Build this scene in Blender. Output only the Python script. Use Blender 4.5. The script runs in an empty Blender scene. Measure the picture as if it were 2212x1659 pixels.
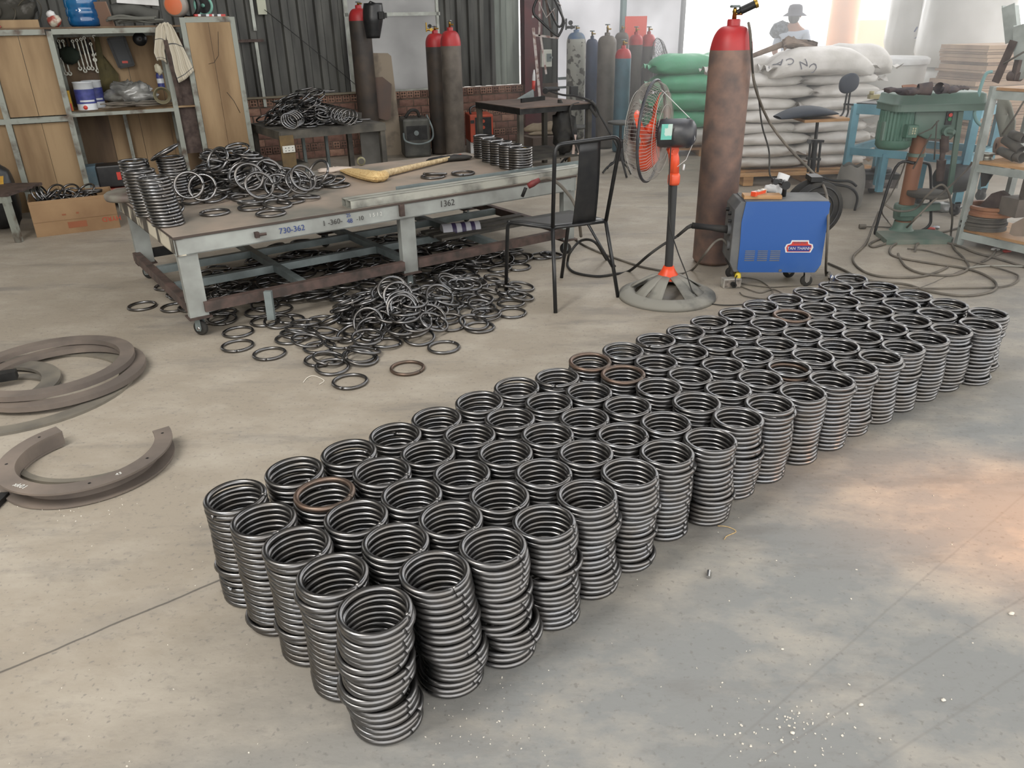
import bpy, bmesh, math, random, os
import numpy as np
from mathutils import Vector, Matrix, Quaternion

sc = bpy.context.scene
COL = sc.collection
PI = math.pi
# ------------------------------------------------------------------ camera
TH, RO, FPX, EYE = math.radians(25), math.radians(-1.2), 1661.0, 1.5
cr, sr = math.cos(RO), math.sin(RO)
_D0 = Vector((0, -math.sin(TH), -math.cos(TH))); _R0 = Vector((1, 0, 0)); _F0 = Vector((0, math.cos(TH), -math.sin(TH)))
_right = cr * _R0 - sr * _D0
_down = sr * _R0 + cr * _D0
cam_d = bpy.data.cameras.new('camera'); cam = bpy.data.objects.new('camera', cam_d); COL.objects.link(cam)
cam_d.sensor_width = 36; cam_d.lens = 36 * FPX / 2212; cam_d.clip_start = .05; cam_d.clip_end = 300
m = Matrix((_right, -_down, -_F0)).transposed().to_4x4(); m.translation = (0, 0, EYE); cam.matrix_world = m
sc.camera = cam

def ray(px, py):
    return (_right * (px - 1106) + _down * (py - 829.5) + _F0 * FPX)
def U(px, py, z=0.0):
    "point of the horizontal plane z seen at a pixel"
    d = ray(px, py); t = (z - EYE) / d.z
    return Vector((d.x * t, d.y * t, z))
def A(px, py, y):
    "point of the vertical plane y seen at a pixel"
    d = ray(px, py); t = y / d.y
    return Vector((d.x * t, y, EYE + d.z * t))

# ------------------------------------------------------------------ view, world, lights
sc.view_settings.view_transform = 'Standard'; sc.view_settings.look = 'None'
sc.view_settings.gamma = 1; sc.view_settings.use_curve_mapping = False
sc.view_settings.exposure = 0.04
sc.cycles.use_denoising = True
sc.cycles.max_bounces = 7; sc.cycles.diffuse_bounces = 4; sc.cycles.glossy_bounces = 4; sc.cycles.transmission_bounces = 5
sc.cycles.transparent_max_bounces = 8; sc.cycles.caustics_reflective = False; sc.cycles.caustics_refractive = False
sc.cycles.sample_clamp_indirect = 4
w = bpy.data.worlds.new('sky'); sc.world = w; w.use_nodes = True
w.node_tree.nodes['Background'].inputs[0].default_value = (1.0, .985, .96, 1)
w.node_tree.nodes['Background'].inputs[1].default_value = 2.6

def area(name, loc, target, sx, sy, power, color=(1, 1, 1), spread=180):
    d = bpy.data.lights.new(name, 'AREA'); d.shape = 'RECTANGLE'; d.size = sx; d.size_y = sy; d.energy = power; d.color = color
    d.spread = math.radians(spread)
    o = bpy.data.objects.new(name, d); COL.objects.link(o); o.location = loc
    o.rotation_euler = (Vector(target) - Vector(loc)).to_track_quat('-Z', 'Y').to_euler()
    return o
area('fill_area_front', (-2.6, .6, 4.6), (-.2, 4.4, 0), 1.0, 3.0, 200, (1, .97, .92))  # added fill light out of view, no roof opening behind it
area('fill_area_left', (-5.5, 1.0, 4.6), (-1.0, 3.6, 0), 1.0, 4, 80, (1, .93, .82))  # second added fill, unseen, from the upper left
area('fill_area_back', (1.5, 7.5, 5.2), (1.2, 7.6, 0), 6, 2.0, 120, (.97, .98, 1))  # added overhead fill for the rear of the hall, not a real skylight
area('yard_doorway_light', (6.5, 14.0, 3.2), (1.5, 7.5, .6), 7, 4, 420, (1, 1, .99))
s_ = bpy.data.lights.new('warm_lamp', 'SPOT'); s_.energy = 1350; s_.color = (1, .42, .13); s_.spot_size = math.radians(16); s_.spot_blend = 1.0; s_.shadow_soft_size = .2
so = bpy.data.objects.new('warm_lamp', s_); COL.objects.link(so); so.location = (4.3, 1.2, 2.3)
so.rotation_euler = (Vector((1.76, 2.03, 0)) - so.location).to_track_quat('-Z', 'Y').to_euler()

# ------------------------------------------------------------------ materials
def mat(name, color, rough=.6, metal=0.0, noise=None, scale=8.0, detail=4.0, bump=0.0, bump_scale=None, spec=None, emit=None, alpha=None, trans=None, stretch=(1, 1, 1), lo=.35, hi=.65, rough2=None):
    "principled material; noise = second colour mixed in by a noise texture"
    m = bpy.data.materials.new(name); m.use_nodes = True; nt = m.node_tree; N = nt.nodes; L = nt.links
    b = N['Principled BSDF']; c4 = lambda c: (c[0], c[1], c[2], 1)
    b.inputs['Base Color'].default_value = c4(color); b.inputs['Roughness'].default_value = rough; b.inputs['Metallic'].default_value = metal
    if spec is not None: b.inputs['Specular IOR Level'].default_value = spec
    if noise is not None or bump:
        tc = N.new('ShaderNodeTexCoord'); mp = N.new('ShaderNodeMapping'); mp.inputs['Scale'].default_value = stretch
        L.new(tc.outputs['Object'], mp.inputs[0])
        nz = N.new('ShaderNodeTexNoise'); nz.inputs['Scale'].default_value = scale; nz.inputs['Detail'].default_value = detail
        L.new(mp.outputs[0], nz.inputs['Vector'])
        if noise is not None:
            r = N.new('ShaderNodeMapRange'); r.inputs[1].default_value = lo; r.inputs[2].default_value = hi; L.new(nz.outputs[0], r.inputs[0])
            mx = N.new('ShaderNodeMix'); mx.data_type = 'RGBA'; mx.inputs[6].default_value = c4(color); mx.inputs[7].default_value = c4(noise)
            L.new(r.outputs[0], mx.inputs[0]); L.new(mx.outputs[2], b.inputs['Base Color'])
            if rough2 is not None:
                r2 = N.new('ShaderNodeMapRange'); r2.inputs[1].default_value = lo; r2.inputs[2].default_value = hi
                r2.inputs[3].default_value = rough; r2.inputs[4].default_value = rough2
                L.new(nz.outputs[0], r2.inputs[0]); L.new(r2.outputs[0], b.inputs['Roughness'])
        if bump:
            bp = N.new('ShaderNodeBump'); bp.inputs['Strength'].default_value = bump; bp.inputs['Distance'].default_value = .01
            n2 = nz
            if bump_scale:
                n2 = N.new('ShaderNodeTexNoise'); n2.inputs['Scale'].default_value = bump_scale; n2.inputs['Detail'].default_value = 3; L.new(mp.outputs[0], n2.inputs['Vector'])
            L.new(n2.outputs[0], bp.inputs['Height']); L.new(bp.outputs[0], b.inputs['Normal'])
    if emit: b.inputs['Emission Color'].default_value = c4(emit[0]); b.inputs['Emission Strength'].default_value = emit[1]
    if alpha is not None: b.inputs['Alpha'].default_value = alpha
    if trans is not None: b.inputs['Transmission Weight'].default_value = trans
    return m
def S(r, g, b):
    "sRGB 0-255 to linear"
    f = lambda v: v / 12.92 if v <= .04045 else ((v + .055) / 1.055) ** 2.4
    return (f(r / 255), f(g / 255), f(b / 255))

M = {}
M['ring'] = mat('ring_steel', (.20, .203, .21), .27, 1.0, noise=(.16, .15, .14), scale=14, rough2=.36)
M['ring_brown'] = mat('ring_steel_brown', (.19, .13, .10), .42, .85, noise=(.14, .11, .09), scale=20)
M['galv'] = mat('grey_painted_steel', S(128, 138, 138), .5, .1, noise=S(98, 106, 106), scale=7, bump=.1)
M['rust'] = mat('rusty_dark_steel', S(92, 78, 72), .7, .3, noise=S(62, 50, 46), scale=16, bump=.3)
M['dark'] = mat('dark_steel', S(52, 52, 52), .5, .5, noise=S(34, 34, 34), scale=12)
M['black'] = mat('black_paint', S(26, 27, 29), .38, 0, noise=S(38, 38, 38), scale=20)
M['rubber'] = mat('black_rubber', S(30, 30, 31), .75, 0, noise=S(52, 50, 46), scale=10)
M['cable'] = mat('dusty_grey_cable', S(116, 109, 99), .8, 0, noise=S(84, 80, 74), scale=6)
M['brass'] = mat('brass', S(170, 140, 70), .35, 1.0)
M['chrome'] = mat('bright_metal', S(190, 190, 190), .25, 1.0)
M['white'] = mat('white_paint', S(215, 215, 215), .5, 0, noise=S(190, 190, 188), scale=6)
M['wood'] = mat('pale_wood', S(190, 150, 105), .65, 0, noise=S(150, 112, 75), scale=4, stretch=(1, 1, 6))

# ------------------------------------------------------------------ mesh helpers
class MB:
    def __init__(s): s.v = []; s.f = []; s.sm = []; s.mi = []; s.cur = 0; s.smooth = False
    def add(s, vs, fs, smooth=None):
        n = len(s.v); s.v.extend([tuple(v) for v in vs]); s.f.extend([tuple(i + n for i in f) for f in fs])
        k = s.smooth if smooth is None else smooth
        s.sm.extend([k] * len(fs)); s.mi.extend([s.cur] * len(fs)); return s
    def box(s, c, size, R=None, ch=0.0):
        hx, hy, hz = size[0] / 2, size[1] / 2, size[2] / 2; c = Vector(c)
        vs = [Vector((x, y, z)) for x in (-hx, hx) for y in (-hy, hy) for z in (-hz, hz)]
        if R is not None: vs = [R @ v for v in vs]
        return s.add([c + v for v in vs], [(0, 1, 3, 2), (4, 6, 7, 5), (0, 4, 5, 1), (2, 3, 7, 6), (0, 2, 6, 4), (1, 5, 7, 3)], False)
    def beam(s, a, b, w, h, up=(0, 0, 1), roll=0.0):
        "rectangular bar from a to b; w across, h along up"
        a = Vector(a); b = Vector(b); d = b - a; L = d.length; d.normalize(); up = Vector(up)
        if abs(d.dot(up)) > .98: up = Vector((0, 1, 0))
        x = d.cross(up).normalized(); z = x.cross(d).normalized()
        if roll: q = Quaternion(d, roll); x = q @ x; z = q @ z
        R = Matrix((x, d, z)).transposed()
        return s.box((a + b) / 2, (w, L, h), R)
    def tube(s, pts, r, seg=8, closed=False, cap=True, radii=None):
        P = [Vector(p) for p in pts]; n = len(P); base = len(s.v); vs = []; fs = []
        tang = []
        for i in range(n):
            if closed: t = P[(i + 1) % n] - P[i - 1]
            else: t = P[min(i + 1, n - 1)] - P[max(i - 1, 0)]
            tang.append(t.normalized() if t.length > 1e-9 else Vector((0, 0, 1)))
        u = tang[0].orthogonal().normalized()
        for i in range(n):
            t = tang[i]; u = (u - t * u.dot(t)); u = u.normalized() if u.length > 1e-6 else t.orthogonal().normalized(); v = t.cross(u)
            rr = radii[i] if radii else r
            for k in range(seg):
                a = 2 * PI * k / seg; vs.append(P[i] + (u * math.cos(a) + v * math.sin(a)) * rr)
        m_ = n if closed else n - 1
        for i in range(m_):
            j = (i + 1) % n
            for k in range(seg):
                k2 = (k + 1) % seg; fs.append((i * seg + k, i * seg + k2, j * seg + k2, j * seg + k))
        s.add(vs, fs, True)
        if cap and not closed:
            s.add([], []); s.f.append(tuple(base + k for k in reversed(range(seg)))); s.f.append(tuple(base + (n - 1) * seg + k for k in range(seg)))
            s.sm.extend([False, False]); s.mi.extend([s.cur] * 2)
        return s
    def lathe(s, prof, seg=24, c=(0, 0, 0), axis=(0, 0, 1), smooth=True, a0=0.0, a1=2 * PI, sx=1.0, sy=1.0):
        "prof = [(r, z), ...] turned about axis through c"
        c = Vector(c); ax = Vector(axis).normalized(); q = Vector((0, 0, 1)).rotation_difference(ax)
        full = abs(a1 - a0 - 2 * PI) < 1e-6; n = seg if full else seg + 1; vs = []; fs = []
        for r, z in prof:
            for k in range(n):
                a = a0 + (a1 - a0) * k / seg; vs.append(c + q @ Vector((r * math.cos(a) * sx, r * math.sin(a) * sy, z)))
        for i in range(len(prof) - 1):
            for k in range(seg):
                k2 = (k + 1) % n
                fs.append((i * n + k, i * n + k2, (i + 1) * n + k2, (i + 1) * n + k))
        return s.add(vs, fs, smooth)
    def cyl(s, a, b, r, seg=20, r2=None):
        a = Vector(a); b = Vector(b); L = (b - a).length
        r2 = r if r2 is None else r2
        s.lathe([(0, 0), (r, 0)], seg, a, b - a, False); s.lathe([(r, 0), (r2, L)], seg, a, b - a, True); s.lathe([(r2, L), (0, L)], seg, a, b - a, False)
        return s
    def prism(s, poly, a, b, origin=(0, 0, 0), ux=(1, 0, 0), uy=(0, 0, 1)):
        "poly in the (ux, uy) plane extruded along n = ux x uy from a to b"
        o = Vector(origin); ux = Vector(ux); uy = Vector(uy); n = ux.cross(uy); k = len(poly)
        vs = [o + ux * p[0] + uy * p[1] + n * t for t in (a, b) for p in poly]
        fs = [tuple(reversed(range(k))), tuple(range(k, 2 * k))] + [(i, (i + 1) % k, (i + 1) % k + k, i + k) for i in range(k)]
        return s.add(vs, fs, False)
    def grid(s, rows, closed_u=False, smooth=True):
        nr = len(rows); nc = len(rows[0]); vs = [p for r in rows for p in r]; fs = []
        for i in range(nr - 1):
            for j in range(nc if closed_u else nc - 1):
                j2 = (j + 1) % nc; fs.append((i * nc + j, i * nc + j2, (i + 1) * nc + j2, (i + 1) * nc + j))
        return s.add(vs, fs, smooth)
    def blob(s, c, r, seg=16, rings=10, fn=None, R=None, p=2.0):
        "superellipsoid; r = radii; fn displaces the unit direction"
        c = Vector(c); rows = []
        f = lambda v: math.copysign(abs(v) ** (2 / p), v)
        for i in range(rings + 1):
            a = -PI / 2 + PI * i / rings; row = []
            for k in range(seg):
                b_ = 2 * PI * k / seg
                v = Vector((f(math.cos(a)) * f(math.cos(b_)) * r[0], f(math.cos(a)) * f(math.sin(b_)) * r[1], f(math.sin(a)) * r[2]))
                if fn: v = fn(v, a, b_)
                if R is not None: v = R @ v
                row.append(c + v)
            rows.append(row)
        return s.grid(rows, True)
    def mesh(s, name, mats):
        me = bpy.data.meshes.new(name); me.from_pydata(s.v, [], s.f); me.update()
        me.polygons.foreach_set('use_smooth', s.sm); me.polygons.foreach_set('material_index', s.mi)
        for mm in (mats if isinstance(mats, (list, tuple)) else [mats]): me.materials.append(mm)
        return me

def RZ(a): return Matrix.Rotation(a, 3, 'Z')
def REU(x, y, z): return (Matrix.Rotation(z, 3, 'Z') @ Matrix.Rotation(y, 3, 'Y') @ Matrix.Rotation(x, 3, 'X'))
def bevel(o, wdt=.004, seg=2):
    b = o.modifiers.new('bevel', 'BEVEL'); b.width = wdt; b.segments = seg; b.limit_method = 'ANGLE'; b.angle_limit = math.radians(40); return o
def tag(o, label=None, cat=None, group=None, kind=None):
    if label: o['label'] = label
    if cat: o['category'] = cat
    if group: o['group'] = group
    if kind: o['kind'] = kind
    return o
def thing(name, label, cat, loc=(0, 0, 0), rotz=0.0, group=None):
    o = bpy.data.objects.new(name, None); COL.objects.link(o); o.location = loc; o.rotation_euler = (0, 0, rotz); o.empty_display_size = .05
    return tag(o, label, cat, group)
def obj(name, mb, m_, parent=None, world=False, bev=0, label=None):
    "one mesh object; world=True when the builder holds world coordinates although it has a parent"
    if world and parent is not None:
        P = parent; M4 = Matrix.Identity(4)
        while P is not None: M4 = (Matrix.Translation(P.location) @ P.rotation_euler.to_matrix().to_4x4()) @ M4; P = P.parent
        inv = M4.inverted(); mb.v = [tuple(inv @ Vector(v)) for v in mb.v]
    me = mb.mesh(name, m_); o = bpy.data.objects.new(name, me); COL.objects.link(o)
    if parent is not None: o.parent = parent
    if bev: bevel(o, bev)
    if label: o['label'] = label
    return o
def single(name, mb, m_, label, cat, group=None, bev=0, base=None):
    "a top-level thing that is one mesh; the builder holds world coordinates"
    if base is None:
        a = np.array(mb.v); base = Vector(((a[:, 0].min() + a[:, 0].max()) / 2, (a[:, 1].min() + a[:, 1].max()) / 2, a[:, 2].min()))
    base = Vector(base); mb.v = [tuple(Vector(v) - base) for v in mb.v]
    o = obj(name, mb, m_, None, bev=bev); o.location = base
    return tag(o, label, cat, group)
def struct(name, mb, m_, parent=None, bev=0):
    o = obj(name, mb, m_, parent, bev=bev); o['kind'] = 'structure'; return o
def dup(root, loc=None, rotz=None, label=None, group=None):
    r = root.copy(); COL.objects.link(r)
    if loc is not None: r.location = loc
    if rotz is not None: r.rotation_euler = (0, 0, rotz)
    if label: r['label'] = label
    if group: r['group'] = group
    for ch in list(root.children):
        c = ch.copy(); COL.objects.link(c); c.parent = r
        for g in ch.children:
            d = g.copy(); COL.objects.link(d); d.parent = c
    return r
def smoothpath(pts, n=8, closed=False):
    "Catmull-Rom through the points"
    P = [Vector(p) for p in pts]; out = []; k = len(P)
    for i in range(k if closed else k - 1):
        if closed: a, b, c, d = P[i - 1], P[i], P[(i + 1) % k], P[(i + 2) % k]
        else: a, b, c, d = P[max(i - 1, 0)], P[i], P[i + 1], P[min(i + 2, k - 1)]
        for j in range(n):
            t = j / n; out.append(.5 * ((2 * b) + (c - a) * t + (2 * a - 5 * b + 4 * c - d) * t * t + (3 * b - a - 3 * c + d) * t ** 3))
    if not closed: out.append(P[-1])
    return out
def text_obj(name, body, size, m_, parent, loc, R, extrude=.0006, align='CENTER'):
    "flat lettering turned into a mesh part"
    cu = bpy.data.curves.new(name, 'FONT'); cu.body = body; cu.size = size; cu.extrude = extrude; cu.align_x = align; cu.align_y = 'CENTER'; cu.resolution_u = 3
    t = bpy.data.objects.new(name, cu); COL.objects.link(t)
    me = bpy.data.meshes.new_from_object(t); COL.objects.unlink(t); bpy.data.objects.remove(t)
    me.materials.clear(); me.materials.append(m_)
    o = bpy.data.objects.new(name, me); COL.objects.link(o)
    if parent is not None: o.parent = parent
    o.matrix_local = Matrix.Translation(loc) @ R.to_4x4()
    return o
def V(px, py, P0, ang):
    "point of the upright plane through P0 running in direction ang seen at a pixel"
    d = ray(px, py); n = Vector((-math.sin(ang), math.cos(ang), 0)); o = Vector((0, 0, EYE))
    t = n.dot(Vector((P0[0], P0[1], 0)) - Vector((0, 0, 0))) / n.dot(d)
    return o + d * t
# ================================================================== SETTING
WD = math.radians(25.9); wx, wy = math.cos(WD), math.sin(WD)      # direction of the back wall
W0 = Vector((-3.07, 9.85, 0))
def WP(s, z=0.0, off=0.0):
    "point s metres along the back wall; off > 0 stands in front of it"
    return Vector((W0.x + wx * s + wy * off, W0.y + wy * s - wx * off, z))
def floor_material():
    m = bpy.data.materials.new('concrete_floor'); m.use_nodes = True; nt = m.node_tree; N = nt.nodes; L = nt.links; b = N['Principled BSDF']
    g = N.new('ShaderNodeNewGeometry'); pos = g.outputs['Position']
    def noise(scale, detail=5, stretch=(1, 1, 1), rot=0, rough=.55):
        mp = N.new('ShaderNodeMapping'); mp.inputs['Scale'].default_value = stretch; mp.inputs['Rotation'].default_value = (0, 0, rot); L.new(pos, mp.inputs[0])
        n = N.new('ShaderNodeTexNoise'); n.inputs['Scale'].default_value = scale; n.inputs['Detail'].default_value = detail; n.inputs['Roughness'].default_value = rough
        L.new(mp.outputs[0], n.inputs['Vector']); return n.outputs[0]
    def rng(v, a, b_, c=0.0, d=1.0):
        r = N.new('ShaderNodeMapRange'); r.inputs[1].default_value = a; r.inputs[2].default_value = b_; r.inputs[3].default_value = c; r.inputs[4].default_value = d
        L.new(v, r.inputs[0]); return r.outputs[0]
    def mix(f, a, b_, mode='MIX'):
        x = N.new('ShaderNodeMix'); x.data_type = 'RGBA'; x.blend_type = mode
        for s_, v in ((0, f), (6, a), (7, b_)):
            if hasattr(v, 'links'): L.new(v, x.inputs[s_])
            elif s_ == 0: x.inputs[0].default_value = v
            else: x.inputs[s_].default_value = (v[0], v[1], v[2], 1)
        return x.outputs[2]
    def math_(op, a, b_=0.0):
        x = N.new('ShaderNodeMath'); x.operation = op
        for s_, v in ((0, a), (1, b_)):
            if hasattr(v, 'links'): L.new(v, x.inputs[s_])
            else: x.inputs[s_].default_value = v
        return x.outputs[0]
    beige = (.315, .275, .222); grey = (.225, .228, .222); dark = (.165, .155, .145); pale = (.42, .38, .32)
    sep = N.new('ShaderNodeSeparateXYZ'); L.new(pos, sep.inputs[0])
    # greyer trodden floor right of the rings, beige dust on the left
    side = math_('SUBTRACT', math_('MULTIPLY', sep.outputs[0], .62), math_('MULTIPLY', sep.outputs[1], .78))
    side = math_('ADD', side, math_('MULTIPLY', noise(1.1, 3), 1.3))
    c = mix(rng(side, -1.3, -.35), beige, grey)
    c = mix(math_('MULTIPLY', rng(noise(2.2, 7, (1, 1.6, 1), .5, .65), .46, .68), .75), c, pale)
    c = mix(math_('MULTIPLY', rng(noise(1.5, 8, (.6, 2.2, 1), .15, .7), .54, .70), .7), c, dark)
    c = mix(math_('MULTIPLY', rng(noise(11, 8, (1, 2, 1), .4, .72), .55, .74), .5), c, dark)
    c = mix(math_('MULTIPLY', rng(noise(60, 3), .60, .70), .6), c, dark)
    # expansion joint
    p1, p2 = U(0, 1452), U(455, 1262); d = (p2 - p1).normalized(); nx, ny = -d.y, d.x
    ds = math_('ADD', math_('MULTIPLY', sep.outputs[0], nx), math_('MULTIPLY', sep.outputs[1], ny)); k0 = nx * p1.x + ny * p1.y
    ds = math_('ABSOLUTE', math_('ADD', math_('SUBTRACT', ds, k0), math_('MULTIPLY', math_('SUBTRACT', noise(5, 4), .5), .02)))
    line = rng(ds, .0015, .006, 1, 0)
    stain = math_('MULTIPLY', rng(ds, .0, .09, 1, 0), rng(noise(3, 5), .45, .65))
    c = mix(math_('MULTIPLY', stain, .5), c, dark)
    c = mix(math_('MULTIPLY', line, .75), c, (.06, .055, .05))
    # two pairs of scraped wheel lines
    for (a1, a2, st) in (((1650, 1640), (2212, 1290), .35), ((1730, 1480), (2080, 1180), .3), ((1880, 1659), (2212, 1450), .28)):
        q1, q2 = U(*a1), U(*a2); d = (q2 - q1).normalized(); nx, ny = -d.y, d.x; k0 = nx * q1.x + ny * q1.y
        e = math_('ABSOLUTE', math_('SUBTRACT', math_('ADD', math_('ADD', math_('MULTIPLY', sep.outputs[0], nx), math_('MULTIPLY', sep.outputs[1], ny)), math_('MULTIPLY', math_('SUBTRACT', noise(2, 3), .5), .015)), k0))
        c = mix(math_('MULTIPLY', math_('MULTIPLY', rng(e, .001, .005, 1, 0), rng(sep.outputs[0], .35, .55)), st), c, dark)
    L.new(c, b.inputs['Base Color'])
    L.new(rng(noise(3, 5), .3, .7, .52, .8), b.inputs['Roughness']); b.inputs['Specular IOR Level'].default_value = .35
    bp = N.new('ShaderNodeBump'); bp.inputs['Strength'].default_value = .25; bp.inputs['Distance'].default_value = .006
    L.new(math_('SUBTRACT', noise(25, 6, (1, 1.6, 1)), line), bp.inputs['Height']); L.new(bp.outputs[0], b.inputs['Normal'])
    return m
def slab(name, s0, s1, o0, o1, z, h, m_):
    "slab in the frame of the back wall: s along it, o in front of it"
    mb = MB(); mb.box(WP((s0 + s1) / 2, z, (o0 + o1) / 2), (s1 - s0, o1 - o0, h), RZ(WD)); return struct(name, mb, m_)
slab('floor', -8, 14, -.35, 16, -.1, .2, floor_material())
M['yard'] = mat('sunlit_yard_concrete', (.74, .72, .68), .9, noise=(.66, .64, .6), scale=.6)
mb = MB(); mb.box(WP(3, -.115, -15.35), (60, 30, .2), RZ(WD)); mb.box(WP(29, -.115, 8), (30, 16.7, .2), RZ(WD)); struct('ground', mb, M['yard'])
M['ceil'] = mat('roof_sheet', S(120, 120, 118), .7)
slab('ceiling', -7, 8.6, -.3, 12, 5.7, .1, M['ceil'])
# ---- back wall: hollow brick dado, corrugated sheets, pale translucent panels
M['mortar'] = mat('mortar', S(104, 88, 76), .9, noise=S(80, 68, 60), scale=10)
M['brick'] = mat('red_clay_brick', S(128, 96, 84), .85, noise=S(100, 74, 64), scale=12, bump=.2)
M['brick2'] = mat('pale_clay_brick', S(160, 126, 108), .85, noise=S(124, 92, 78), scale=12, bump=.2)
M['hole'] = mat('brick_hole', S(26, 18, 15), .9)
wall = MB(); wall.box(WP(1.4, .375, -.09), (5.7, .14, .75), RZ(WD)); wall = struct('wall_back', wall, M['mortar'])
def hollow():
    "header end of a four-hole clay brick"
    mb = MB(); w_, h_, t_ = .082, .082, .1; xs = [-w_ / 2, -.029, -.006, .006, .029, w_ / 2]; zs = [-h_ / 2, -.029, -.006, .006, .029, h_ / 2]
    for i in range(5):
        for k in range(5):
            x0, x1, z0, z1 = xs[i], xs[i + 1], zs[k], zs[k + 1]
            if i in (1, 3) and k in (1, 3):
                mb.cur = 1; mb.add([(x0, .03, z0), (x1, .03, z0), (x1, .03, z1), (x0, .03, z1)], [(0, 1, 2, 3)], False)
                mb.add([(x0, 0, z0), (x1, 0, z0), (x1, 0, z1), (x0, 0, z1), (x0, .03, z0), (x1, .03, z0), (x1, .03, z1), (x0, .03, z1)], [(0, 4, 5, 1), (1, 5, 6, 2), (2, 6, 7, 3), (3, 7, 4, 0)], False); mb.cur = 0
            else: mb.add([(x0, 0, z0), (x1, 0, z0), (x1, 0, z1), (x0, 0, z1)], [(0, 1, 2, 3)], False)
    x0, x1 = xs[0], xs[5]
    mb.add([(x0, 0, x0), (x1, 0, x0), (x1, 0, x1), (x0, 0, x1), (x0, .1, x0), (x1, .1, x0), (x1, .1, x1), (x0, .1, x1)], [(0, 4, 5, 1), (1, 5, 6, 2), (2, 6, 7, 3), (3, 7, 4, 0)], False)
    return mb
mb = MB(); mb.box((0, .04, 0), (.185, .08, .078)); SOLID = [mb.mesh('brick', M['brick']), mb.mesh('brick', M['brick2'])]
mb = hollow(); HOL = [mb.mesh('brick', [M['brick'], M['hole']]), mb.mesh('brick', [M['brick2'], M['hole']])]
rb = random.Random(3)
def brick(me, s, z, out):
    o = bpy.data.objects.new('brick', me); COL.objects.link(o); o.parent = wall; o.location = WP(s, z, -.02 + out); o.rotation_euler = (WOB2(.01), WOB2(.01), WD + WOB2(.015))
def WOB2(a): return rb.uniform(-a, a)
z = .705
for c_, kind in enumerate('HSSHSSHS'):
    if c_ == 1: z -= .012
    if kind == 'H':
        n = 44
        for k in range(n): brick(HOL[0 if rb.random() < (.3 if c_ == 0 else .7) else 1], -.35 + k * .095 + WOB2(.004), z, .004 + rb.random() * .012)
    else:
        for k in range(22): brick(SOLID[0 if rb.random() < .75 else 1], -.3 + k * .197 + (.1 if c_ % 2 else 0) + WOB2(.004), z, rb.random() * .01)
    z -= .091
M['corr'] = mat('grey_corrugated_sheet', S(86, 86, 82), .6, .2, noise=S(58, 58, 56), scale=3, stretch=(3, 3, .5), detail=6)
M['corr2'] = mat('pale_green_grey_sheet', S(140, 146, 138), .6, .1, noise=S(110, 116, 110), scale=3, stretch=(3, 3, .5))
def sheet(s0, s1, z0, z1, m_, pitch=.2, depth=.035, off=-.06, name='corrugated_sheet'):
    prof = []; s = s0
    while s < s1 - 1e-6:
        for ds, o in ((0, 0), (.45, 0), (.55, 1), (.9, 1), (1.0, 0)):
            prof.append((min(s + ds * pitch, s1), o * depth))
        s += pitch
    rows = [[WP(a, zz, off + o) for a, o in prof] for zz in (z0, z1)]
    mb = MB(); mb.grid(rows, False, False)
    rows = [[WP(a, zz, off + o - .004) for a, o in prof] for zz in (z0, z1)]; mb.grid(rows, False, False)
    o = obj(name, mb, m_, wall); return o
for k in range(5): sheet(-4.6 + k * 1.2, -4.6 + (k + 1) * 1.2 if k < 4 else 1.25, .76 if k > 2 else .0, 5.65, M['corr'])
sheet(2.5, 3.28, .76, 5.65, M['corr'], .16); sheet(3.28, 3.66, .76, 5.65, M['corr2'], .19, .02)
sheet(1.25, 2.5, 3.0, 5.65, M['corr']); sheet(3.94, 4.25, .0, 5.65, M['corr'], .15)
def trans_mat(name, col, amt=.6):
    m = bpy.data.materials.new(name); m.use_nodes = True; N = m.node_tree.nodes; L = m.node_tree.links; b = N['Principled BSDF']
    b.inputs['Base Color'].default_value = (*col, 1); b.inputs['Roughness'].default_value = .5
    nz = N.new('ShaderNodeTexNoise'); nz.inputs['Scale'].default_value = 1.6; nz.inputs['Detail'].default_value = 4; tc = N.new('ShaderNodeTexCoord'); L.new(tc.outputs['Object'], nz.inputs['Vector'])
    rp = N.new('ShaderNodeMapRange'); rp.inputs[1].default_value = .3; rp.inputs[2].default_value = .7; rp.inputs[3].default_value = .75; rp.inputs[4].default_value = 1.1; L.new(nz.outputs[0], rp.inputs[0])
    vm = N.new('ShaderNodeVectorMath'); vm.operation = 'SCALE'; vm.inputs[0].default_value = col; L.new(rp.outputs[0], vm.inputs['Scale'])
    t = N.new('ShaderNodeBsdfTranslucent'); L.new(vm.outputs[0], t.inputs[0])
    mx = N.new('ShaderNodeMixShader'); mx.inputs[0].default_value = amt; L.new(b.outputs[0], mx.inputs[1]); L.new(t.outputs[0], mx.inputs[2]); L.new(mx.outputs[0], N['Material Output'].inputs[0]); return m
M['tr1'] = trans_mat('translucent_grey_panel', (.42, .42, .42), .8); M['tr2'] = trans_mat('translucent_white_panel', (.66, .66, .68), .8)
mb = MB(); mb.box(WP(1.885, 1.88, -.08), (1.27, .01, 2.23), RZ(WD)); obj('translucent_panel', mb, M['tr1'], wall)
M['frame'] = mat('pale_frame_paint', S(176, 180, 172), .5, .1, noise=S(140, 142, 135), scale=8)
mb = MB()
for z_, h_ in ((1.655, .04), (.755, .03)): mb.box(WP(1.88, z_, -.045), (1.26, .03, h_), RZ(WD))
for s_, w_ in ((1.285, .045), (2.475, .035)): mb.box(WP(s_, 1.9, -.045), (w_, .03, 2.3), RZ(WD))
obj('panel_frame', mb, M['frame'], wall)
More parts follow.
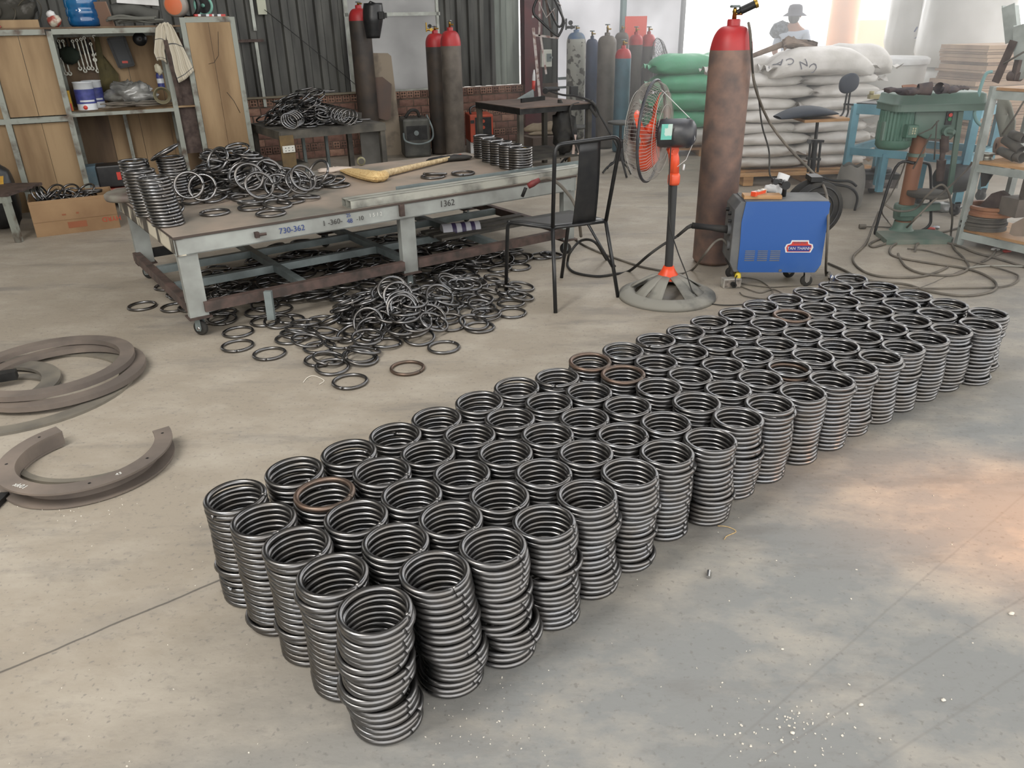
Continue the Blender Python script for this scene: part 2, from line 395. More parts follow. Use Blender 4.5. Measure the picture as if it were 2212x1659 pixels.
# dark red steel column, teal pipe, white panels to the opening
M['redcol'] = mat('dark_red_column', S(92, 48, 50), .6, .1, noise=S(72, 42, 44), scale=5)
mb = MB()
for d_ in (-.06, .06): mb.box(WP(3.80, 2.85, .03 + d_), (.27, .012, 5.7), RZ(WD))
mb.box(WP(3.80, 2.85, .03), (.012, .12, 5.7), RZ(WD)); struct('trim_1', mb, M['redcol'])
mb = MB(); mb.box(WP(4.75, 2.86, -.08), (1.12, .01, 5.7), RZ(WD)); obj('translucent_panel', mb, M['tr2'], wall)
mb = MB(); mb.box(WP(5.84, 2.86, -.08), (1.06, .01, 5.7), RZ(WD)); obj('translucent_panel', mb, M['tr2'], wall)
M['teal'] = mat('teal_pipe_paint', S(118, 140, 140), .5)
mb = MB(); mb.box(WP(5.32, 2.8, -.03), (.07, .06, 5.6), RZ(WD)); struct('trim_2', mb, M['teal'])
mb = MB(); mb.box(WP(6.38, 3.3, -.03), (.05, .06, 4.6), RZ(WD)); mb.box(WP(5.86, 1.0, -.03), (1.04, .06, .04), RZ(WD)); struct('trim_3', mb, mat('grey_door_post', S(120, 122, 126), .5))
mb = MB(); mb.box(WP(4.8, .8, -.055), (1.05, .02, .035), RZ(WD)); mb.box(WP(4.8, .68, -.055), (1.05, .02, .03), RZ(WD)); struct('trim_4', mb, M['galv'])
# pale batten and rusty clip on the corrugated sheets, thin stay wires
mb = MB(); mb.box(WP(.17, 1.95, .0), (.035, .03, .9), RZ(WD)); mb.box(WP(.16, 1.02, .0), (.035, .03, .72), RZ(WD)); struct('trim_5', mb, M['frame'])
mb = MB(); mb.box(WP(.1, 1.395, .012), (.3, .02, .03), RZ(WD)); struct('trim_6', mb, M['rust'])
mb = MB(); mb.box(WP(.28, 1.78, .01), (.1, .03, .22), RZ(WD)); struct('trim_7', mb, mat('cream_conduit', S(176, 178, 160), .5))
mb = MB(); mb.tube([WP(.3, 1.72, .05), WP(1.0, 1.12, .06), WP(1.55, .62, .1)], .004, 5); struct('trim_8', mb, M['dark'])
mb = MB(); mb.box(WP(.5, .765, -.03), (1.9, .14, .02), RZ(WD)); struct('trim_9', mb, mat('cement_cap', S(120, 112, 96), .9))
M['plaster'] = mat('old_plaster', S(150, 148, 142), .8, noise=S(120, 118, 112), scale=2)
mb = MB(); mb.box(WP(-6.5, 2.8, 5.5), (.15, 13, 5.6), RZ(WD)); struct('wall_left', mb, M['plaster'])
# orange column beyond the sacks
M['orange'] = mat('orange_column_paint', S(214, 150, 104), .6, noise=S(200, 140, 100), scale=3)
mb = MB(); mb.cyl((5.62, 14.05, 0), (5.62, 14.05, 5.6), .225, 28); struct('column', mb, M['orange'])
# ================================================================== STEEL RINGS
RM, RT = .0775, .0083                       # radius of the bent centre line, radius of the rod
def ring_mesh(name, na=44, ns=10, gap=.012, rise=.0, R=RM, r=RT, m_=None, off=0.0):
    mb = MB(); pts = []
    for i in range(na + 1):
        a = gap / 2 + (2 * PI - gap) * i / na
        pts.append((math.cos(a) * R, math.sin(a) * R, rise * (i / na - .5) + off))
    mb.tube(pts, r, ns); return mb
RING_ME = [ring_mesh('steel_ring', gap=g, rise=z).mesh('steel_ring', M['ring']) for g, z in ((.006, .0), (.010, .0008), (.005, -.0005))]
RING_ME.append(ring_mesh('steel_ring', gap=.014).mesh('steel_ring', M['ring_brown']))
RING_FAR = ring_mesh('steel_ring', 32, 6)    # source for the joined rest
far_v = np.array(RING_FAR.v); far_f = [f for f in RING_FAR.f]
RINGS = []                                   # (matrix, mesh index, label, group)
def ring(pos, R3, k, label, group):
    RINGS.append((Matrix.Translation(pos) @ R3.to_4x4(), k, label, group))
ORD = ['topmost', 'second', 'third', 'fourth', 'fifth', 'sixth', 'seventh', 'eighth', 'ninth', 'tenth', 'eleventh', 'twelfth', 'thirteenth', 'fourteenth', 'fifteenth', 'sixteenth', 'seventeenth', 'eighteenth', 'nineteenth']
ROW = ['outermost right row', 'second row from the right', 'middle row', 'second row from the left', 'outermost left row']
FIELD = [[(-0.338, 1.431), (-0.205, 1.567), (-0.06, 1.672), (0.081, 1.774), (0.212, 1.903), (0.357, 2.024), (0.493, 2.138), (0.65, 2.215), (0.786, 2.365), (0.927, 2.467), (1.076, 2.559), (1.221, 2.656), (1.355, 2.767), (1.499, 2.866), (1.64, 2.968), (1.79, 3.057), (1.94, 3.148), (2.101, 3.215), (2.212, 3.349)], [(-0.464, 1.564), (-0.321, 1.697), (-0.18, 1.799), (-0.043, 1.908), (0.091, 2.03), (0.233, 2.147), (0.369, 2.261), (0.526, 2.342), (0.667, 2.494), (0.809, 2.595), (0.957, 2.687), (1.102, 2.784), (1.236, 2.896), (1.383, 2.998), (1.525, 3.099), (1.675, 3.188), (1.825, 3.279), (1.981, 3.359), (2.102, 3.484)], [(-0.582, 1.692), (-0.447, 1.818), (-0.302, 1.924), (-0.16, 2.037), (-0.027, 2.158), (0.115, 2.276), (0.249, 2.388), (0.414, 2.478), (0.555, 2.628), (0.698, 2.729), (0.846, 2.822), (0.994, 2.921), (1.128, 3.032), (1.279, 3.138), (1.421, 3.239), (1.571, 3.328), (1.72, 3.419), (1.882, 3.504), (2.004, 3.629)], [(-0.709, 1.811), (-0.565, 1.946), (-0.413, 2.058), (-0.277, 2.167), (-0.147, 2.284), (-0.008, 2.4), (0.133, 2.518), (0.288, 2.599), (0.437, 2.757), (0.586, 2.863), (0.737, 2.962), (0.885, 3.057), (1.02, 3.171), (1.173, 3.276), (1.315, 3.377), (1.465, 3.467), (1.62, 3.561), (1.783, 3.649), (1.906, 3.773)], [(-0.829, 1.939), (-0.686, 2.072), (-0.538, 2.18), (-0.399, 2.291), (-0.27, 2.408), (-0.121, 2.534), (0.019, 2.65), (0.178, 2.74), (0.32, 2.886), (0.472, 2.995), (0.628, 3.104), (0.777, 3.195), (0.912, 3.313), (1.066, 3.414), (1.208, 3.515), (1.358, 3.605), (1.521, 3.705), (1.682, 3.792), (1.81, 3.919)]]
NR = 15
rg = random.Random(7)
# measured sideways shifts of rings in the nearest stacks, bottom to top, in metres
# (to the right, towards the camera)
SHIFT = {(0, 0): [(.000, 0), (.004, .0), (-.002, 0), (-.004, .002), (-.016, .0), (-.013, 0), (-.004, 0), (-.003, 0), (-.015, .0), (-.012, 0), (-.004, .0), (-.005, 0), (-.002, 0), (.004, 0), (.000, 0)],
         (0, 1): [(.02, .0), (.022, 0), (.026, -.004), (.027, 0), (.022, 0), (.012, 0), (.014, 0), (.013, 0), (.016, 0), (.014, 0), (.010, 0), (.008, 0), (.006, 0), (.004, 0), (0, 0)],
         (0, 2): [(.016, 0), (.02, 0), (.036, .0), (.03, 0), (.012, .006), (.004, .006), (.014, 0), (.006, 0), (.012, 0), (0, 0), (.002, 0), (.004, 0), (.004, 0), (.002, 0), (0, 0)],
         (0, 3): [(.012, 0), (.014, 0), (.012, 0), (.012, 0), (.014, 0), (.010, 0), (.004, 0), (.002, 0), (.02, -.004), (.004, 0), (0, 0), (.006, 0), (.004, 0), (.002, 0), (0, 0)],
         (0, 4): [(.010, 0), (.018, 0), (.016, 0), (.008, 0), (.004, 0), (.005, 0), (.002, 0), (0, 0), (.004, 0), (.010, 0), (.014, 0), (.004, 0), (.003, 0), (.002, 0), (0, 0)]}
WOB = lambda a: rg.uniform(-a, a)
for j, line in enumerate(FIELD):
    for i, (x, y) in enumerate(line):
        n = 19 if i < 3 else 18 if i < 6 else 17 if i < 10 else 16; pz = .0175 if i < 3 else .0171 if i < 6 else .01675; kf = (1.508 - n * pz) / 1.255; x *= kf; y *= kf; dx = dy = 0.0; ph = rg.uniform(0, 6.28); amp = rg.uniform(.0015, .005)
        base_a = -.55 + WOB(.25); gname = 'rings in the field of stacks on the floor'
        sagdir = rg.uniform(0, 6.28)
        for k in range(n):
            u = k / n
            dx = amp * math.sin(ph + u * 7) + WOB(.0012); dy = amp * math.cos(ph * 1.3 + u * 6) + WOB(.0012)
            if (j, i) in SHIFT:
                sx_, sy_ = SHIFT[(j, i)][k * 15 // n]; dx += sx_ * 1.15; dy -= sy_
            elif (j == 0 or i == 0) and rg.random() < .1: dx += .008 * (1 if j == 0 else -1); dy -= .003
            if k == n - 1: dx *= .4; dy *= .4
            z = RT + k * pz
            t1, t2 = WOB(.016), WOB(.016)
            if k >= n - 2 and j == 4: t1 += .03
            R3 = REU(t1, t2, base_a + WOB(.22))
            if j == 4 and rg.random() < .35: R3 = REU(t1, t2, rg.uniform(0, 6.28))
            km = 3 if rg.random() < .012 else rg.choice((0, 0, 1, 2))
            up = n - 1 - k
            lab = f'{ORD[up]} steel ring{" down" if up else ""} on the {("frontmost" if i == 0 else (ORD[i] if i < 10 else ORD[18 - i] if i < 18 else "rearmost"))} stack{"" if i in (0, 18) else (" from the front" if i < 10 else " from the back")}, {ROW[j]}'
            ring(Vector((x + dx, y + dy, z)), R3, km, lab, gname)
# two loose ends: a ring hanging out of the left front corner stack
# ---- heaps: every ring comes to rest on what already lies there
class Heap:
    def __init__(s, x0, y0, x1, y1, z0, h=.006):
        s.h = h; s.x0 = x0; s.y0 = y0; s.g = np.full((int((x1 - x0) / h) + 2, int((y1 - y0) / h) + 2), z0, float); s.z0 = z0
        th = np.arange(12) * 2 * PI / 12; s.c, s.s = np.cos(th), np.sin(th)
        import itertools
        s.tri = np.array([t for t in itertools.combinations(range(12), 3)])
        T = np.stack([np.ones(12), s.c * RM, s.s * RM], 1); A3 = T[s.tri]; det = np.linalg.det(A3); ok = np.abs(det) > 1e-8
        s.tri = s.tri[ok]; s.inv = np.linalg.inv(A3[ok]); s.T = T
    def idx(s, x, y): return (np.clip(((x - s.x0) / s.h).astype(int), 0, s.g.shape[0] - 1), np.clip(((y - s.y0) / s.h).astype(int), 0, s.g.shape[1] - 1))
    def drop(s, x, y, maxt=.9, cap=None):
        "lowest rest plane z = c + a*X + b*Y of a ring over the height map"
        h = s.g[s.idx(x + s.c * RM, y + s.s * RM)]
        sol = np.einsum('nij,nj->ni', s.inv, h[s.tri]); fit = sol @ s.T.T
        ok = (fit >= h - 1.5e-3).all(1) & (np.hypot(sol[:, 1], sol[:, 2]) < maxt)
        if ok.any():
            cost = np.where(ok, sol[:, 0], 9)
            c, a, b = sol[int(np.argmin(cost))]
        else: c, a, b = h.max(), 0, 0
        th = np.linspace(0, 2 * PI, 84, endpoint=False); nrm = Vector((-a, -b, 1)).normalized()
        # true circle of radius RM in the tilted plane
        R3 = Vector((0, 0, 1)).rotation_difference(nrm).to_matrix()
        P = np.array([R3 @ Vector((math.cos(t) * RM, math.sin(t) * RM, 0)) for t in th])
        zc = c + RT
        if cap is not None and zc + RM * math.hypot(a, b) * .6 > cap: return None, None
        for ox in (-.5, 0, .5):
            for oy in (-.5, 0, .5):
                I = s.idx(x + P[:, 0] + ox * RT * 1.6, y + P[:, 1] + oy * RT * 1.6)
                np.maximum.at(s.g, I, zc + P[:, 2] + RT * (.95 if ox == oy == 0 else .6))
        return Vector((x, y, zc)), R3
# floor heap in front of and under the big table
def heapfill(hp, rng_, n, sampler, label, group, maxt=.9, inside=None, cap=None):
    k = 0; tries = 0
    while k < n and tries < n * 8:
        tries += 1; x, y = sampler()
        if inside and not inside(x, y): continue
        p, R3 = hp.drop(x, y, maxt, cap(x, y) if cap else None)
        if p is None: continue
        lab = label(x, y, k) if callable(label) else label
        ring(p, R3 @ RZ(rng_.uniform(0, 6.28)), rng_.choice((0, 1, 2, 0, 1, 2, 3)) if rng_.random() < .5 else 0, lab, group); k += 1
# ================================================================== BIG STEEL WORKBENCH ON CASTERS
TA = math.radians(35.2); tx, ty = math.cos(TA), math.sin(TA); TL, TWd = 2.66, 1.42
T0 = U(373, 513, .56)                        # front left corner of the top
TZ = .56
def TP(a, b, z=0.0):
    "a along the front edge, b across, world"
    return Vector((T0.x + tx * a - ty * b, T0.y + ty * a + tx * b, z))
bench = thing('workbench', 'large low steel workbench on casters with heaps of rings on its plate top', 'workbench', TP(TL / 2, TWd / 2), TA)
L_ = lambda a, b, z: Vector((a - TL / 2, b - TWd / 2, z))
M['plate'] = mat('dusty_steel_plate', S(166, 150, 136), .5, .15, noise=S(122, 120, 112), scale=2.6, detail=7, bump=.08)
mb = MB(); mb.box(L_(TL / 2, TWd / 2, TZ - .006), (TL, TWd, .012)); obj('plate_top', mb, M['plate'], bench, bev=.002)
M['plate_edge'] = mat('plate_edge', S(72, 62, 56), .6, .2)
for c_, s_ in ((L_(TL / 2, -.001, TZ - .007), (TL + .004, .003, .012)), (L_(-.001, TWd / 2, TZ - .007), (.003, TWd, .012))): mb = MB(); mb.box(c_, s_); obj('plate_edge', mb, M['plate_edge'], bench)
M['galvb'] = mat('grey_bench_paint', S(158, 162, 158), .5, .05, noise=S(128, 130, 126), scale=5, bump=.1)
def channel(p, q, h=.085, w=.045, name='rail', m_=None, side=1):
    "U channel standing on edge, open inwards"
    mb = MB(); p = Vector(p); q = Vector(q); d = (q - p).normalized(); n = Vector((-d.y, d.x, 0)) * side
    mb.beam(p + n * .003, q + n * .003, .006, h)
    for z in (h / 2 - .003, -h / 2 + .003): mb.beam(p + n * w / 2 + Vector((0, 0, z)), q + n * w / 2 + Vector((0, 0, z)), w, .006)
    return obj(name, mb, m_ or M['galvb'], bench)
zr = TZ - .012 - .045
channel(L_(0, .004, zr), L_(TL, .004, zr), h=.09)
channel(L_(0, TWd - .004, zr), L_(TL, TWd - .004, zr), h=.09, side=-1)
M['scorched'] = mat('scorched_end_rail', S(205, 198, 180), .5, .05, noise=S(70, 66, 60), scale=7, detail=3, stretch=(.6, 1.2, .4), lo=.46, hi=.56)
channel(L_(.004, .0, zr), L_(.004, TWd, zr), h=.09, side=-1, m_=M['scorched']); channel(L_(TL - .004, 0, zr), L_(TL - .004, TWd, zr), h=.09)
LEGS = [(0.03, .05), (1.32, .05), (TL - .07, .05), (0.05, TWd - .05), (1.32, TWd - .05), (TL - .07, TWd - .05)]
for (a, b) in LEGS:
    mb = MB(); z1 = zr - .045; z0 = .115
    mb.box(L_(a + .03, b - .02, (z0 + z1) / 2), (.1, .006, z1 - z0))
    for s_ in (-.05, .05): mb.box(L_(a + .03 + s_ * .94, b, (z0 + z1) / 2), (.006, .045, z1 - z0))
    lg = obj('leg', mb, M['galvb'], bench)
    mb = MB(); mb.box(L_(a + .03, b, z0 - .004), (.12, .1, .008)); mb.cur = 0
    obj('foot_plate', mb, M['rust'], lg)
    # caster
    t_ = Vector(L_(a + .03, b + .01, 0)); ang = random.Random(int(a * 100 + b * 10)).uniform(-.6, .6) - TA * (1 if a < .5 else .2)
    ax = Vector((math.cos(ang + PI / 2), math.sin(ang + PI / 2), 0)); wc = t_ + Vector((0, 0, .042))
    mb = MB()
    mb.lathe([(0, 0), (.022, 0), (.022, .012), (0, .012)], 16, t_ + Vector((0, 0, .1)))
    for s_ in (-.019, .019): mb.prism([(-.016, .058), (.016, .058), (.018, .0), (.012, -.014), (-.012, -.014), (-.018, 0)], s_ - .0015, s_ + .0015, wc, Vector((-ax.y, ax.x, 0)), (0, 0, 1))
    mb.box(wc + Vector((0, 0, .058)), (.042, .042, .004), RZ(ang))
    cs = obj('caster', mb, M['galv'], bench)
    mb = MB(); mb.lathe([(.012, -.014), (.036, -.014), (.041, -.008), (.041, .008), (.036, .014), (.012, .014)], 24, wc, ax); obj('wheel', mb, M['rubber'], cs)
    mb = MB(); mb.lathe([(0, -.023), (.008, -.023), (.013, -.014), (.013, .014), (.008, .023), (0, .023)], 12, wc, ax); obj('axle', mb, M['chrome'], cs)
# lower frame, reddish primer outside, grey inside
zl = .165
M['primer'] = mat('brown_primer_steel', S(98, 80, 74), .65, .2, noise=S(66, 58, 54), scale=14, bump=.25)
for p, q, mm in ((L_(.09, .03, zl), L_(1.30, .03, zl), M['primer']), (L_(1.40, .03, zl), L_(TL - .06, .03, zl), M['primer']), (L_(.03, .06, zl), L_(.03, TWd - .06, zl), M['primer']),
              (L_(TL - .03, .06, zl), L_(TL - .03, TWd - .06, zl), M['primer']), (L_(.08, TWd - .03, zl), L_(TL - .06, TWd - .03, zl), M['dark'])):
    mb = MB(); mb.beam(p, q, .045, .055); obj('lower_rail', mb, mm, bench)
for b in (.5, .93):
    mb = MB(); mb.beam(L_(.06, b, zl), L_(TL - .06, b, zl), .04, .045); obj('crossbar', mb, M['galv'], bench)
for a in (.66, 1.36, 2.02):
    mb = MB(); mb.beam(L_(a, .05, zl + .004), L_(a, TWd - .05, zl + .004), .045, .042); obj('crossbar', mb, M['galv'], bench)
# marks of weld and pen on the front rail: clamp lug, tube stub, numbers
mb = MB(); c = TP(.42, -.012, zr + .005); mb.box(c, (.022, .025, .03), RZ(TA)); mb.cyl(c + Vector((.012, 0, 0)), c + Vector((.045, .02, 0)), .008, 10); obj('lug', mb, M['rust'], bench, world=True)
mb = MB(); mb.box(TP(1.30, -.006, zr + .01), (.03, .02, .07), RZ(TA)); obj('lug', mb, M['rust'], bench, world=True)
M['ink'] = mat('marker_ink', S(40, 60, 120), .6); M['blackink'] = mat('black_marker', S(60, 58, 56), .6); M['chalk'] = mat('chalk_marks', S(205, 205, 200), .8)
FR = REU(PI / 2, 0, 0)
def mark(txt, a, z, size, mm, rot=0.0): text_obj('pen_mark', txt, size, mm, bench, L_(a, -.0008, z), REU(0, 0, 0) @ FR @ Matrix.Rotation(rot, 3, 'Z'), .0004)
mark('730-362', .62, zr, .045, M['ink']); mark('1 -360-', .86, zr + .004, .042, M['blackink']); mark('25', .96, zr + .028, .028, M['ink']); mark('48', .965, zr - .005, .036, M['ink']); mark('-10', 1.03, zr, .036, M['blackink'])
mark('1362', 1.62, zr + .006, .055, M['blackink']); mark('1 5 1 2', 1.13, zr + .008, .03, M['chalk'])
# ---- tubes lying along the front edge
def rhs(name, p, q, w, h, m_, label, cat, group=None, t=.003, rot=None):
    "open rectangular hollow section"
    mb = MB(); p = Vector(p); q = Vector(q); d = (q - p).normalized(); n = d.cross(Vector((0, 0, 1))).normalized(); u = Vector((0, 0, 1))
    for s_ in (-1, 1):
        mb.beam(p + n * s_ * (w - t) / 2, q + n * s_ * (w - t) / 2, t, h); mb.beam(p + u * s_ * (h - t) / 2, q + u * s_ * (h - t) / 2, w, t)
    return single(name, mb, m_, label, cat, group)
tq = U(768, 440, TZ)
M['tubewhite'] = mat('zinc_tube', S(172, 172, 162), .45, .25, noise=S(112, 112, 106), scale=5, detail=6, lo=.45, hi=.62)
for k, (b, nm) in enumerate(((.037, 'long rectangular zinc tube nearest the front edge of the workbench'), (.099, 'long rectangular zinc tube behind the front one on the workbench'))):
    rhs('steel_tube', TP(.985, b, TZ + .0245), TP(2.75, b, TZ + .0245), .06, .048, M['tubewhite'], nm, 'steel tube', 'rectangular tubes on the workbench')
mb = MB(); p, q = TP(1.38, .18, TZ + .003), TP(2.9, .18, TZ + .003)
mb.beam(p, q, .05, .006); mb.beam(p + Vector((-ty * .022, tx * .022, .025)), q + Vector((-ty * .022, tx * .022, .025)), .006, .05)
single('angle_bar', mb, M['galv'], 'grey angle bar lying behind the zinc tubes on the workbench', 'angle bar')
# ---- ring stacks and heap on the bench
gs = 'rings stacked on the big workbench'
def bstack(px, py, n, name, lean=(0, 0), z0=TZ, sway=.001):
    p = U(px, py, z0 + n * .0168)
    for k in range(n):
        u = 1 - (k + 1) / n
        ring(Vector((p.x + lean[0] * u + WOB(sway), p.y + lean[1] * u + WOB(sway), z0 + RT + k * .0168)), REU(WOB(.012), WOB(.012), -.5 + WOB(.5)), rg.choice((0, 1, 2)),
             f'{ORD[n - 1 - k]} steel ring{" down" if n - 1 - k else ""} of {name}', gs)
    return p
bstack(329, 381, 15, 'the front leaning stack at the left end of the workbench', (.05, -.03))
bstack(299, 366, 15, 'the middle stack at the left end of the workbench', (.03, -.02))
bstack(287, 345, 15, 'the far left stack on the workbench', (.03, -.03))
pz = bstack(366, 338, 15, 'the tall stack behind the others at the workbench left end', (.03, -.02))
bstack(460, 330, 9, 'the low stack behind the bench heap', (0, 0))
for k, dd in enumerate(((.0, .0), (.012, .015), (.02, .02))):
    ring(U(352 + k * 3, 332 - k * 3, TZ + .27 + .012 * k), REU(.0, -.42, .3), 0, f'{("lowest", "middle", "upper")[k]} of three tilted rings slipping off the tall bench stack', gs)
for k, (px, py) in enumerate(((1045, 292), (1063, 299), (1081.5, 304.5), (1102, 311), (1124, 317))):
    bstack(px, py, 10, f'the {("first", "second", "third", "fourth", "fifth")[k]} stack from the left at the bench far end')
gh = 'rings heaped on the big workbench'
hp = Heap(-3.2, 3.6, 1.2, 7.2, TZ)
rh = random.Random(11)
def inT(x, y, m=.1):
    a = (x - T0.x) * tx + (y - T0.y) * ty; b = -(x - T0.x) * ty + (y - T0.y) * tx
    return m < a < TL - m and m < b < TWd - m
lone = [(464, 459), (585, 461), (545, 448), (628, 434), (662, 428), (729, 400), (545, 440), (935, 381), (940, 379), (1000, 374), (715, 396), (600, 445)]
for k, (px, py) in enumerate(lone):
    q = U(px, py, TZ + RT); p, R3 = hp.drop(q.x, q.y); ring(p, R3 @ RZ(rh.uniform(0, 6)), 0, 'loose ring lying flat on the plate at the edge of the bench heap' if k < 7 or k > 9 else 'loose ring lying on the plate behind the zinc tubes', gh)
c1 = U(500, 408, TZ); c2 = U(660, 402, TZ)
def smp():
    if rh.random() < .6: return rh.gauss(c1.x, .2), rh.gauss(c1.y, .19)
    t = rh.random(); q = c1.lerp(c2, .3 + .7 * t); return rh.gauss(q.x, .09), rh.gauss(q.y, .09)
STK = [U(329, 381, TZ + .25), U(299, 366, TZ + .25), U(287, 345, TZ + .25), U(366, 338, TZ + .25), U(460, 330, TZ + .15)]
def capT(x, y):
    e = c2 - c1; q = max(0, min(1, ((x - c1.x) * e.x + (y - c1.y) * e.y) / e.dot(e))); d_ = math.hypot(x - c1.x - e.x * q, y - c1.y - e.y * q)
    return TZ + max(.035, (.29 - .20 * q) * (1 - d_ / .42))
def free(x, y): return inT(x, y) and all(math.hypot(x - s.x, y - s.y) > .175 for s in STK)
heapfill(hp, rh, 120, smp, 'steel ring lying in the tangled heap on the big workbench', gh, .8, free, cap=capT)
# rings propped steeply on the near face of the heap
STP = ['leftmost one beside the stacks', 'high up left of the middle', 'low at the left of the middle', 'in the middle, larger upper one', 'in the middle, lower one overlapping it', 'right of the middle, upper one', 'right end, low pair outer ring', 'right end, low pair inner ring', 'right of the middle, low one', 'farthest right, standing apart', '', '', 'in the middle behind the larger one', 'nearly flat one low in the middle']
CRS = ['back one of the tallest trio', 'front one of the tallest trio', 'middle one of the tallest trio', 'pale one alone at the left front', 'flatter one at the very top', 'low one at the right foot of the trio', 'top one of the fanned row', 'middle one of the fanned row', 'bottom one of the fanned row', 'one hidden between the trio', 'single one at the right rear']
for k, (px, py, z, rx_, rz_) in enumerate(((408, 400, .17, 1.05, .25), (470, 345, .29, 1.0, -.5), (437, 405, .13, 1.1, .1), (538, 382, .2, 1.15, .4), (560, 400, .15, 1.05, .5), (580, 372, .2, 1.1, .6), (645, 392, .13, 1.0, .75), (655, 385, .15, 1.1, .8), (620, 388, .13, .95, .5), (688, 372, .16, 1.0, -.6), (512, 322, .3, .35, .1), (367, 458, .05, .38, -.6), (520, 375, .22, .8, -.3), (600, 400, .12, .8, .3))):
    ring(U(px, py, TZ + z * .8), RZ(rz_) @ Matrix.Rotation(rx_, 3, 'X'), rh.choice((0, 1)), f'ring propped steeply on the bench heap face, {STP[k]}' if k != 10 and k != 11 else ('ring lying tilted on the very top of the bench heap' if k == 10 else 'tilted ring leaning against the foot of the front bench stack'), gh)
# ---- floor heap
gf = 'rings heaped on the floor under and before the workbench'
hf = Heap(-3.2, 2.6, 1.2, 7.0, 0.0)
rf = random.Random(5)
for k, (px, py, lab) in enumerate((
    (573, 694, 'lone ring on the floor furthest left of the floor heap'), (626, 691, 'ring flat on the floor just right of the leftmost loose one'), (582, 764, 'lone ring on the floor at the front left of the heap'),
    (880, 795, 'lone brownish ring on bare floor between heap and ring field'), (756, 824, 'loose ring nearest the camera in front of the floor heap'),
    (1106, 676, 'lone ring on the floor right of the heap, near the chair'), (1053, 608, 'brown ring flat on the floor left of the chair'), (1026, 623, 'brown ring on the floor in front of another brown one by the chair'),
    (1120, 577, 'lone ring on the floor between the chair legs'), (307, 661, 'lone ring on open floor left of the workbench front leg'), (378, 664, 'ring half hidden behind the workbench front left leg'),
    (1169, 553, 'left of two rings on the floor under the chair, by the far caster'), (1190, 553, 'right of two rings on the floor under the chair, by the far caster'),
    (1026, 649, 'upper ring of the pair lying right of the floor heap'), (1033, 657, 'lower ring of the pair lying right of the floor heap'), (1020, 676, None), (1036, 707, None), (1052, 683, None), (628, 731, None), (640, 728, None),
    (693, 777, None), (718, 795, None), (712, 780, None), (775, 772, None), (782, 778, None), (788, 765, None), (690, 750, None), (735, 745, None), (650, 720, None))):
    q = U(px, py, RT); p, R3 = hf.drop(q.x, q.y)
    ring(p, R3 @ RZ(rf.uniform(0, 6)), 3 if k in (3, 6, 7) else 0, lab or 'loose ring at the front fringe of the floor heap', gf)
d1 = U(850, 690); d2 = U(980, 640)
def smf():
    r = rf.random()
    if r < .62: return rf.gauss(d1.x, .15), rf.gauss(d1.y, .17)
    if r < .8: return rf.gauss(d1.x - .16, .2), rf.gauss(d1.y - .1, .12)
    return rf.gauss(d2.x, .16), rf.gauss(d2.y, .22)
LEGW = [TP(a + .03, b) for a, b in LEGS]
def noleg(x, y): return all(math.hypot(x - s.x, y - s.y) > .13 for s in LEGW)
heapfill(hf, rf, 150, smf, 'steel ring lying in the heap on the floor in front of the workbench', gf, .9, noleg, cap=lambda x, y: max(.04, .21 * (1 - min(math.hypot(x - d1.x, y - d1.y), math.hypot(x - d2.x, y - d2.y) + .2) / .55)))
def smu():
    a = rf.uniform(.12, 2.3); b = rf.uniform(.18, TWd - .15)
    if a > 1.3: b = rf.uniform(.1, TWd - .2)
    p = TP(a, b); return p.x, p.y
NU0 = len(RINGS)
heapfill(hf, rf, 190, smu, 'steel ring lying on the dark floor underneath the workbench', gf, .35, noleg)
for k in range(NU0, len(RINGS)):
    if RINGS[k][0].translation.z > .12: RINGS[k][0].translation.z = .11
for k, (px, py, z, rx_, rz_) in enumerate(((860, 640, .17, 1.05, .35), (868, 668, .12, 1.1, .3), (874, 662, .12, 1.05, .4), (795, 697, .08, 1.2, -.1), (848, 625, .2, .8, .3), (900, 690, .07, .5, .4), (832, 630, .18, .5, -.4), (835, 640, .16, .5, -.4), (838, 650, .14, .5, -.4), (866, 660, .125, 1.08, .35), (950, 640, .1, .7, .6))):
    ring(U(px, py, z), RZ(rz_) @ Matrix.Rotation(rx_, 3, 'X'), rf.choice((0, 1)), f'ring on edge on the floor heap crest, {CRS[k]}', gf)
# ================================================================== CABINET ON THE LEFT
CA = math.radians(25); cx_, cy_ = math.cos(CA), math.sin(CA); C0 = Vector((-3.86, 7.2, 0))
def CP(s, z=0.0, off=0.0):
    "s along the cabinet front, off > 0 towards the room"
    return Vector((C0.x + cx_ * s + cy_ * off, C0.y + cy_ * s - cx_ * off, z))
cab = thing('shelf_cabinet', 'long steel-framed cabinet with plywood panels and open tool shelves at the left wall', 'cabinet', CP(.3, 0, -.25), CA)
M['cabsteel'] = mat('weathered_grey_angle', S(136, 140, 132), .55, .15, noise=S(84, 72, 62), scale=9, detail=6, lo=.5, hi=.7, bump=.1)
M['ply'] = mat('plywood', S(152, 128, 96), .7, 0, noise=S(118, 94, 66), scale=2.2, detail=6, stretch=(3, 3, .5), bump=.05)
M['plyd'] = mat('plywood_dark', S(108, 88, 64), .7, 0, noise=S(76, 58, 42), scale=2.2, detail=6, stretch=(3, 3, .5))
def cbox(name, s0, s1, z0, z1, o0, o1, m_, parent=cab, bev=0):
    mb = MB(); mb.box(CP((s0 + s1) / 2, (z0 + z1) / 2, (o0 + o1) / 2), (s1 - s0, o1 - o0, z1 - z0), RZ(CA)); return obj(name, mb, m_, parent, world=True, bev=bev)
for s_ in (-.48, 0.0, .88, 1.07, 1.5): cbox('post', s_ - .022, s_ + .022, 0, 1.53 if s_ < 1 else 1.62, -.022, .022, M['cabsteel'])
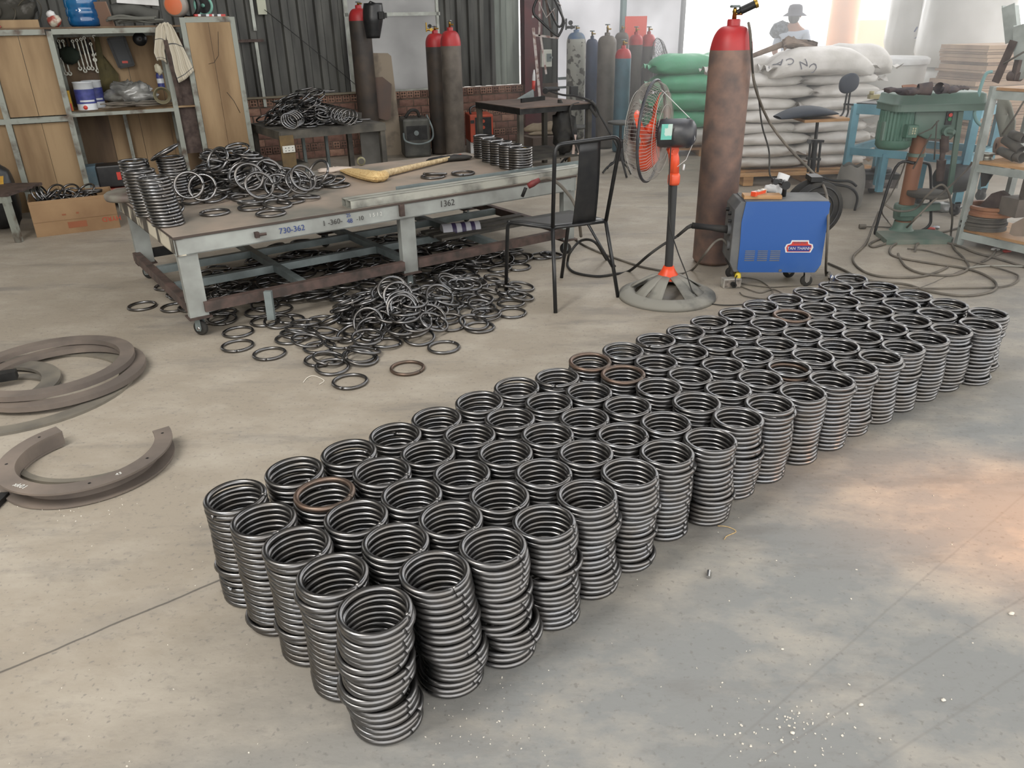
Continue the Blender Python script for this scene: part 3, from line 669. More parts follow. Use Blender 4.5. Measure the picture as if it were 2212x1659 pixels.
for s_ in (-.48, 0.0, .88, 1.07, 1.5): cbox('post', s_ - .022, s_ + .022, 0, 1.53, -.55, -.51, M['cabsteel'])
for s0, s1, z_, o_ in ((-1.5, -.03, 1.525, 0), (.02, .86, 1.525, 0), (-1.5, -.02, .83, 0), (.02, .86, .86, 0), (.02, .86, 1.5, -.53), (1.09, 1.48, 1.6, 0)): cbox('rail', s0, s1, z_ - .022, z_ + .022, o_ - .02, o_ + .02, M['cabsteel'])
cbox('shelf', -1.5, 1.05, 1.545, 1.56, -.55, .02, M['plyd']); cbox('shelf', .0, 1.05, .868, .882, -.55, .02, M['ply']); cbox('shelf', .0, 1.05, .10, .115, -.55, .02, M['plyd'])
for s0, s1, z0, z1 in ((-1.5, -1.06, .05, 1.6), (-1.05, -.505, .85, 1.51), (-1.05, -.505, .05, .81), (-.455, -.24, .86, 1.5), (-.236, -.024, .86, 1.5), (-.455, -.235, .05, .80), (-.232, -.024, .05, .80)):
    cbox('plywood_panel', s0, s1, z0, z1, -.03, -.018, M['ply'])
cbox('plywood_panel', -1.5, -.06, 1.545, 1.62, -.03, -.012, M['ply'])
for s0, s1 in ((1.095, 1.285), (1.288, 1.478)): cbox('plywood_panel', s0, s1, .03, 1.625, .005, .018, M['ply'])
for k in range(4): cbox('back_board', .02 + k * .27, .02 + (k + 1) * .27 - .004, .1, 1.5, -.56, -.548, M['plyd' if k < 1 else 'ply'])
cbox('side_panel', .9, 1.05, .1, 1.5, -.35, -.338, M['plyd']); cbox('back_post', .42, .45, .1, .86, -.5, -.47, M['cabsteel'])
cbox('side_panel', .905, 1.045, .45, 1.45, -.05, -.035, M['rust'])
# marks scratched and drawn on the right panel
mb = MB(); mb.tube([CP(1.36, 1.5, .019), CP(1.33, 1.3, .019), CP(1.28, 1.24, .019), CP(1.23, 1.23, .019)], .002, 4); obj('scribble', mb, M['dark'], cab, world=True); mb = MB(); mb.tube([CP(1.35, .98, .019), CP(1.4, .9, .019), CP(1.44, .79, .019)], .0025, 4); obj('scribble', mb, M['dark'], cab, world=True)
def onshelf(name, label, cat, mb, m_, group=None, bev=0, base=None): return single(name, mb, m_, label, cat, group, bev, base)
CV = lambda px, py, off=0.0: V(px, py, CP(0, 0, off), CA)
def cylat(mb, px, py0, py1, wpx, off, seg=24, prof=None):
    "upright cylinder standing at depth off behind the cabinet front, from its top and bottom pixels"
    a = CV(px, py0, off); b = CV(px, py1, off); r = (CV(px + wpx / 2, py1, off) - CV(px - wpx / 2, py1, off)).length / 2
    return a, b, r
# paint cans on the middle shelf
zs = .882
M['canw'] = mat('can_white', S(196, 200, 204), .4, .1); M['canb'] = mat('can_blue_label', S(44, 52, 110), .5, 0, noise=S(60, 66, 130), scale=30); M['redp'] = mat('red_plastic', S(190, 60, 48), .45)
for k, (px, off, lab) in enumerate(((190, -.13, 'front white paint can with blue label and red dot on the tool shelf'), (209, -.32, 'white paint can standing behind the blue labelled one'))):
    b = CV(px, 232, off); b.z = zs; r = .082; t = thing('paint_can', lab, 'paint can', b, CA)
    h = .235; mb = MB(); mb.lathe([(0, 0), (r, 0), (r, .004), (r - .002, .006), (r - .002, h - .008), (r + .001, h - .006), (r + .001, h), (r - .01, h), (r - .012, h - .012), (0, h - .012)], 28); obj('body', mb, M['canw'], t)
    mb = MB(); mb.lathe([(r + .0005, .055), (r + .0005, .175)], 28, a0=PI * 1.02, a1=PI * 1.98); l_ = obj('label_band', mb, M['canb'], t)
    mb = MB(); mb.lathe([(r + .001, .07), (r + .001, .085)], 20, a0=PI * 1.3, a1=PI * 1.8); obj('label_text', mb, M['canw'], l_)
    mb = MB(); mb.lathe([(0, 0), (.018, 0), (.018, .003), (0, .003)], 14, (math.sin(-.2) * r, -math.cos(.2) * r - .001, .025), (0, -1, 0)); obj('red_dot', mb, M['redp'], t)
    mb = MB(); mb.tube([(r * math.cos(a), -r * .1 - .02 * math.sin(a), h - .05 + .05 * math.sin(a) * .2) for a in [PI * i / 12 for i in range(13)]], .0018, 5); obj('handle', mb, M['chrome'], t)
def bx(name, label, cat, px, py, w_, d_, h_, off, z0, m_, rot=0.0, tilt=0.0, group=None, bev=.003):
    b = CV(px, py, off); mb = MB(); mb.box((0, 0, h_ / 2), (w_, d_, h_)); o = obj(name, mb, m_, None, bev=bev); o.location = (b.x, b.y, z0); o.rotation_euler = (0, tilt, CA + rot); return tag(o, label, cat, group)
M['yel'] = mat('yellow_card', S(196, 156, 50), .6, 0, noise=S(170, 128, 40), scale=12)
o = bx('cardboard_carton', 'small yellow carton squeezed between cabinet post and paint can', 'box', 150, 237, .07, .1, .17, -.12, zs, M['yel'])
mb = MB(); mb.box((0, -.051, .035), (.06, .002, .06)); obj('printed_patch', mb, M['redp'], o)
# hanging spanners and dark pliers on the back board
M['span'] = mat('spanner_steel', S(160, 160, 150), .4, .8, noise=S(110, 108, 100), scale=20)
def spanner(L, w=.011):
    mb = MB(); mb.prism([(-w / 2, -L), (w / 2, -L), (w * .4, 0), (-w * .4, 0)], -.002, .002, (0, 0, 0), (1, 0, 0), (0, 0, 1))
    mb.lathe([(w * .55, -.003), (w * 1.15, -.003), (w * 1.15, .003), (w * .55, .003), (w * .55, -.003)], 14, (0, 0, .004), (0, 1, 0), False)
    mb.lathe([(w * .6, -.003), (w * 1.5, -.003), (w * 1.5, .003), (w * .6, .003), (w * .6, -.003)], 14, (0, 0, -L - w), (0, 1, 0), False, a0=-1.0, a1=4.1)
    return mb
first = None
SP = [(160, 90, 55, 'leftmost'), (169, 88, 62, 'second'), (178, 86, 58, 'third'), (185, 83, 62, 'fourth'), (199, 96, 30, 'short fifth'), (206, 80, 50, 'sixth'), (130, 90, 22, 'small far left'), (139, 90, 22, 'small second left'), (137, 128, 28, 'lower left'), (146, 130, 26, 'lower second'), (205, 120, 30, 'lower right'), (212, 118, 34, 'lowest right')]
for k, (px, py, L, nm) in enumerate(SP):
    p = CV(px - 3, py, -.5); q = CV(px + 5, py + L, -.5); o = obj('spanner', spanner((q - p).length, .012), M['span'], None); o.location = p; o.rotation_euler = (0, -.04, CA)
    tag(o, f'{nm} spanner hanging on the dark back board above the paint cans', 'spanner', 'spanners hanging in the cabinet')
mb = MB(); rr = random.Random(2)
for k in range(9):
    p = CV(122 + k * 9, 84 + rr.uniform(-2, 4), -.51); mb.tube([p, p + Vector((.01, 0, -.05)), p + Vector((.0, 0, -.13))], .006, 6); mb.tube([p + Vector((0, 0, -.05)), p + Vector((.02, 0, -.12))], .005, 6)
o = single('pliers', mb, M['dark'], 'row of dark pliers hanging at the top left of the back board', 'pliers'); o['kind'] = 'stuff'
mb = MB(); a = CV(150, 120, -.47); mb.blob(a, (.09, .03, .07), 14, 8, lambda v, u, w_: v * (1 + .15 * math.sin(5 * w_ + u * 3))); single('work_glove', mb, mat('dark_green_cloth', S(34, 44, 34), .9), 'dark green crumpled cloth hanging among the tools', 'cloth')
# apron / bag hanging
mb = MB(); pts = [(203, 78), (214, 80), (222, 118), (236, 135), (256, 160), (258, 190), (230, 205), (222, 214), (214, 160)]
poly = [CV(x, y, -.5) for x, y in pts]; cen = sum(poly, Vector()) / len(poly); nrm = Vector((cy_, -cx_, 0))
rows = [[cen.lerp(p, f) + nrm * (.05 * (1 - f * f) + .012 * math.sin(7 * i + f * 9)) for i, p in enumerate(poly)] for f in (.02, .35, .7, .9, 1.0)]
mb.grid(rows, True); single('canvas_apron', mb, mat('olive_canvas', S(84, 76, 44), .85, 0, noise=S(64, 58, 34), scale=9), 'olive canvas apron hanging on the cabinet back board', 'apron')
# dark tilted tray with a raised rim, black disc
def cvpoly(pts, off): return [CV(x, y, off) for x, y in pts]
tr = thing('tool_tray', 'dark grey shallow tray hanging askew on the back board with a red mark', 'tray', CV(262, 115, -.5))
q = cvpoly([(232, 84), (268, 80), (289, 140), (258, 146)], -.5); fr = MB(); nn = nrm
for i in range(4): fr.beam(q[i] + nn * .01, q[(i + 1) % 4] + nn * .01, .02, .02, up=nn)
obj('rim', fr, M['dark'], tr, world=True); mb = MB(); mb.add([p for p in q] + [p + nn * .004 for p in q], [(0, 1, 2, 3), (4, 5, 6, 7)], False); obj('tray_floor', mb, mat('slate', S(58, 60, 62), .6), tr, world=True)
a = CV(270, 134, -.5) + nn * .008; mb = MB(); mb.box(a, (.05, .006, .02), RZ(CA)); obj('red_mark', mb, M['redp'], tr, world=True)
a = CV(302, 84, -.53); mb = MB(); mb.lathe([(.008, .02), (.06, .022), (.062, 0), (.008, 0)], 28, a, nn); single('grinding_disc', mb, M['black'], 'round black grinding disc hung on the cabinet back board', 'disc')
# plastic bag, cables and a coil on the shelf
M['bag'] = mat('clear_plastic_film', S(140, 140, 136), .25, 0, noise=S(90, 90, 88), scale=9, spec=.8)
b = CV(290, 228, -.25); b.z = zs + .1; rr = random.Random(9)
def crumple(amp, f=3.0, seed=0):
    import mathutils.noise as mn
    return lambda v, a, b_: v * (1 + amp * mn.noise(v.normalized() * f + Vector((seed, seed * 1.7, 0))) + amp * .5 * mn.noise(v.normalized() * f * 3 + Vector((seed, 0, 0))))
mb = MB(); mb.blob(b, (.24, .12, .1), 40, 20, crumple(.5, 2.2, 3)); single('plastic_bag', mb, M['bag'], 'crumpled clear plastic bag lying on the tool shelf', 'bag')
mb = MB(); rr = random.Random(4)
for k in range(5):
    pts = [CP(.28 + i * .1 + rr.uniform(-.03, .03), zs + .01 + .008 * k + rr.uniform(0, .006), -.06 - rr.uniform(0, .08)) for i in range(6)]; mb.tube(smoothpath(pts, 5), .006, 6)
single('cable_bundle', mb, M['cable'], 'bundle of dusty cables on the front of the tool shelf', 'cable')
mb = MB(); a = CV(350, 206, -.05)
for k in range(5): mb.lathe([(.055 + .004 * k + .006 * math.cos(t), .008 * k + .006 * math.sin(t)) for t in [PI * 2 * i / 8 for i in range(9)]], 24, a - nn * .0, nn)
single('hose_coil', mb, mat('olive_hose', S(110, 104, 80), .6), 'small coil of pale hose at the right end of the tool shelf', 'hose')
t = thing('spray_can', 'blue and white spray can hanging beside the cabinet post', 'spray can', CV(350, 192, -.12)); a = CV(350, 192, -.12)
mb = MB(); mb.lathe([(0, 0), (.028, 0), (.03, .01), (.03, .12), (.02, .14), (0, .14)], 18); obj('body', mb, M['canb'], t); mb = MB(); mb.lathe([(.0305, .05), (.0305, .09)], 18); obj('label_band', mb, M['canw'], t); mb = MB(); mb.lathe([(0, .14), (.01, .14), (.01, .155), (0, .16)], 10); obj('nozzle', mb, M['black'], t)
mb = MB(); mb.blob(CV(342, 150, .0), (.03, .025, .045), 16, 10, crumple(.4, 3, 8)); single('cotton_glove', mb, mat('cotton', S(176, 170, 150), .9), 'off-white cotton glove tucked under the towel on the post', 'glove')
# striped towel over the post top
tw = MB(); M['towel'] = bpy.data.materials.new('striped_towel'); mt = M['towel']; mt.use_nodes = True; N = mt.node_tree.nodes; Lk = mt.node_tree.links
tc = N.new('ShaderNodeTexCoord'); sp_ = N.new('ShaderNodeSeparateXYZ'); Lk.new(tc.outputs['UV'], sp_.inputs[0])
def stripe(inp, n_, wd):
    a_ = N.new('ShaderNodeMath'); a_.operation = 'MULTIPLY'; a_.inputs[1].default_value = n_; Lk.new(inp, a_.inputs[0]); f_ = N.new('ShaderNodeMath'); f_.operation = 'FRACT'; Lk.new(a_.outputs[0], f_.inputs[0])
    g_ = N.new('ShaderNodeMath'); g_.operation = 'LESS_THAN'; g_.inputs[1].default_value = wd; Lk.new(f_.outputs[0], g_.inputs[0]); return g_.outputs[0]
mxm = N.new('ShaderNodeMath'); mxm.operation = 'MAXIMUM'; Lk.new(stripe(sp_.outputs[0], 9, .09), mxm.inputs[0]); Lk.new(stripe(sp_.outputs[1], 2.2, .035), mxm.inputs[1])
mc = N.new('ShaderNodeMix'); mc.data_type = 'RGBA'; mc.inputs[6].default_value = (*S(186, 178, 160), 1); mc.inputs[7].default_value = (*S(84, 84, 84), 1); Lk.new(mxm.outputs[0], mc.inputs[0]); Lk.new(mc.outputs[2], N['Principled BSDF'].inputs['Base Color']); N['Principled BSDF'].inputs['Roughness'].default_value = .9
LEFT = [[(346, 50), (353, 49), (360, 48)], [(336, 62), (348, 60), (360, 62)], [(334, 90), (348, 88), (358, 95)], [(332, 114), (345, 112), (356, 110)], [(339, 132), (350, 130), (361, 138)]]
RIGHT = [[(352, 48), (360, 47), (368, 52)], [(356, 60), (368, 60), (377, 66)], [(360, 85), (374, 84), (390, 92)], [(370, 120), (386, 118), (405, 122)], [(377, 155), (392, 148), (412, 136)], [(385, 179), (402, 170), (419, 152)]]
def cloth(rows, off0, off1, mbx):
    rws = []
    for i, r in enumerate(rows):
        pr = []
        for j in range(13):
            u = j / 12; x = r[0][0] * (1 - u) * (1 - 2 * u) + 4 * u * (1 - u) * r[1][0] + u * (2 * u - 1) * r[2][0]; y = r[0][1] * (1 - u) * (1 - 2 * u) + 4 * u * (1 - u) * r[1][1] + u * (2 * u - 1) * r[2][1]
            pr.append(CV(x, y, off0 + (off1 - off0) * i / (len(rows) - 1) + .014 * math.sin(u * 15 + i * .4) * (.4 + .6 * i / len(rows))))
        rws.append(pr)
    out = []
    for k in range(len(rws) - 1):
        for t in range(4): out.append([rws[k][j].lerp(rws[k + 1][j], t / 4) for j in range(13)])
    out.append(rws[-1]); mbx.grid(out)
cloth(LEFT, .03, .04, tw); n1 = len(tw.v); cloth(RIGHT, .03, .05, tw); n2 = len(tw.v) - n1
tow = single('striped_towel', tw, mt, 'white towel with thin grey check lines draped over a cabinet post', 'towel')
uv = tow.data.uv_layers.new(name='UVMap')
for lp in tow.data.loops:
    vi = lp.vertex_index; vv = vi if vi < n1 else vi - n1; tot = (n1 if vi < n1 else n2) // 13
    uv.data[lp.index].uv = ((vv % 13) / 12, (vv // 13) / max(1, tot - 1))
sol = tow.modifiers.new('thick', 'SOLIDIFY'); sol.thickness = .004
mb = MB(); p = CP(.93, 1.56, .03); mb.beam(CP(.9, 1.44, .05), CP(.925, .95, .05), .03, .04); single('grey_batten', mb, M['rust'], 'brown batten fixed beside the towel on the cabinet post', 'batten')
# low shelf: grey-blue box, black case, red bag
o = bx('carton', 'grey and pale blue printed carton on the lowest cabinet shelf', 'box', 205, 392, .24, .2, .27, -.25, .115, mat('blue_print_carton', S(92, 116, 128), .6, 0, noise=S(128, 138, 138), scale=5), .1)
mb = MB(); mb.box((.0, -.101, .05), (.2, .003, .09)); obj('white_panel', mb, mat('dull_white', S(150, 150, 150), .6), o)
o = bx('power_tool_case', 'black power tool case with red latch on the lowest shelf', 'tool case', 246, 384, .27, .22, .2, -.2, .19, M['black'], bev=.015); mb = MB(); mb.box((.05, -.113, .1), (.035, .012, .07)); obj('latch', mb, M['redp'], o)
o = bx('red_bag', 'flat red and white packet under the black tool case', 'packet', 246, 396, .3, .24, .05, -.15, .13, mat('red_packet', S(176, 60, 46), .4, 0, noise=S(180, 170, 160), scale=5, lo=.5, hi=.6), bev=.02)
# ---- cardboard box with rings
bA, bB = U(81, 513), U(214, 497); bd = (bB - bA); bl = bd.length; ba = math.atan2(bd.y, bd.x); bl = .62
M['card'] = mat('brown_cardboard', S(152, 124, 92), .85, 0, noise=S(130, 102, 74), scale=3, detail=6)
cbx = thing('cardboard_box', 'low open cardboard box of steel rings with upside-down red print', 'box', bA + Vector((math.cos(ba) * bl / 2 - math.sin(ba) * .2, math.sin(ba) * bl / 2 + math.cos(ba) * .2, 0)), ba)
bh = .285; bw = .4
for nm, c_, s_ in (('front_panel', (0, -bw / 2, bh / 2), (bl, .006, bh)), ('back_panel', (0, bw / 2, bh / 2), (bl, .006, bh)), ('side_panel', (-bl / 2, 0, bh / 2), (.006, bw, bh)), ('side_panel', (bl / 2, 0, bh / 2), (.006, bw, bh)), ('bottom_panel', (0, 0, .004), (bl, bw, .006))):
    mb = MB(); mb.box(c_, s_); obj(nm, mb, M['card'], cbx)
mb = MB(); mb.box((-.0, -bw / 2 - .005, bh * .66), (bl, .004, bh * .5)); obj('folded_flap', mb, M['card'], cbx, label='front flap folded down over the side')
M['redink'] = mat('red_print', S(170, 62, 44), .8); M['drk'] = mat('dark_print', S(96, 76, 58), .8)
text_obj('printed_lettering', 'HYRD', .055, M['redink'], cbx, Vector((bl / 2 - .05, -bw / 2 - .0045, .085)), REU(PI / 2, PI, 0), .0004)
mb = MB(); mb.box((bl / 2 - .06, -bw / 2 - .0045, .13), (.11, .002, .012)); obj('printed_line', mb, M['drk'], cbx)
mb = MB(); mb.box((.0, -bw / 2 - .004, .07), (.14, .002, .05)); mb.box((-.08, -bw / 2 - .0075, .16), (.03, .002, .012)); mb.box((.02, -bw / 2 - .0075, .163), (.02, .002, .014)); obj('printed_patch', mb, mat('faded_red', S(138, 84, 58), .85), cbx)
cb = cbx.location; hb = Heap(cb.x - .6, cb.y - .5, cb.x + .6, cb.y + .5, .16, .006); rc = random.Random(21)
def smb():
    u, v_ = rc.uniform(-.21, .2), rc.uniform(-.1, .1); return cb.x + math.cos(ba) * u - math.sin(ba) * v_, cb.y + math.sin(ba) * u + math.cos(ba) * v_
heapfill(hb, rc, 34, smb, 'steel ring lying in the open cardboard box', 'rings in the cardboard box', .8)
for k, (u, rx_, rz_) in enumerate(((-.24, 1.2, 1.3), (-.21, 1.15, 1.35), (-.18, 1.2, 1.4), (-.1, 1.0, -.6), (.0, .8, -.5), (.12, .6, -.9))):
    ring(Vector((cb.x + math.cos(ba) * u, cb.y + math.sin(ba) * u, .3)), RZ(ba + rz_) @ Matrix.Rotation(rx_, 3, 'X'), 0, 'ring standing on edge in the cardboard box', 'rings in the cardboard box')
# ---- yellow and black sack, small bench leg at the frame's left edge
g = thing('paper_sack', 'yellow printed sack with rounded black top at the far left edge', 'sack', U(30, 500) + Vector((-.17, .12, 0)), CA)
mb = MB(); mb.blob((0, 0, .28), (.19, .13, .28), 24, 16, crumple(.12, 2, 1), p=3.2); obj('bag_body', mb, M['black'], g)
mb = MB(); rows = [[(x + .01 * math.sin(z_ * 30), -.133 + .35 * x * x - (.004 if 1 else 0), z_) for x in np.linspace(-.16, .13, 8)] for z_ in np.linspace(.24, .45, 6)]; mb.grid(rows); obj('yellow_print', mb, M['yel'], g)
mb = MB(); mb.lathe([(.02, -.136), (.03, -.136)], 16, (.06, 0, .28), (0, 1, 0), False); mb.lathe([(.02, -.136), (.03, -.136)], 16, (.01, 0, .28), (0, 1, 0), False); obj('printed_circles', mb, M['redink'], g)
lp, lt = U(42, 525), None
st = thing('small_steel_bench', 'weathered little steel bench cut by the left edge of the picture', 'bench', U(20, 528) + Vector((-.3, .1, 0)))
a = U(42, 523); mb = MB(); mb.beam(a, a + Vector((-.008, 0, .32)), .045, .045); obj('leg', mb, M['cabsteel'], st, world=True)
mb = MB(); mb.beam(a + Vector((-.6, 0, 0)), a + Vector((-.6, 0, .32)), .045, .045); obj('leg', mb, M['cabsteel'], st, world=True)
for k in range(2): mb = MB(); b_ = a + Vector((-.6 * k, .45, 0)); mb.beam(b_, b_ + Vector((0, 0, .32)), .045, .045); obj('leg', mb, M['cabsteel'], st, world=True)
for y_ in (0, .45): mb = MB(); mb.beam(a + Vector((-.65, y_, .34)), a + Vector((.02, y_, .34)), .05, .05); obj('rail', mb, M['cabsteel'], st, world=True)
mb = MB(); mb.box(a + Vector((-.31, .22, .375)), (.68, .5, .02)); obj('seat', mb, M['rust'], st, world=True)
# ---- clutter on top of the cabinet
zt = 1.56
M['bluep'] = mat('blue_translucent_bottle', S(24, 100, 150), .12, 0, noise=S(14, 70, 120), scale=6, spec=.9)
b = CV(184, 50, -.22); b.z = zt; mb = MB(); r = .135
mb.lathe([(0, 0), (r * .8, 0), (r * .93, .02), (r * .98, .06), (r * .93, .075), (r, .09), (r, .13), (r * .94, .145), (r, .16), (r, .22), (r * .94, .24), (r, .26), (r, .33), (r * .8, .4), (.04, .44), (.03, .49), (0, .49)], 32, b); single('water_bottle', mb, M['bluep'], 'big blue ribbed water bottle standing on top of the cabinet', 'water bottle')
t = thing('plastic_cup', 'red and white crumpled packet beside the blue bottle', 'packet', CV(118, 50, -.1)); t.location.z = zt
mb = MB(); mb.blob((0, 0, .05), (.055, .04, .05), 20, 12, crumple(.3, 2, 5)); obj('wrapper', mb, mat('packet_red', S(150, 70, 60), .4, 0, noise=S(190, 186, 170), scale=10, lo=.45, hi=.55), t); mb = MB(); mb.blob((-.01, -.01, .1), (.035, .03, .03), 16, 10, crumple(.2, 2, 2)); obj('cap', mb, M['white'], t)
mb = MB(); rr = random.Random(14)
for k in range(16):
    c_ = CP(rr.uniform(-.62, -.12), zt + .03 + rr.uniform(0, .2), rr.uniform(-.35, -.08)); R_ = rr.uniform(.06, .15); nv = Vector((rr.uniform(-.6, .6), -1, rr.uniform(-.6, 1.2))).normalized(); u_ = nv.orthogonal().normalized(); v_ = nv.cross(u_)
    mb.tube([c_ + u_ * math.cos(t) * R_ + v_ * math.sin(t) * R_ * .6 + Vector((0, 0, max(0, 0))) for t in [2 * PI * i / 22 for i in range(22)]], .0055, 6, True)
for i, v in enumerate(mb.v):
    if v[2] < zt + .006: mb.v[i] = (v[0], v[1], zt + .006)
o = single('hose_tangle', mb, mat('dusty_hose', S(78, 74, 62), .7, 0, noise=S(54, 50, 46), scale=8), 'tangle of dusty hoses heaped on the left of the cabinet top', 'hoses'); o['kind'] = 'stuff'
mb = MB(); mb.blob(CP(-.3, zt + .1, -.3), (.26, .1, .12), 24, 14, crumple(.5, 2, 6)); single('cloth_bundle', mb, mat('dark_rags', S(60, 58, 52), .9, 0, noise=S(110, 108, 104), scale=8, lo=.55, hi=.7), 'dark bundle of rags behind the hose tangle', 'rags')
mb = MB(); mb.tube(smoothpath([CP(-.62, zt + .01, .0), CP(-.5, zt + .035, .0), CP(-.4, zt + .03, .0), CP(-.34, zt + .006, .0)], 6), .01, 8); single('red_hose_end', mb, mat('dull_red_hose', S(140, 70, 62), .6), 'short dull red hose end on the cabinet edge', 'hose')
o = bx('cardboard_sheet', 'small brown card leaning against the blue bottle', 'card', 232, 50, .012, .14, .2, -.14, zt, mat('brown_card', S(130, 104, 88), .8), .9, -.25)
mb = MB(); a = CV(245, 30, -.2); b = CV(345, 44, -.12); a.z = zt + .115; b.z = zt + .07; mb.tube(smoothpath([a, a.lerp(b, .4) + Vector((0, 0, .045)), a.lerp(b, .75) + Vector((0, 0, .01)), b], 6), .06, 16, radii=None); single('rolled_tarpaulin', mb, mat('grey_tarp', S(88, 88, 84), .8, 0, noise=S(66, 66, 62), scale=6, bump=.3), 'thick grey rolled tarpaulin on the cabinet top', 'tarpaulin')
mb = MB(); rr = random.Random(8)
for k in range(8):
    p0 = CP(.45 + rr.uniform(0, .1), zt + .012 + rr.uniform(0, .05), -.02 - rr.uniform(0, .1)); mb.tube(smoothpath([p0, p0 + Vector((.1, .03, rr.uniform(-.0, .03))), p0 + Vector((.22, .1, rr.uniform(-.0, .02))), p0 + Vector((.34, .16, rr.uniform(0, .01)))], 5), .011, 7)
o = single('grey_rope', mb, mat('grey_rope', S(96, 96, 90), .9), 'dusty grey rope lying in front of the rolled tarpaulin', 'rope'); o['kind'] = 'stuff'
bx('white_box', 'flat white box lying on the rolled tarpaulin', 'box', 300, 22, .34, .2, .06, -.2, zt + .17, M['white'], 0, .08)
d_ = thing('orange_fan_head', 'round orange and grey appliance housing on the cabinet top', 'appliance', CV(384, 34, -.1)); d_.location.z = 1.625
mb = MB(); mb.lathe([(0, 0), (.09, 0), (.1, .02), (.1, .1), (.08, .12), (0, .12)], 30, (0, .06, .1), (0, -1, 0)); obj('housing', mb, mat('grey_housing', S(140, 132, 124), .5), d_)
mb = MB(); mb.lathe([(0, .125), (.07, .124), (.078, .12)], 30, (0, .06, .095), (0, -1, 0)); obj('orange_face', mb, mat('faded_orange', S(200, 100, 60), .6, 0, noise=S(190, 112, 76), scale=6), d_)
mb = MB(); mb.lathe([(.09, 0), (.12, .0), (.12, .03), (.09, .03), (.09, 0)], 26, (.08, .1, .1), (-.2, -1, 0)); obj('rim', mb, M['black'], d_)
d_ = thing('green_wheel', 'pale green spoked wheel standing at the back of the cabinet top', 'wheel', CV(442, 30, -.2)); d_.location.z = 1.625
mb = MB(); c_ = (0, 0, .095); mb.lathe([(.078 + .012 * math.cos(t), .012 * math.sin(t)) for t in [2 * PI * i / 10 for i in range(11)]], 30, c_, (0, -1, 0)); obj('rim', mb, mat('pale_green', S(110, 160, 145), .5), d_)
mb = MB(); mb.lathe([(0, .015), (.016, .015), (.016, -.015), (0, -.015)], 12, c_, (0, -1, 0)); obj('hub', mb, bpy.data.materials['pale_green'], d_); mb = MB(); mb.lathe([(0, .0), (.078, .0)], 30, c_, (0, -1, 0)); obj('grille', mb, M['dark'], d_)
mb = MB(); rr = random.Random(6); cols = [mat('carton_red', S(178, 60, 56), .5), M['white'], M['black'], M['canw']]
for k in range(9): mb.cur = k % 4; mb.box(CV(425 + k * 7, 33, -.04) * 1 + Vector((0, 0, 0)), (.045, .05, .018), RZ(CA + rr.uniform(-.2, .2)))
for i, v in enumerate(mb.v): mb.v[i] = (v[0], v[1], v[2])
single('sandpaper_strips', mb, cols, 'red, white and black printed strips on the right cabinet top', 'strips')
# ================================================================== REAR BENCH WITH RING HEAP
B0 = U(604, 284, .66); BA = math.radians(33)
bx_, by_ = math.cos(BA), math.sin(BA)
def BP(a, b, z=0.0): return Vector((B0.x + bx_ * a - by_ * b, B0.y + by_ * a + bx_ * b, z))
rbn = thing('rear_workbench', 'dusty steel workbench at the back carrying a dark heap of rings', 'workbench', BP(.5, .45), BA)
def wb(name, c, size, m_, parent=rbn, rot=BA, bev=0, lab=None):
    mb = MB(); mb.box(c, size, RZ(rot)); return obj(name, mb, m_, parent, world=True, bev=bev, label=lab)
M['dusty'] = mat('dusty_dark_steel', S(92, 88, 80), .75, .1, noise=S(60, 58, 54), scale=6, bump=.15)
wb('tabletop', BP(.52, .45, .65), (1.06, .92, .015), M['dusty'])
for a, b, sx, sy in ((.52, .0, 1.04, .03), (.52, .9, 1.04, .03), (0, .45, .03, .92), (1.04, .45, .03, .92)): wb('apron_rail', BP(a, b, .615), (sx, sy, .06), M['dusty'])
for a, b in ((.02, .02), (1.02, .02), (.02, .88), (1.02, .88)): wb('leg', BP(a, b, .30), (.05, .05, .6), M['dusty'])
wb('lower_shelf', BP(-.25, .18, .335), (1.0, .3, .03), M['dusty'])
for a in (.5, .75): wb('back_leg', BP(a, .86, .3), (.03, .03, .6), M['galv'])
wb('side_plate', BP(.93, .1, .3), (.22, .01, .55), mat('grey_plate', S(96, 94, 90), .7, .1, noise=S(78, 76, 72), scale=5))
sk = thing('socket_board', 'brown board with a white double socket hung on the rear bench corner', 'socket board', BP(-.01, -.03, .40), BA)
mb = MB(); mb.box((.05, -.01, .08), (.13, .015, .29)); obj('board', mb, mat('stained_board', S(112, 92, 58), .8, 0, noise=S(84, 70, 50), scale=9), sk)
mb = MB(); mb.box((.055, -.024, .105), (.115, .014, .06)); fp = obj('socket_plate', mb, mat('aged_white_plastic', S(200, 200, 192), .4), sk, bev=.003)
mb = MB()
for x in (.025, .055, .09):
    for z_ in (.093, .117): mb.cyl((x, -.030, z_), (x, -.033, z_), .0045, 8)
o = obj('socket_holes', mb, M['black'], fp); o['kind'] = 'stuff'
h2 = Heap(B0.x - 1.2, B0.y - .3, B0.x + 1.4, B0.y + 1.9, .66); r2 = random.Random(31)
cA = BP(.42, .42)
def sm2():
    if r2.random() < .8: return r2.gauss(cA.x - .02, .2), r2.gauss(cA.y, .17)
    return r2.uniform(cA.x - .5, cA.x + .55), cA.y + r2.uniform(-.2, .25)
def inB(x, y):
    a = (x - B0.x) * bx_ + (y - B0.y) * by_; b = -(x - B0.x) * by_ + (y - B0.y) * bx_; return .07 < a < 1.0 and .07 < b < .84
heapfill(h2, r2, 115, sm2, 'steel ring lying in the dark heap on the rear bench', 'rings heaped on the rear bench', .9, inB)
for k in range(9):
    ring(U(625 + k * 4.5, 262 - k * 2.2, .74), RZ(.7) @ Matrix.Rotation(.95, 3, 'X'), 0, 'ring leaning in the fanned row at the front of the rear heap', 'rings heaped on the rear bench')
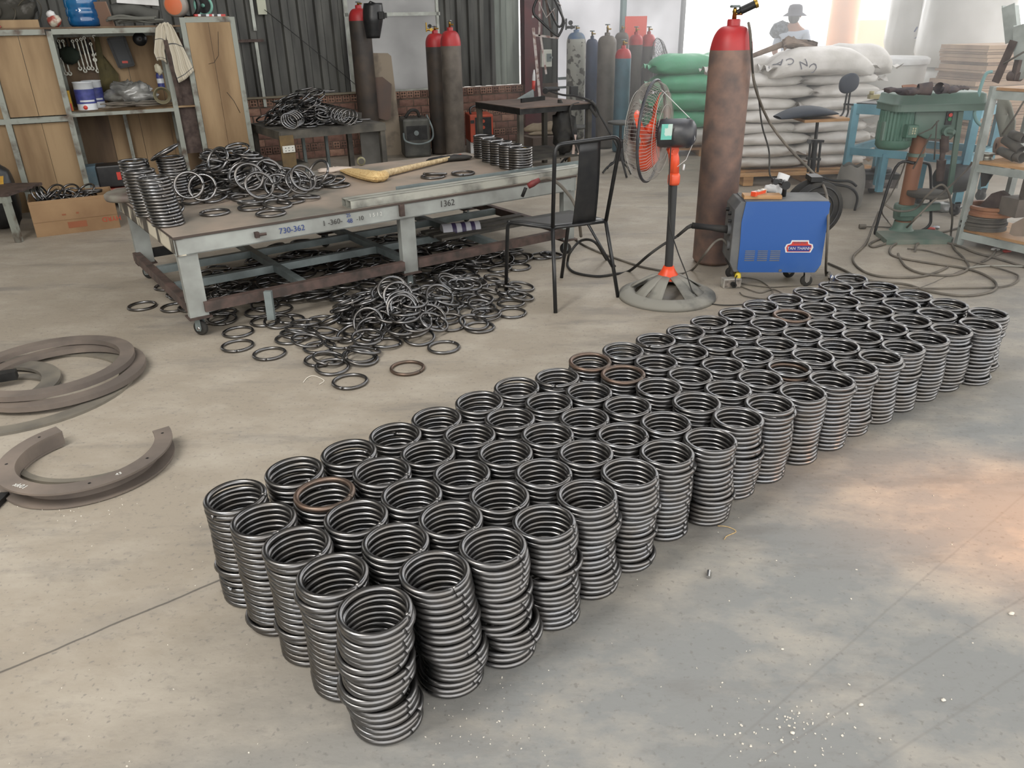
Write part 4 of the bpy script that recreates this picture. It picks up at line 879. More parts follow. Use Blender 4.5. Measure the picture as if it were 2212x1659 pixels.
for k in range(9):
    ring(U(690 + k * 8, 238 + k * 2, .76), RZ(-.5 + k * .03) @ Matrix.Rotation(.95, 3, 'X'), 0, 'ring leaning in the row sloping down the right of the rear heap', 'rings heaped on the rear bench')
mb = MB(); mb.beam(BP(.45, .75, .78), BP(.98, .4, .70), .05, .05); single('steel_block', mb, M['dusty'], 'dusty square bar end lying on the right of the rear bench', 'bar')
# ---- leaning board with a dark cardboard sheet in front
def slabV(pts, P0, ang, th, lean=0.0):
    "plate cut to pixels in an upright plane"
    q = [V(x, y, P0, ang) for x, y in pts]; n = Vector((math.sin(ang), -math.cos(ang), 0)); mb = MB(); k = len(q)
    vs = [p + n * (lean * (p.z)) for p in q]; vs = vs + [v - n * th for v in vs]
    mb.add(vs, [tuple(range(k)), tuple(reversed(range(k, 2 * k)))] + [(i, i + k, (i + 1) % k + k, (i + 1) % k) for i in range(k)], False); return mb
LB0 = U(830, 350) + Vector((0, .55, 0)); 
single('leaning_board', slabV([(765, 116), (768, 114), (838, 115), (845, 121), (872, 342), (822, 345), (794, 290)], LB0, .25, .02), mat('pale_worn_board', S(140, 128, 112), .8, 0, noise=S(92, 82, 74), scale=4, detail=7, lo=.5, hi=.68), 'tall pale worn board leaning upright between rear bench and gas cylinders', 'board')
single('cardboard_piece', slabV([(790, 169), (826, 166), (846, 182), (844, 255), (836, 260), (783, 248), (784, 205)], LB0 + Vector((0, -.12, 0)), .25, .008), mat('dark_brown_card', S(98, 80, 70), .8, 0, noise=S(84, 74, 70), scale=3), 'dark brown cardboard piece with clipped corner propped against the pale board', 'cardboard')
# ---- gas cylinders
def gas(name, pl, pr, py_w, pbase, psh, pneck, ptop, body, shoulder, label, rrel=1.0, split=.0, neckcol=None, valve='plain', pyred=None, yb=None):
    g = U((pl + pr) / 2, pbase) if yb is None else Vector((A((pl + pr) / 2, py_w, yb).x, yb, 0))
    w_ = (A(pr, py_w, g.y) - A(pl, py_w, g.y)).length; r = w_ / 2; g.y += r * .9; g.x = A((pl + pr) / 2, py_w, g.y).x
    zsh = A((pl + pr) / 2, psh, g.y).z; zn = A((pl + pr) / 2, pneck, g.y).z; zt_ = A((pl + pr) / 2, ptop, g.y).z
    zr = A((pl + pr) / 2, pyred, g.y).z if pyred else zsh - .01
    t = thing('gas_cylinder', label, 'gas cylinder', g, 0, 'gas cylinders')
    def rad(z_):
        if z_ <= zsh: return r
        q_ = min(1, (z_ - zsh) / (zn - zsh)); return r * (.28 + .72 * math.cos(math.asin(q_)) ** .8)
    lo_ = [zsh + (zn - zsh) * math.sin(PI / 2 * i / 10) for i in range(11)]
    zb = [z_ for z_ in lo_ if z_ < zr]; zt2 = [z_ for z_ in lo_ if z_ > zr]
    mb = MB(); mb.lathe([(0, .012), (r * .9, .006), (r, .03)] + [(rad(z_), z_) for z_ in zb + [zr]], 32); obj('body', mb, body, t)
    mb = MB(); mb.lathe([(rad(z_) + .0003, z_) for z_ in [zr] + zt2], 32); obj('shoulder', mb, shoulder, t)
    mb = MB(); nr = r * .30; mb.lathe([(nr, zn - .02), (nr, zn + .03), (nr * .9, zn + .036), (0, zn + .036)], 20); obj('neck_ring', mb, neckcol or shoulder, t)
    v0 = zn + .036; vh = zt_ - v0
    mb = MB(); mb.lathe([(0, v0), (.014, v0), (.012, v0 + vh * .5), (.016, v0 + vh * .55), (.01, v0 + vh * .8), (.006, v0 + vh)], 12); mb.cyl((0, 0, v0 + vh * .42), (.045, -.01, v0 + vh * .42), .009, 10)
    obj('valve', mb, M['brass'], t)
    mb = MB(); zz = v0 + vh
    mb.lathe([(0, zz - .006), (.03, zz - .008), (.033, zz), (.028, zz + .006), (0, zz + .004)], 8 if valve == 'plain' else 16, (0, 0, 0), smooth=False); obj('hand_wheel', mb, M['galv'] if valve == 'plain' else M['chrome'], t)
    return t, g, r, v0, vh
M['gred'] = mat('red_cylinder_paint', S(176, 46, 48), .45, 0, noise=S(150, 40, 44), scale=6, bump=.05)
M['gbrown'] = mat('brown_cylinder_paint', S(134, 108, 96), .6, .05, noise=S(96, 84, 80), scale=9, detail=9, bump=.08)
M['ggrey'] = mat('grey_cylinder_paint', S(108, 100, 92), .6, .05, noise=S(82, 76, 70), scale=7)
M['gnavy'] = mat('navy_cylinder_paint', S(48, 62, 92), .5, .05, noise=S(38, 46, 70), scale=8)
M['gteal'] = mat('teal_cylinder_paint', S(70, 110, 124), .5, .05, noise=S(56, 88, 100), scale=6)
M['gmott'] = mat('flaking_white_paint', S(168, 168, 158), .6, 0, noise=S(84, 80, 72), scale=13, detail=7, lo=.53, hi=.57)
M['gblue'] = mat('blue_cylinder_top', S(64, 100, 140), .5, 0, noise=S(110, 122, 130), scale=9)
M['gblack'] = mat('dark_cylinder_paint', S(54, 50, 48), .55, .05, noise=S(76, 66, 58), scale=6)
big = gas('big', 1509, 1596, 400, 576, 122, 56, 14, M['gbrown'], M['gred'], 'big brown gas cylinder with red shoulder standing beside the blue welder', pyred=108)
gas('L1', 922, 966, 150, 335, 97, 72, 57, M['gblack'], M['gred'], 'left cylinder of the red-shouldered pair, with brass regulator', pyred=101, valve='w')
L2 = gas('L2', 954, 998, 150, 342, 97, 66, 45, M['ggrey'], M['gred'], 'right cylinder of the red-shouldered pair, with chrome hand wheel', pyred=99, valve='w')
gas('mask', 757, 803, 80, 345, 45, 18, 4, M['gblack'], M['gred'], 'dark cylinder with red top behind the leaning board, welding mask hung on it', pyred=45)
c1 = gas('c1', 1223, 1264, 180, 300, 95, 70, 56, M['gmott'], M['gblue'], 'flaking white cylinder with blue neck and gauges, leftmost of the corner group', pyred=84, neckcol=M['gblue'])
gas('c2', 1264, 1290, 180, 305, 98, 84, 67, M['gnavy'], M['gnavy'], 'slim navy blue cylinder beside the flaking white one')
gas('c3', 1289, 1329, 180, 322, 94, 77, 53, M['ggrey'], M['ggrey'], 'plain grey-brown cylinder in front of the corner group')
gas('c3b', 1326, 1356, 140, 298, 84, 70, 55, M['ggrey'], M['ggrey'], 'olive grey cylinder standing behind the teal one')
gas('c4', 1327, 1361, 180, 330, 124, 105, 86, M['gteal'], M['gred'], 'short teal cylinder with dull red shoulder', pyred=126)
gas('c5', 1357, 1386, 140, 304, 88, 75, 58, M['gblack'], M['gred'], 'dark cylinder with bright red shoulder right of the teal one', pyred=97)
gas('c6', 1384, 1413, 140, 300, 90, 74, 58, M['gblack'], M['gred'], 'dark red-topped cylinder at the right end of the group, by the wire fan', pyred=100)
# regulators
def regulator(t, z, s=1.0, ang=0.0, mm=None, label=None):
    mb = MB(); R = RZ(ang); a = lambda x, y, zz: R @ Vector((x * s, y * s, 0)) + Vector((0, 0, z + zz * s))
    mb.cyl(a(-.02, 0, 0), a(-.13, 0, 0), .016 * s, 12); mb.cyl(a(-.06, -.02, 0), a(-.06, .03, 0), .024 * s, 14); mb.cyl(a(-.13, 0, -.03), a(-.13, 0, .1), .011 * s, 10)
    r_ = obj('regulator', mb, mm or M['brass'], t)
    mb = MB(); mb.cyl(a(-.075, -.012, .05), a(-.075, .012, .05), .028 * s, 18); obj('gauge', mb, M['dark'], r_); return r_
regulator(c1[0], c1[3] + .03, 1.1, 0, M['dark'])
t, g, r, v0, vh = [o for o in (0,)] * 0 or (None,) * 5
L1o = [o for o in bpy.data.objects if o.get('label', '').startswith('left cylinder of the red')][0]
regulator(L1o, A(940, 64, 10.2).z, .8, .3)
# big cylinder's fittings: regulator with heater, hose and cable
bt, bg, br, bv0, bvh = big
mb = MB(); z_ = bv0 + .035
mb.cyl((0.01, -.01, z_), (.075, -.02, z_ + .03), .014, 12); mb.cyl((.03, -.012, z_ + .008), (.115, -.02, z_ + .045), .022, 16); obj('regulator', mb, M['dark'], bt)
mb = MB(); mb.cyl((.11, -.02, z_ + .043), (.125, -.022, z_ + .05), .026, 16); obj('gauge', mb, M['brass'], bt)
# welding mask
mk = thing('welding_mask', 'black welding mask hanging against the dark cylinder', 'mask', A(805, 40, 9.95))
mb = MB(); rows = []
for i in range(13):
    v_ = i / 12; z_ = .16 - .37 * v_; wv = .115 * (1 - .35 * max(0, v_ - .45) / .55) * (1 - .1 * max(0, .2 - v_) / .2); row = []
    for k in range(15):
        a = PI * (k / 14) - PI / 2; row.append((math.sin(a) * wv + .05 * (v_ - .5) * -1 * .6, -math.cos(a) * .13 * (1 - .5 * abs(v_ - .45)) + .02, z_))
    rows.append(row)
mb.grid(rows); o = obj('shell', mb, M['black'], mk); s_ = o.modifiers.new('t', 'SOLIDIFY'); s_.thickness = .004
mb = MB(); mb.box((.115, -.06, .03), (.06, .07, .08)); mb.box((.16, -.065, .03), (.03, .06, .055)); obj('lens_frame', mb, M['dark'], mk, bev=.004)
mb = MB(); mb.tube([(-.07, .02, .12), (-.02, .06, .18), (.05, .03, .15), (.08, 0, .1)], .01, 8); obj('headband', mb, M['black'], mk)
# ---- old grey welder and its basket handle
ow = thing('old_grey_welder', 'old dark grey welding machine with curved handle behind the workbench', 'welder', U(895, 342) + Vector((0, .25, 0)), .25)
mb = MB(); mb.box((0, 0, .235), (.34, .4, .47)); b_ = obj('housing', mb, mat('old_grey_enamel', S(86, 86, 80), .6, .1, noise=S(62, 62, 60), scale=8), ow, bev=.03)
mb = MB(); mb.box((0, -.203, .30), (.26, .006, .17)); p_ = obj('front_panel', mb, M['dark'], ow)
mb = MB(); mb.cyl((-.01, -.205, .3), (-.01, -.225, .3), .03, 16); obj('knob', mb, M['galv'], p_)
mb = MB(); mb.tube(smoothpath([(-.17, -.2, .3), (-.16, -.3, .22), (.0, -.33, .18), (.16, -.3, .22), (.2, -.2, .33), (.15, -.1, .5)], 6), .012, 8); obj('handle', mb, M['galv'], ow)
mb = MB(); mb.tube(smoothpath([(-.12, -.1, .48), (-.05, -.12, .56), (.03, -.1, .55), (.06, -.08, .48)], 6), .02, 10); obj('cable', mb, M['rubber'], ow)
mb = MB(); a = U(945, 335) + Vector((0, .1, 0)); mb.tube([Vector((a.x, a.y, 0)), A(941, 232, a.y)], .014, 10); single('white_rod', mb, M['frame'], 'thin white rod standing in front of the paired cylinders', 'rod')
# ---- orange welder on a pale block
og = U(1035, 335) + Vector((0, .35, 0)); gW = .29
ow = thing('orange_welder', 'orange welding machine with black control face beside the paired cylinders', 'welder', og, .2)
H_ = A(1035, 248, og.y - .2).z
mb = MB(); mb.box((0, 0, .07), (.3, .35, .14)); obj('base_block', mb, M['white'], ow)
mb = MB(); mb.box((0, 0, .14 + (H_ - .14) / 2), (.3, .42, H_ - .14)); M['worange'] = mat('orange_enamel', S(176, 74, 48), .5, 0, noise=S(150, 64, 44), scale=5); obj('housing', mb, M['worange'], ow, bev=.01)
mb = MB(); mb.box((.02, -.213, .14 + (H_ - .14) / 2), (.21, .008, H_ - .2)); cf = obj('control_face', mb, M['black'], ow)
mb = MB()
for z_ in (.78, .62): mb.cyl((.02, -.215, H_ * z_ + .05), (.02, -.235, H_ * z_ + .05), .02, 14)
k_ = obj('knob', MB().cyl((.02, -.215, H_ * .84), (.02, -.235, H_ * .84), .02, 14), M['worange'], cf); obj('knob', MB().cyl((.02, -.215, H_ * .68), (.02, -.235, H_ * .68), .02, 14), M['worange'], cf)
mb = MB(); mb.box((-.12, -.213, H_ * .83), (.05, .006, .04)); obj('plate', mb, M['black'], ow)
mb = MB(); mb.tube(smoothpath([(-.12, -.1, H_), (-.12, -.08, H_ + .07), (-.02, .05, H_ + .08), (.0, .08, H_)], 6), .014, 8); obj('handle', mb, M['black'], ow)
# ---- third table with tools
Q0 = U(1122, 233, .74); QA = math.radians(30); qx, qy = math.cos(QA), math.sin(QA)
def QP(a, b, z=0.0): return Vector((Q0.x + qx * a - qy * b, Q0.y + qy * a + qx * b, z))
tb = thing('corner_table', 'dark steel table with thick folded edge in front of the brick dado', 'table', QP(.45, .35), QA)
M['tabtop'] = mat('brown_dusty_top', S(112, 94, 84), .75, .1, noise=S(84, 74, 68), scale=4)
wb('tabletop', QP(.45, .45, .735), (.92, .95, .012), M['tabtop'], tb, QA)
for a, b, sx, sy in ((.45, 0, .92, .02), (.45, .92, .92, .02), (0, .45, .02, .95), (.91, .45, .02, .95)): wb('apron_rail', QP(a, b, .705), (sx, sy, .06), M['dark'], tb, QA)
for a, b in ((.02, .02), (.88, .02), (.02, .9), (.88, .9)): wb('leg', QP(a, b, .34), (.05, .05, .68), M['dusty'], tb, QA)
wb('lower_shelf', QP(.45, .45, .2), (.86, .86, .015), M['dusty'], tb, QA); wb('back_leg', QP(.3, .5, .45), (.03, .03, .5), M['galv'], tb, QA)
mb = MB(); mb.cyl(QP(.02, -.01, .34), QP(.02, -.05, .34), .022, 12); mb.cyl(QP(.02, -.03, .34), QP(.06, -.06, .36), .012, 8); single('brass_valve', mb, M['brass'], 'brass valve fitting on the near leg of the corner table', 'valve')
def on(px, py, z=.742): return U(px, py, z)
mb = MB(); a = on(1148, 213); b = on(1160, 197); mb.add([a + Vector((-.17, 0, 0)), a + Vector((.03, -.02, 0)), a + Vector((.02, .1, 0)), a + Vector((.02, .0, .1)), a + Vector((.03, .09, .09))], [(0, 1, 3), (1, 2, 4, 3), (0, 3, 4), (0, 4, 2), (0, 2, 1)], False)
single('metal_wedge', mb, M['galv'], 'grey triangular sheet scoop lying on the corner table', 'scoop')
mb = MB(); mb.lathe([(0, 0), (.02, 0), (.022, .12), (.0, .12)], 14, on(1152, 196), (.05, 0, 1)); mb.cur = 1; mb.lathe([(.022, .12), (.02, .18), (.006, .25), (0, .25)], 14, on(1152, 196), (.05, 0, 1)); single('caulk_tube', mb, [M['redp'], M['white']], 'red and white nozzle tube standing on the corner table', 'tube')
mb = MB(); a = on(1174, 200); mb.cyl(a + Vector((0, 0, .035)), a + Vector((.16, .05, .035)), .03, 14); mb.cyl(a + Vector((.16, .05, .035)), a + Vector((.2, .06, .035)), .02, 12); mb.cyl(a + Vector((.02, 0, .03)), a + Vector((.02, -.05, .02)), .035, 14); single('angle_grinder', mb, M['black'], 'black angle grinder lying behind the table edge', 'grinder')
mb = MB(); mb.beam(on(1126, 222) + Vector((0, 0, .02)), on(1176, 216) + Vector((0, 0, .02)), .02, .045); single('angle_offcut', mb, M['dark'], 'short dark angle offcut on the near corner of the table', 'offcut')
mb = MB(); a = on(1239, 206); mb.box(a + Vector((0, 0, .05)), (.09, .06, .1), RZ(.3)); single('steel_bracket', mb, M['dark'], 'small dark bracket at the back right of the corner table', 'bracket')
mb = MB(); mb.tube(smoothpath([on(1190, 198), on(1215, 205, .755), on(1245, 208, .75), on(1280, 222, .745), QP(.95, -.1, .6), QP(1.0, -.35, .3), QP(1.02, -.5, .008)], 7), .012, 7); mb.tube(smoothpath([on(1250, 222, .745), QP(.6, -.03, .7), QP(.62, -.06, .45), QP(.66, -.1, .25)], 6), .01, 7)
mb.tube(smoothpath([QP(.85, -.05, .76), QP(.93, -.03, .7), QP(.95, .02, .62), QP(.9, 0, .7), QP(.86, -.05, .68), QP(.92, -.07, .6)], 6), .016, 8); single('power_cable', mb, M['rubber'], 'black cable running off the corner table to the floor', 'cable')
mb = MB(); a = QP(.62, .1, .22); mb.blob(a + Vector((0, 0, .25)), (.13, .14, .25), 18, 12, crumple(.5, 3, 11)); single('dark_bundle', mb, M['rubber'], 'dark bundle of leads hanging below the corner table', 'bundle')
mb = MB(); a = QP(.66, -.03, .33); mb.box(a, (.03, .01, .2), REU(0, .12, QA)); mb.box(a + Vector((.03, 0, -.05)), (.02, .01, .12), REU(0, -.4, QA)); single('pale_strap', mb, mat('pale_pink_cloth', S(196, 176, 166), .8), 'pale strap hanging under the corner table', 'strap')
# timber box below and in front
mb = MB(); a = U(1180, 332) + Vector((0, .3, 0)); mb.box(a + Vector((0, 0, .1)), (.62, .5, .2), RZ(.45)); single('wooden_block_stack', mb, mat('grey_brown_timber', S(108, 94, 84), .85, 0, noise=S(84, 74, 68), scale=3), 'low brown timber platform behind the far bench stacks', 'platform')
mb = MB(); mb.blob(a + Vector((0, .05, .27)), (.28, .1, .07), 26, 12, crumple(.35, 2, 4)); mb.blob(a + Vector((-.02, -.08, .22)), (.2, .06, .025), 26, 12, crumple(.4, 2, 7)); single('cream_sack_roll', mb, mat('cream_sacking', S(160, 146, 124), .85, 0, noise=S(128, 114, 96), scale=6), 'rolled cream sacking lying on the timber platform', 'sacking')
# ---- rack of folding chair frames against the dark red column
rk = thing('frame_stand', 'upright of thin chipped white bars on the corner table with black hoops hooked on top', 'stand', U(1166, 211, .742), .4)
P = lambda px, py: A(px, py, rk.location.y)
M['whitesteel'] = mat('chipped_white_steel', S(168, 160, 156), .5, .1, noise=S(120, 96, 90), scale=18, lo=.5, hi=.6)
mb = MB(); mb.beam(P(1166, 210), P(1152, 60), .03, .03); obj('bar', mb, M['whitesteel'], rk, world=True)
for p, q in (((1155, 76), (1207, 82)), ((1165, 78), (1166, -20)), ((1192, 80), (1175, -30)), ((1168, 80), (1180, 160))):
    mb = MB(); mb.beam(P(*p), P(*q), .022, .022); obj('bar', mb, M['whitesteel'] if p[0] < 1190 else M['rust'], rk, world=True)
mb = MB(); fr_ = smoothpath([P(*p) + Vector((0, -.05, 0)) for p in ((1152, 18), (1163, -8), (1175, -22), (1190, -16), (1216, 40), (1217, 52), (1209, 72), (1200, 75), (1160, 38), (1154, 32))], 5, True); mb.tube(fr_, .014, 8, True); obj('black_hoop', mb, M['black'], rk, world=True)
mb = MB(); fr_ = smoothpath([P(*p) + Vector((0, .02, 0)) for p in ((1160, -20), (1175, -8), (1195, 38), (1208, 58), (1216, 40), (1200, -15))], 5); mb.tube(fr_, .012, 8); obj('black_hoop', mb, M['black'], rk, world=True)
mb = MB()
for p, q in (((1162, 2), (1180, 38)), ((1180, 38), (1198, 18)), ((1195, 22), (1200, 45)), ((1198, 0), (1212, 12))): mb.beam(P(*p) + Vector((0, -.02, 0)), P(*q) + Vector((0, -.02, 0)), .006, .05, up=(0, -1, 0))
obj('pierced_strap', mb, M['whitesteel'], rk, world=True)
mb = MB(); mb.beam(P(1160, 211), P(1176, 208), .05, .02); obj('foot', mb, M['dark'], rk, world=True)
# electrical box on the column
eb = thing('switch_box', 'white electrical switch box on the dark red column', 'switch box', WP(3.98, 1.08, .06), WD)
mb = MB(); mb.box((0, -.04, 0), (.16, .09, .22)); obj('cover', mb, mat('switch_box_white', S(186, 186, 176), .5), eb, bev=.006); mb = MB(); mb.box((.03, -.088, .01), (.07, .01, .1)); mb.cyl((.06, -.09, .01), (.06, -.12, .01), .015, 10); obj('switch_lever', mb, M['galv'], eb)
mb = MB(); mb.box(WP(3.79, 1.6, .1), (.03, .006, .03), RZ(WD)); single('paper_tag', mb, M['frame'], 'small pale tag stuck on the dark red column', 'tag')
# red square sign and wall brackets
sp0 = V(1373, 66, WP(0, 0, .45), WD); mb = MB(); mb.box(sp0, (.36, .01, .36), RZ(WD)); single('red_board', mb, mat('red_sheet', S(222, 92, 78), .5), 'plain red square board behind the gas cylinders', 'board')
# ---- wire pedestal fan in the back
F2 = U(1432, 305) + Vector((.0, .4, 0)); P = lambda px, py, dy=0.0: A(px, py, F2.y + dy)
f2 = thing('wire_fan', 'grey pedestal fan with open wire cage behind the gas cylinders', 'fan', F2)
c_ = P(1424, 150); ax = Vector((.9, -.4, .12)).normalized(); R_ = (P(1424, 82) - c_).length
mb = MB(); u_ = ax.cross(Vector((0, 0, 1))).normalized(); v_ = u_.cross(ax)
def cage(mb, c, ax, R, depth, spokes, rw, rings=5, seg=36, sq=1.0):
    u = ax.cross(Vector((0, 0, 1))).normalized(); v = u.cross(ax)
    for i in range(spokes):
        t = 2 * PI * i / spokes; d = u * math.cos(t) + v * math.sin(t)
        mb.tube([c + d * R * .12 + ax * depth, c + d * R * .6 + ax * depth * .92, c + d * R * .93 + ax * depth * .45, c + d * R], rw, 3, cap=False)
    for k in range(rings):
        f = (k + 1) / (rings + 1); r_ = R * (.12 + .88 * f); z_ = depth * (1 - f ** 3)
        mb.tube([c + (u * math.cos(t) + v * math.sin(t)) * r_ + ax * z_ for t in [2 * PI * i / seg for i in range(seg)]], rw, 3, True)
cage(mb, c_, ax, R_, .1, 40, .0022, 7); cage(mb, c_, -ax, R_, .08, 40, .0022, 7); o = obj('wire_cage', mb, M['dark'], f2, world=True); o['kind'] = 'stuff'
mb = MB(); mb.tube([c_ + (u_ * math.cos(t) + v_ * math.sin(t)) * R_ for t in [2 * PI * i / 40 for i in range(40)]], .008, 6, True); obj('rim', mb, M['dark'], f2, world=True)
mb = MB(); mb.cyl(c_ - ax * .02, c_ - ax * .2, .08, 20); obj('motor', mb, M['dark'], f2, world=True)
mb = MB(); mb.cyl(c_ - ax * .12, Vector((c_.x - ax.x * .12, c_.y - ax.y * .12, .05)), .02, 12); obj('pole', mb, M['dark'], f2, world=True); mb = MB(); mb.cyl(Vector((c_.x - ax.x * .12, c_.y - ax.y * .12, 0)), Vector((c_.x - ax.x * .12, c_.y - ax.y * .12, .05)), .2, 24); obj('base', mb, M['dark'], f2, world=True)
for k in range(3):
    mb = MB(); t = k * 2.09 + .4; d = u_ * math.cos(t) + v_ * math.sin(t); e = ax.cross(d); mb.grid([[c_ + d * R_ * f + e * R_ * .28 * math.sin(f * PI) * g + ax * (.02 * g) for g in (-1, 0, 1)] for f in (.1, .3, .55, .8, .88)]); obj('blade', mb, M['dark'], f2, world=True)
# ---- two swivel stools
def stool(px, pyb, pys, wpx, label, arms=True):
    g = U(px, pyb); zs_ = A(px, pys, g.y).z; r = (A(px + wpx / 2, pys, g.y) - A(px - wpx / 2, pys, g.y)).length / 2
    t = thing('swivel_stool', label, 'stool', g, 0, 'swivel stools')
    mb = MB(); mb.lathe([(0, zs_ - .04), (r * .5, zs_ - .035), (r, zs_ - .02), (r, zs_ - .004), (r * .96, zs_), (0, zs_)], 32); obj('seat', mb, mat('worn_seat', S(84, 84, 80), .6, .1, noise=S(64, 64, 62), scale=6), t)
    mb = MB(); mb.cyl((0, 0, .12), (0, 0, zs_ - .03), .016, 12); mb.cyl((0, 0, .14), (0, 0, zs_ * .62), .035, 14); mb.cyl((-.06, 0, zs_ * .62), (.06, 0, zs_ * .62), .018, 10); obj('column', mb, M['black'], t)
    for k in range(4):
        a = k * PI / 2 + .5; d = Vector((math.cos(a), math.sin(a), 0)); mb = MB()
        mb.tube(smoothpath([d * .03 + Vector((0, 0, .26)), d * .07 + Vector((0, 0, .12)), d * .16 + Vector((0, 0, .07)), d * .22 + Vector((0, 0, .012))], 6), .011, 8); obj('leg', mb, M['black'], t)
    return t
stool(1337, 372, 262, 57, 'round swivel stool standing right behind the black chair back')
stool(1243, 355, 272, 60, 'round swivel stool behind the far bench stacks, left one')
mb = MB(); mb.tube([U(1230, 352) + Vector((.0, .05, 0)), A(1225, 290, U(1230, 352).y)], .02, 8); single('wood_peg', mb, M['wood'], 'short pale wooden peg beside the left swivel stool', 'peg')
# ================================================================== BLACK CHAIR
ch = thing('metal_chair', 'black tubular metal chair with narrow sheet back, seen from behind', 'chair', U(1200, 640))
def W(name, mb, m_, p, lab=None, bev=0): return obj(name, mb, m_, p, world=True, bev=bev, label=lab)
sRL, sRR, sFL, sFR = Vector((.250, 4.335, .452)), Vector((.572, 4.50, .445)), Vector((-.005, 4.52, .447)), Vector((.385, 4.80, .44))
gRL, gRR, gFL, gFR = U(1200, 676), U(1335, 642), U(1093, 627), U(1213, 600)
tL = A(1198, 335, 4.245); tR = A(1338, 318, 4.44); rt = .0115
bend = lambda a, b, c, n=6: [a.lerp(b, t / n).lerp(b.lerp(c, t / n), t / n) for t in range(n + 1)]
tL2 = A(1217, 311, 4.255); tR2 = A(1322, 297, 4.425)
for nm, p in (('leg', [gRL, sRL]), ('leg', [gRR, sRR])): mb = MB(); mb.tube(p, rt, 12); W(nm, mb, M['black'], ch)
for g, s_, o in ((gFL, sFL, sRL), (gFR, sFR, sRR)):
    mb = MB(); mb.tube([g] + bend(g.lerp(s_, .9), s_, s_.lerp(o, .12)) + [o], rt, 12); W('leg', mb, M['black'], ch)
mb = MB(); c1_, c2_ = A(1199, 312, 4.25), A(1339, 296, 4.43); mb.tube([sRL] + bend(tL, c1_, tL2) + bend(tR2, c2_, tR) + [sRR], rt, 12); W('back_frame', mb, M['black'], ch)
mb = MB()
for a, b in ((sRL, sRR), (sFL, sFR)): mb.tube([a, b], rt * .9, 12)
W('seat_frame', mb, M['black'], ch)
for a, b in ((sRR.lerp(sRL, .35), sRR.lerp(gRR, .62)), (sFL.lerp(sFR, .2), sFL.lerp(sFR, .2) + Vector((0, 0, -.03)))):
    mb = MB(); mb.tube([a, b], .008, 10); W('brace', mb, M['black'], ch)
mb = MB(); up = Vector((0, 0, .012)); q = [sRL, sRR, sFR, sFL]; cen = sum(q, Vector()) / 4; q = [cen + (p - cen) * .97 + up for p in q]
rows = [[q[0].lerp(q[1], u / 6).lerp(q[3].lerp(q[2], u / 6), v / 6) - Vector((0, 0, .012 * math.sin(PI * u / 6) * math.sin(PI * v / 6))) for u in range(7)] for v in range(7)]
mb.grid(rows); o = W('seat', mb, mat('grey_black_seat', S(62, 62, 62), .35, .1), ch); md = o.modifiers.new('t', 'SOLIDIFY'); md.thickness = .003
a0, a1 = sRL.lerp(sRR, .36) + Vector((0, 0, .0)), sRL.lerp(sRR, .80); b0, b1 = tL2.lerp(tR2, .33), tL2.lerp(tR2, .76)
nb = (a1 - a0).cross(b0 - a0).normalized()
rows = [[a0.lerp(a1, u / 6).lerp(b0.lerp(b1, u / 6), v / 8) + nb * (.012 * math.sin(PI * v / 8)) for u in range(7)] for v in range(9)]
mb = MB(); mb.grid(rows); o = W('backrest', mb, M['black'], ch); md = o.modifiers.new('t', 'SOLIDIFY'); md.thickness = .003
# ================================================================== PEDESTAL FAN
fb = U(1440, 640); fy = fb.y
M['forange'] = mat('orange_fan_plastic', S(228, 78, 40), .4, 0, noise=S(210, 84, 52), scale=8); M['dusty_plastic'] = mat('dusty_grey_plastic', S(140, 138, 130), .85, 0, noise=S(84, 84, 82), scale=5, lo=.5, hi=.7, bump=.1)
M['fblack'] = mat('dark_fan_plastic', S(48, 50, 56), .4, 0, noise=S(84, 82, 80), scale=7, lo=.5, hi=.75)
fan = thing('pedestal_fan', 'pedestal fan with orange blades and joint on a dusty round base', 'fan', (fb.x, fb.y, 0))
mb = MB(); prof = [(.19, .03), (.2, .045), (.225, .05), (.25, .04), (.285, .022), (.29, .0), (.275, .0), (.26, .022), (.205, .03), (.19, .03)]; mb.lathe(prof, 56); obj('base_ring', mb, M['dusty_plastic'], fan)
mb = MB(); 
for a in (math.radians(q) for q in (212, 240, 298, 326, 20, 50, 128, 156)):
    rows = []
    for f in (0, .35, .7, 1.0):
        r_ = .055 + .16 * f; wd_ = .03 + .012 * f; z_ = .135 - .09 * f ** 1.3; d = Vector((math.cos(a), math.sin(a), 0)); e = Vector((-d.y, d.x, 0)); rows.append([d * r_ + e * wd_ * g + Vector((0, 0, z_ - .006 * abs(g))) for g in (-1, -.4, .4, 1)])
    m2 = MB(); m2.grid(rows); o = obj('base_spoke', m2, M['dusty_plastic'], fan); md = o.modifiers.new('t', 'SOLIDIFY'); md.thickness = .008
mb = MB(); mb.lathe([(.075, .115), (.06, .135), (.04, .165), (.03, .19), (.0, .19)], 32); obj('base_cone', mb, M['forange'], fan)
pt = A(1455, 395, fy - .02) - Vector((fb.x, fb.y, 0)); mb = MB(); mb.cyl((0, 0, .16), pt, .0245, 20, .022); obj('pole', mb, mat('dusty_black_pole', S(50, 50, 50), .5, 0, noise=S(92, 88, 82), scale=4, stretch=(1, 1, .4), lo=.5, hi=.7), fan)
mb = MB(); a = pt; b = A(1452, 372, fy) - Vector((fb.x, fb.y, 0)); mb.lathe([(0, 0), (.03, 0), (.034, .015), (.034, .05), (.028, .065), (0, .066)], 24, a - Vector((0, 0, .01))); obj('collar', mb, M['forange'], fan)
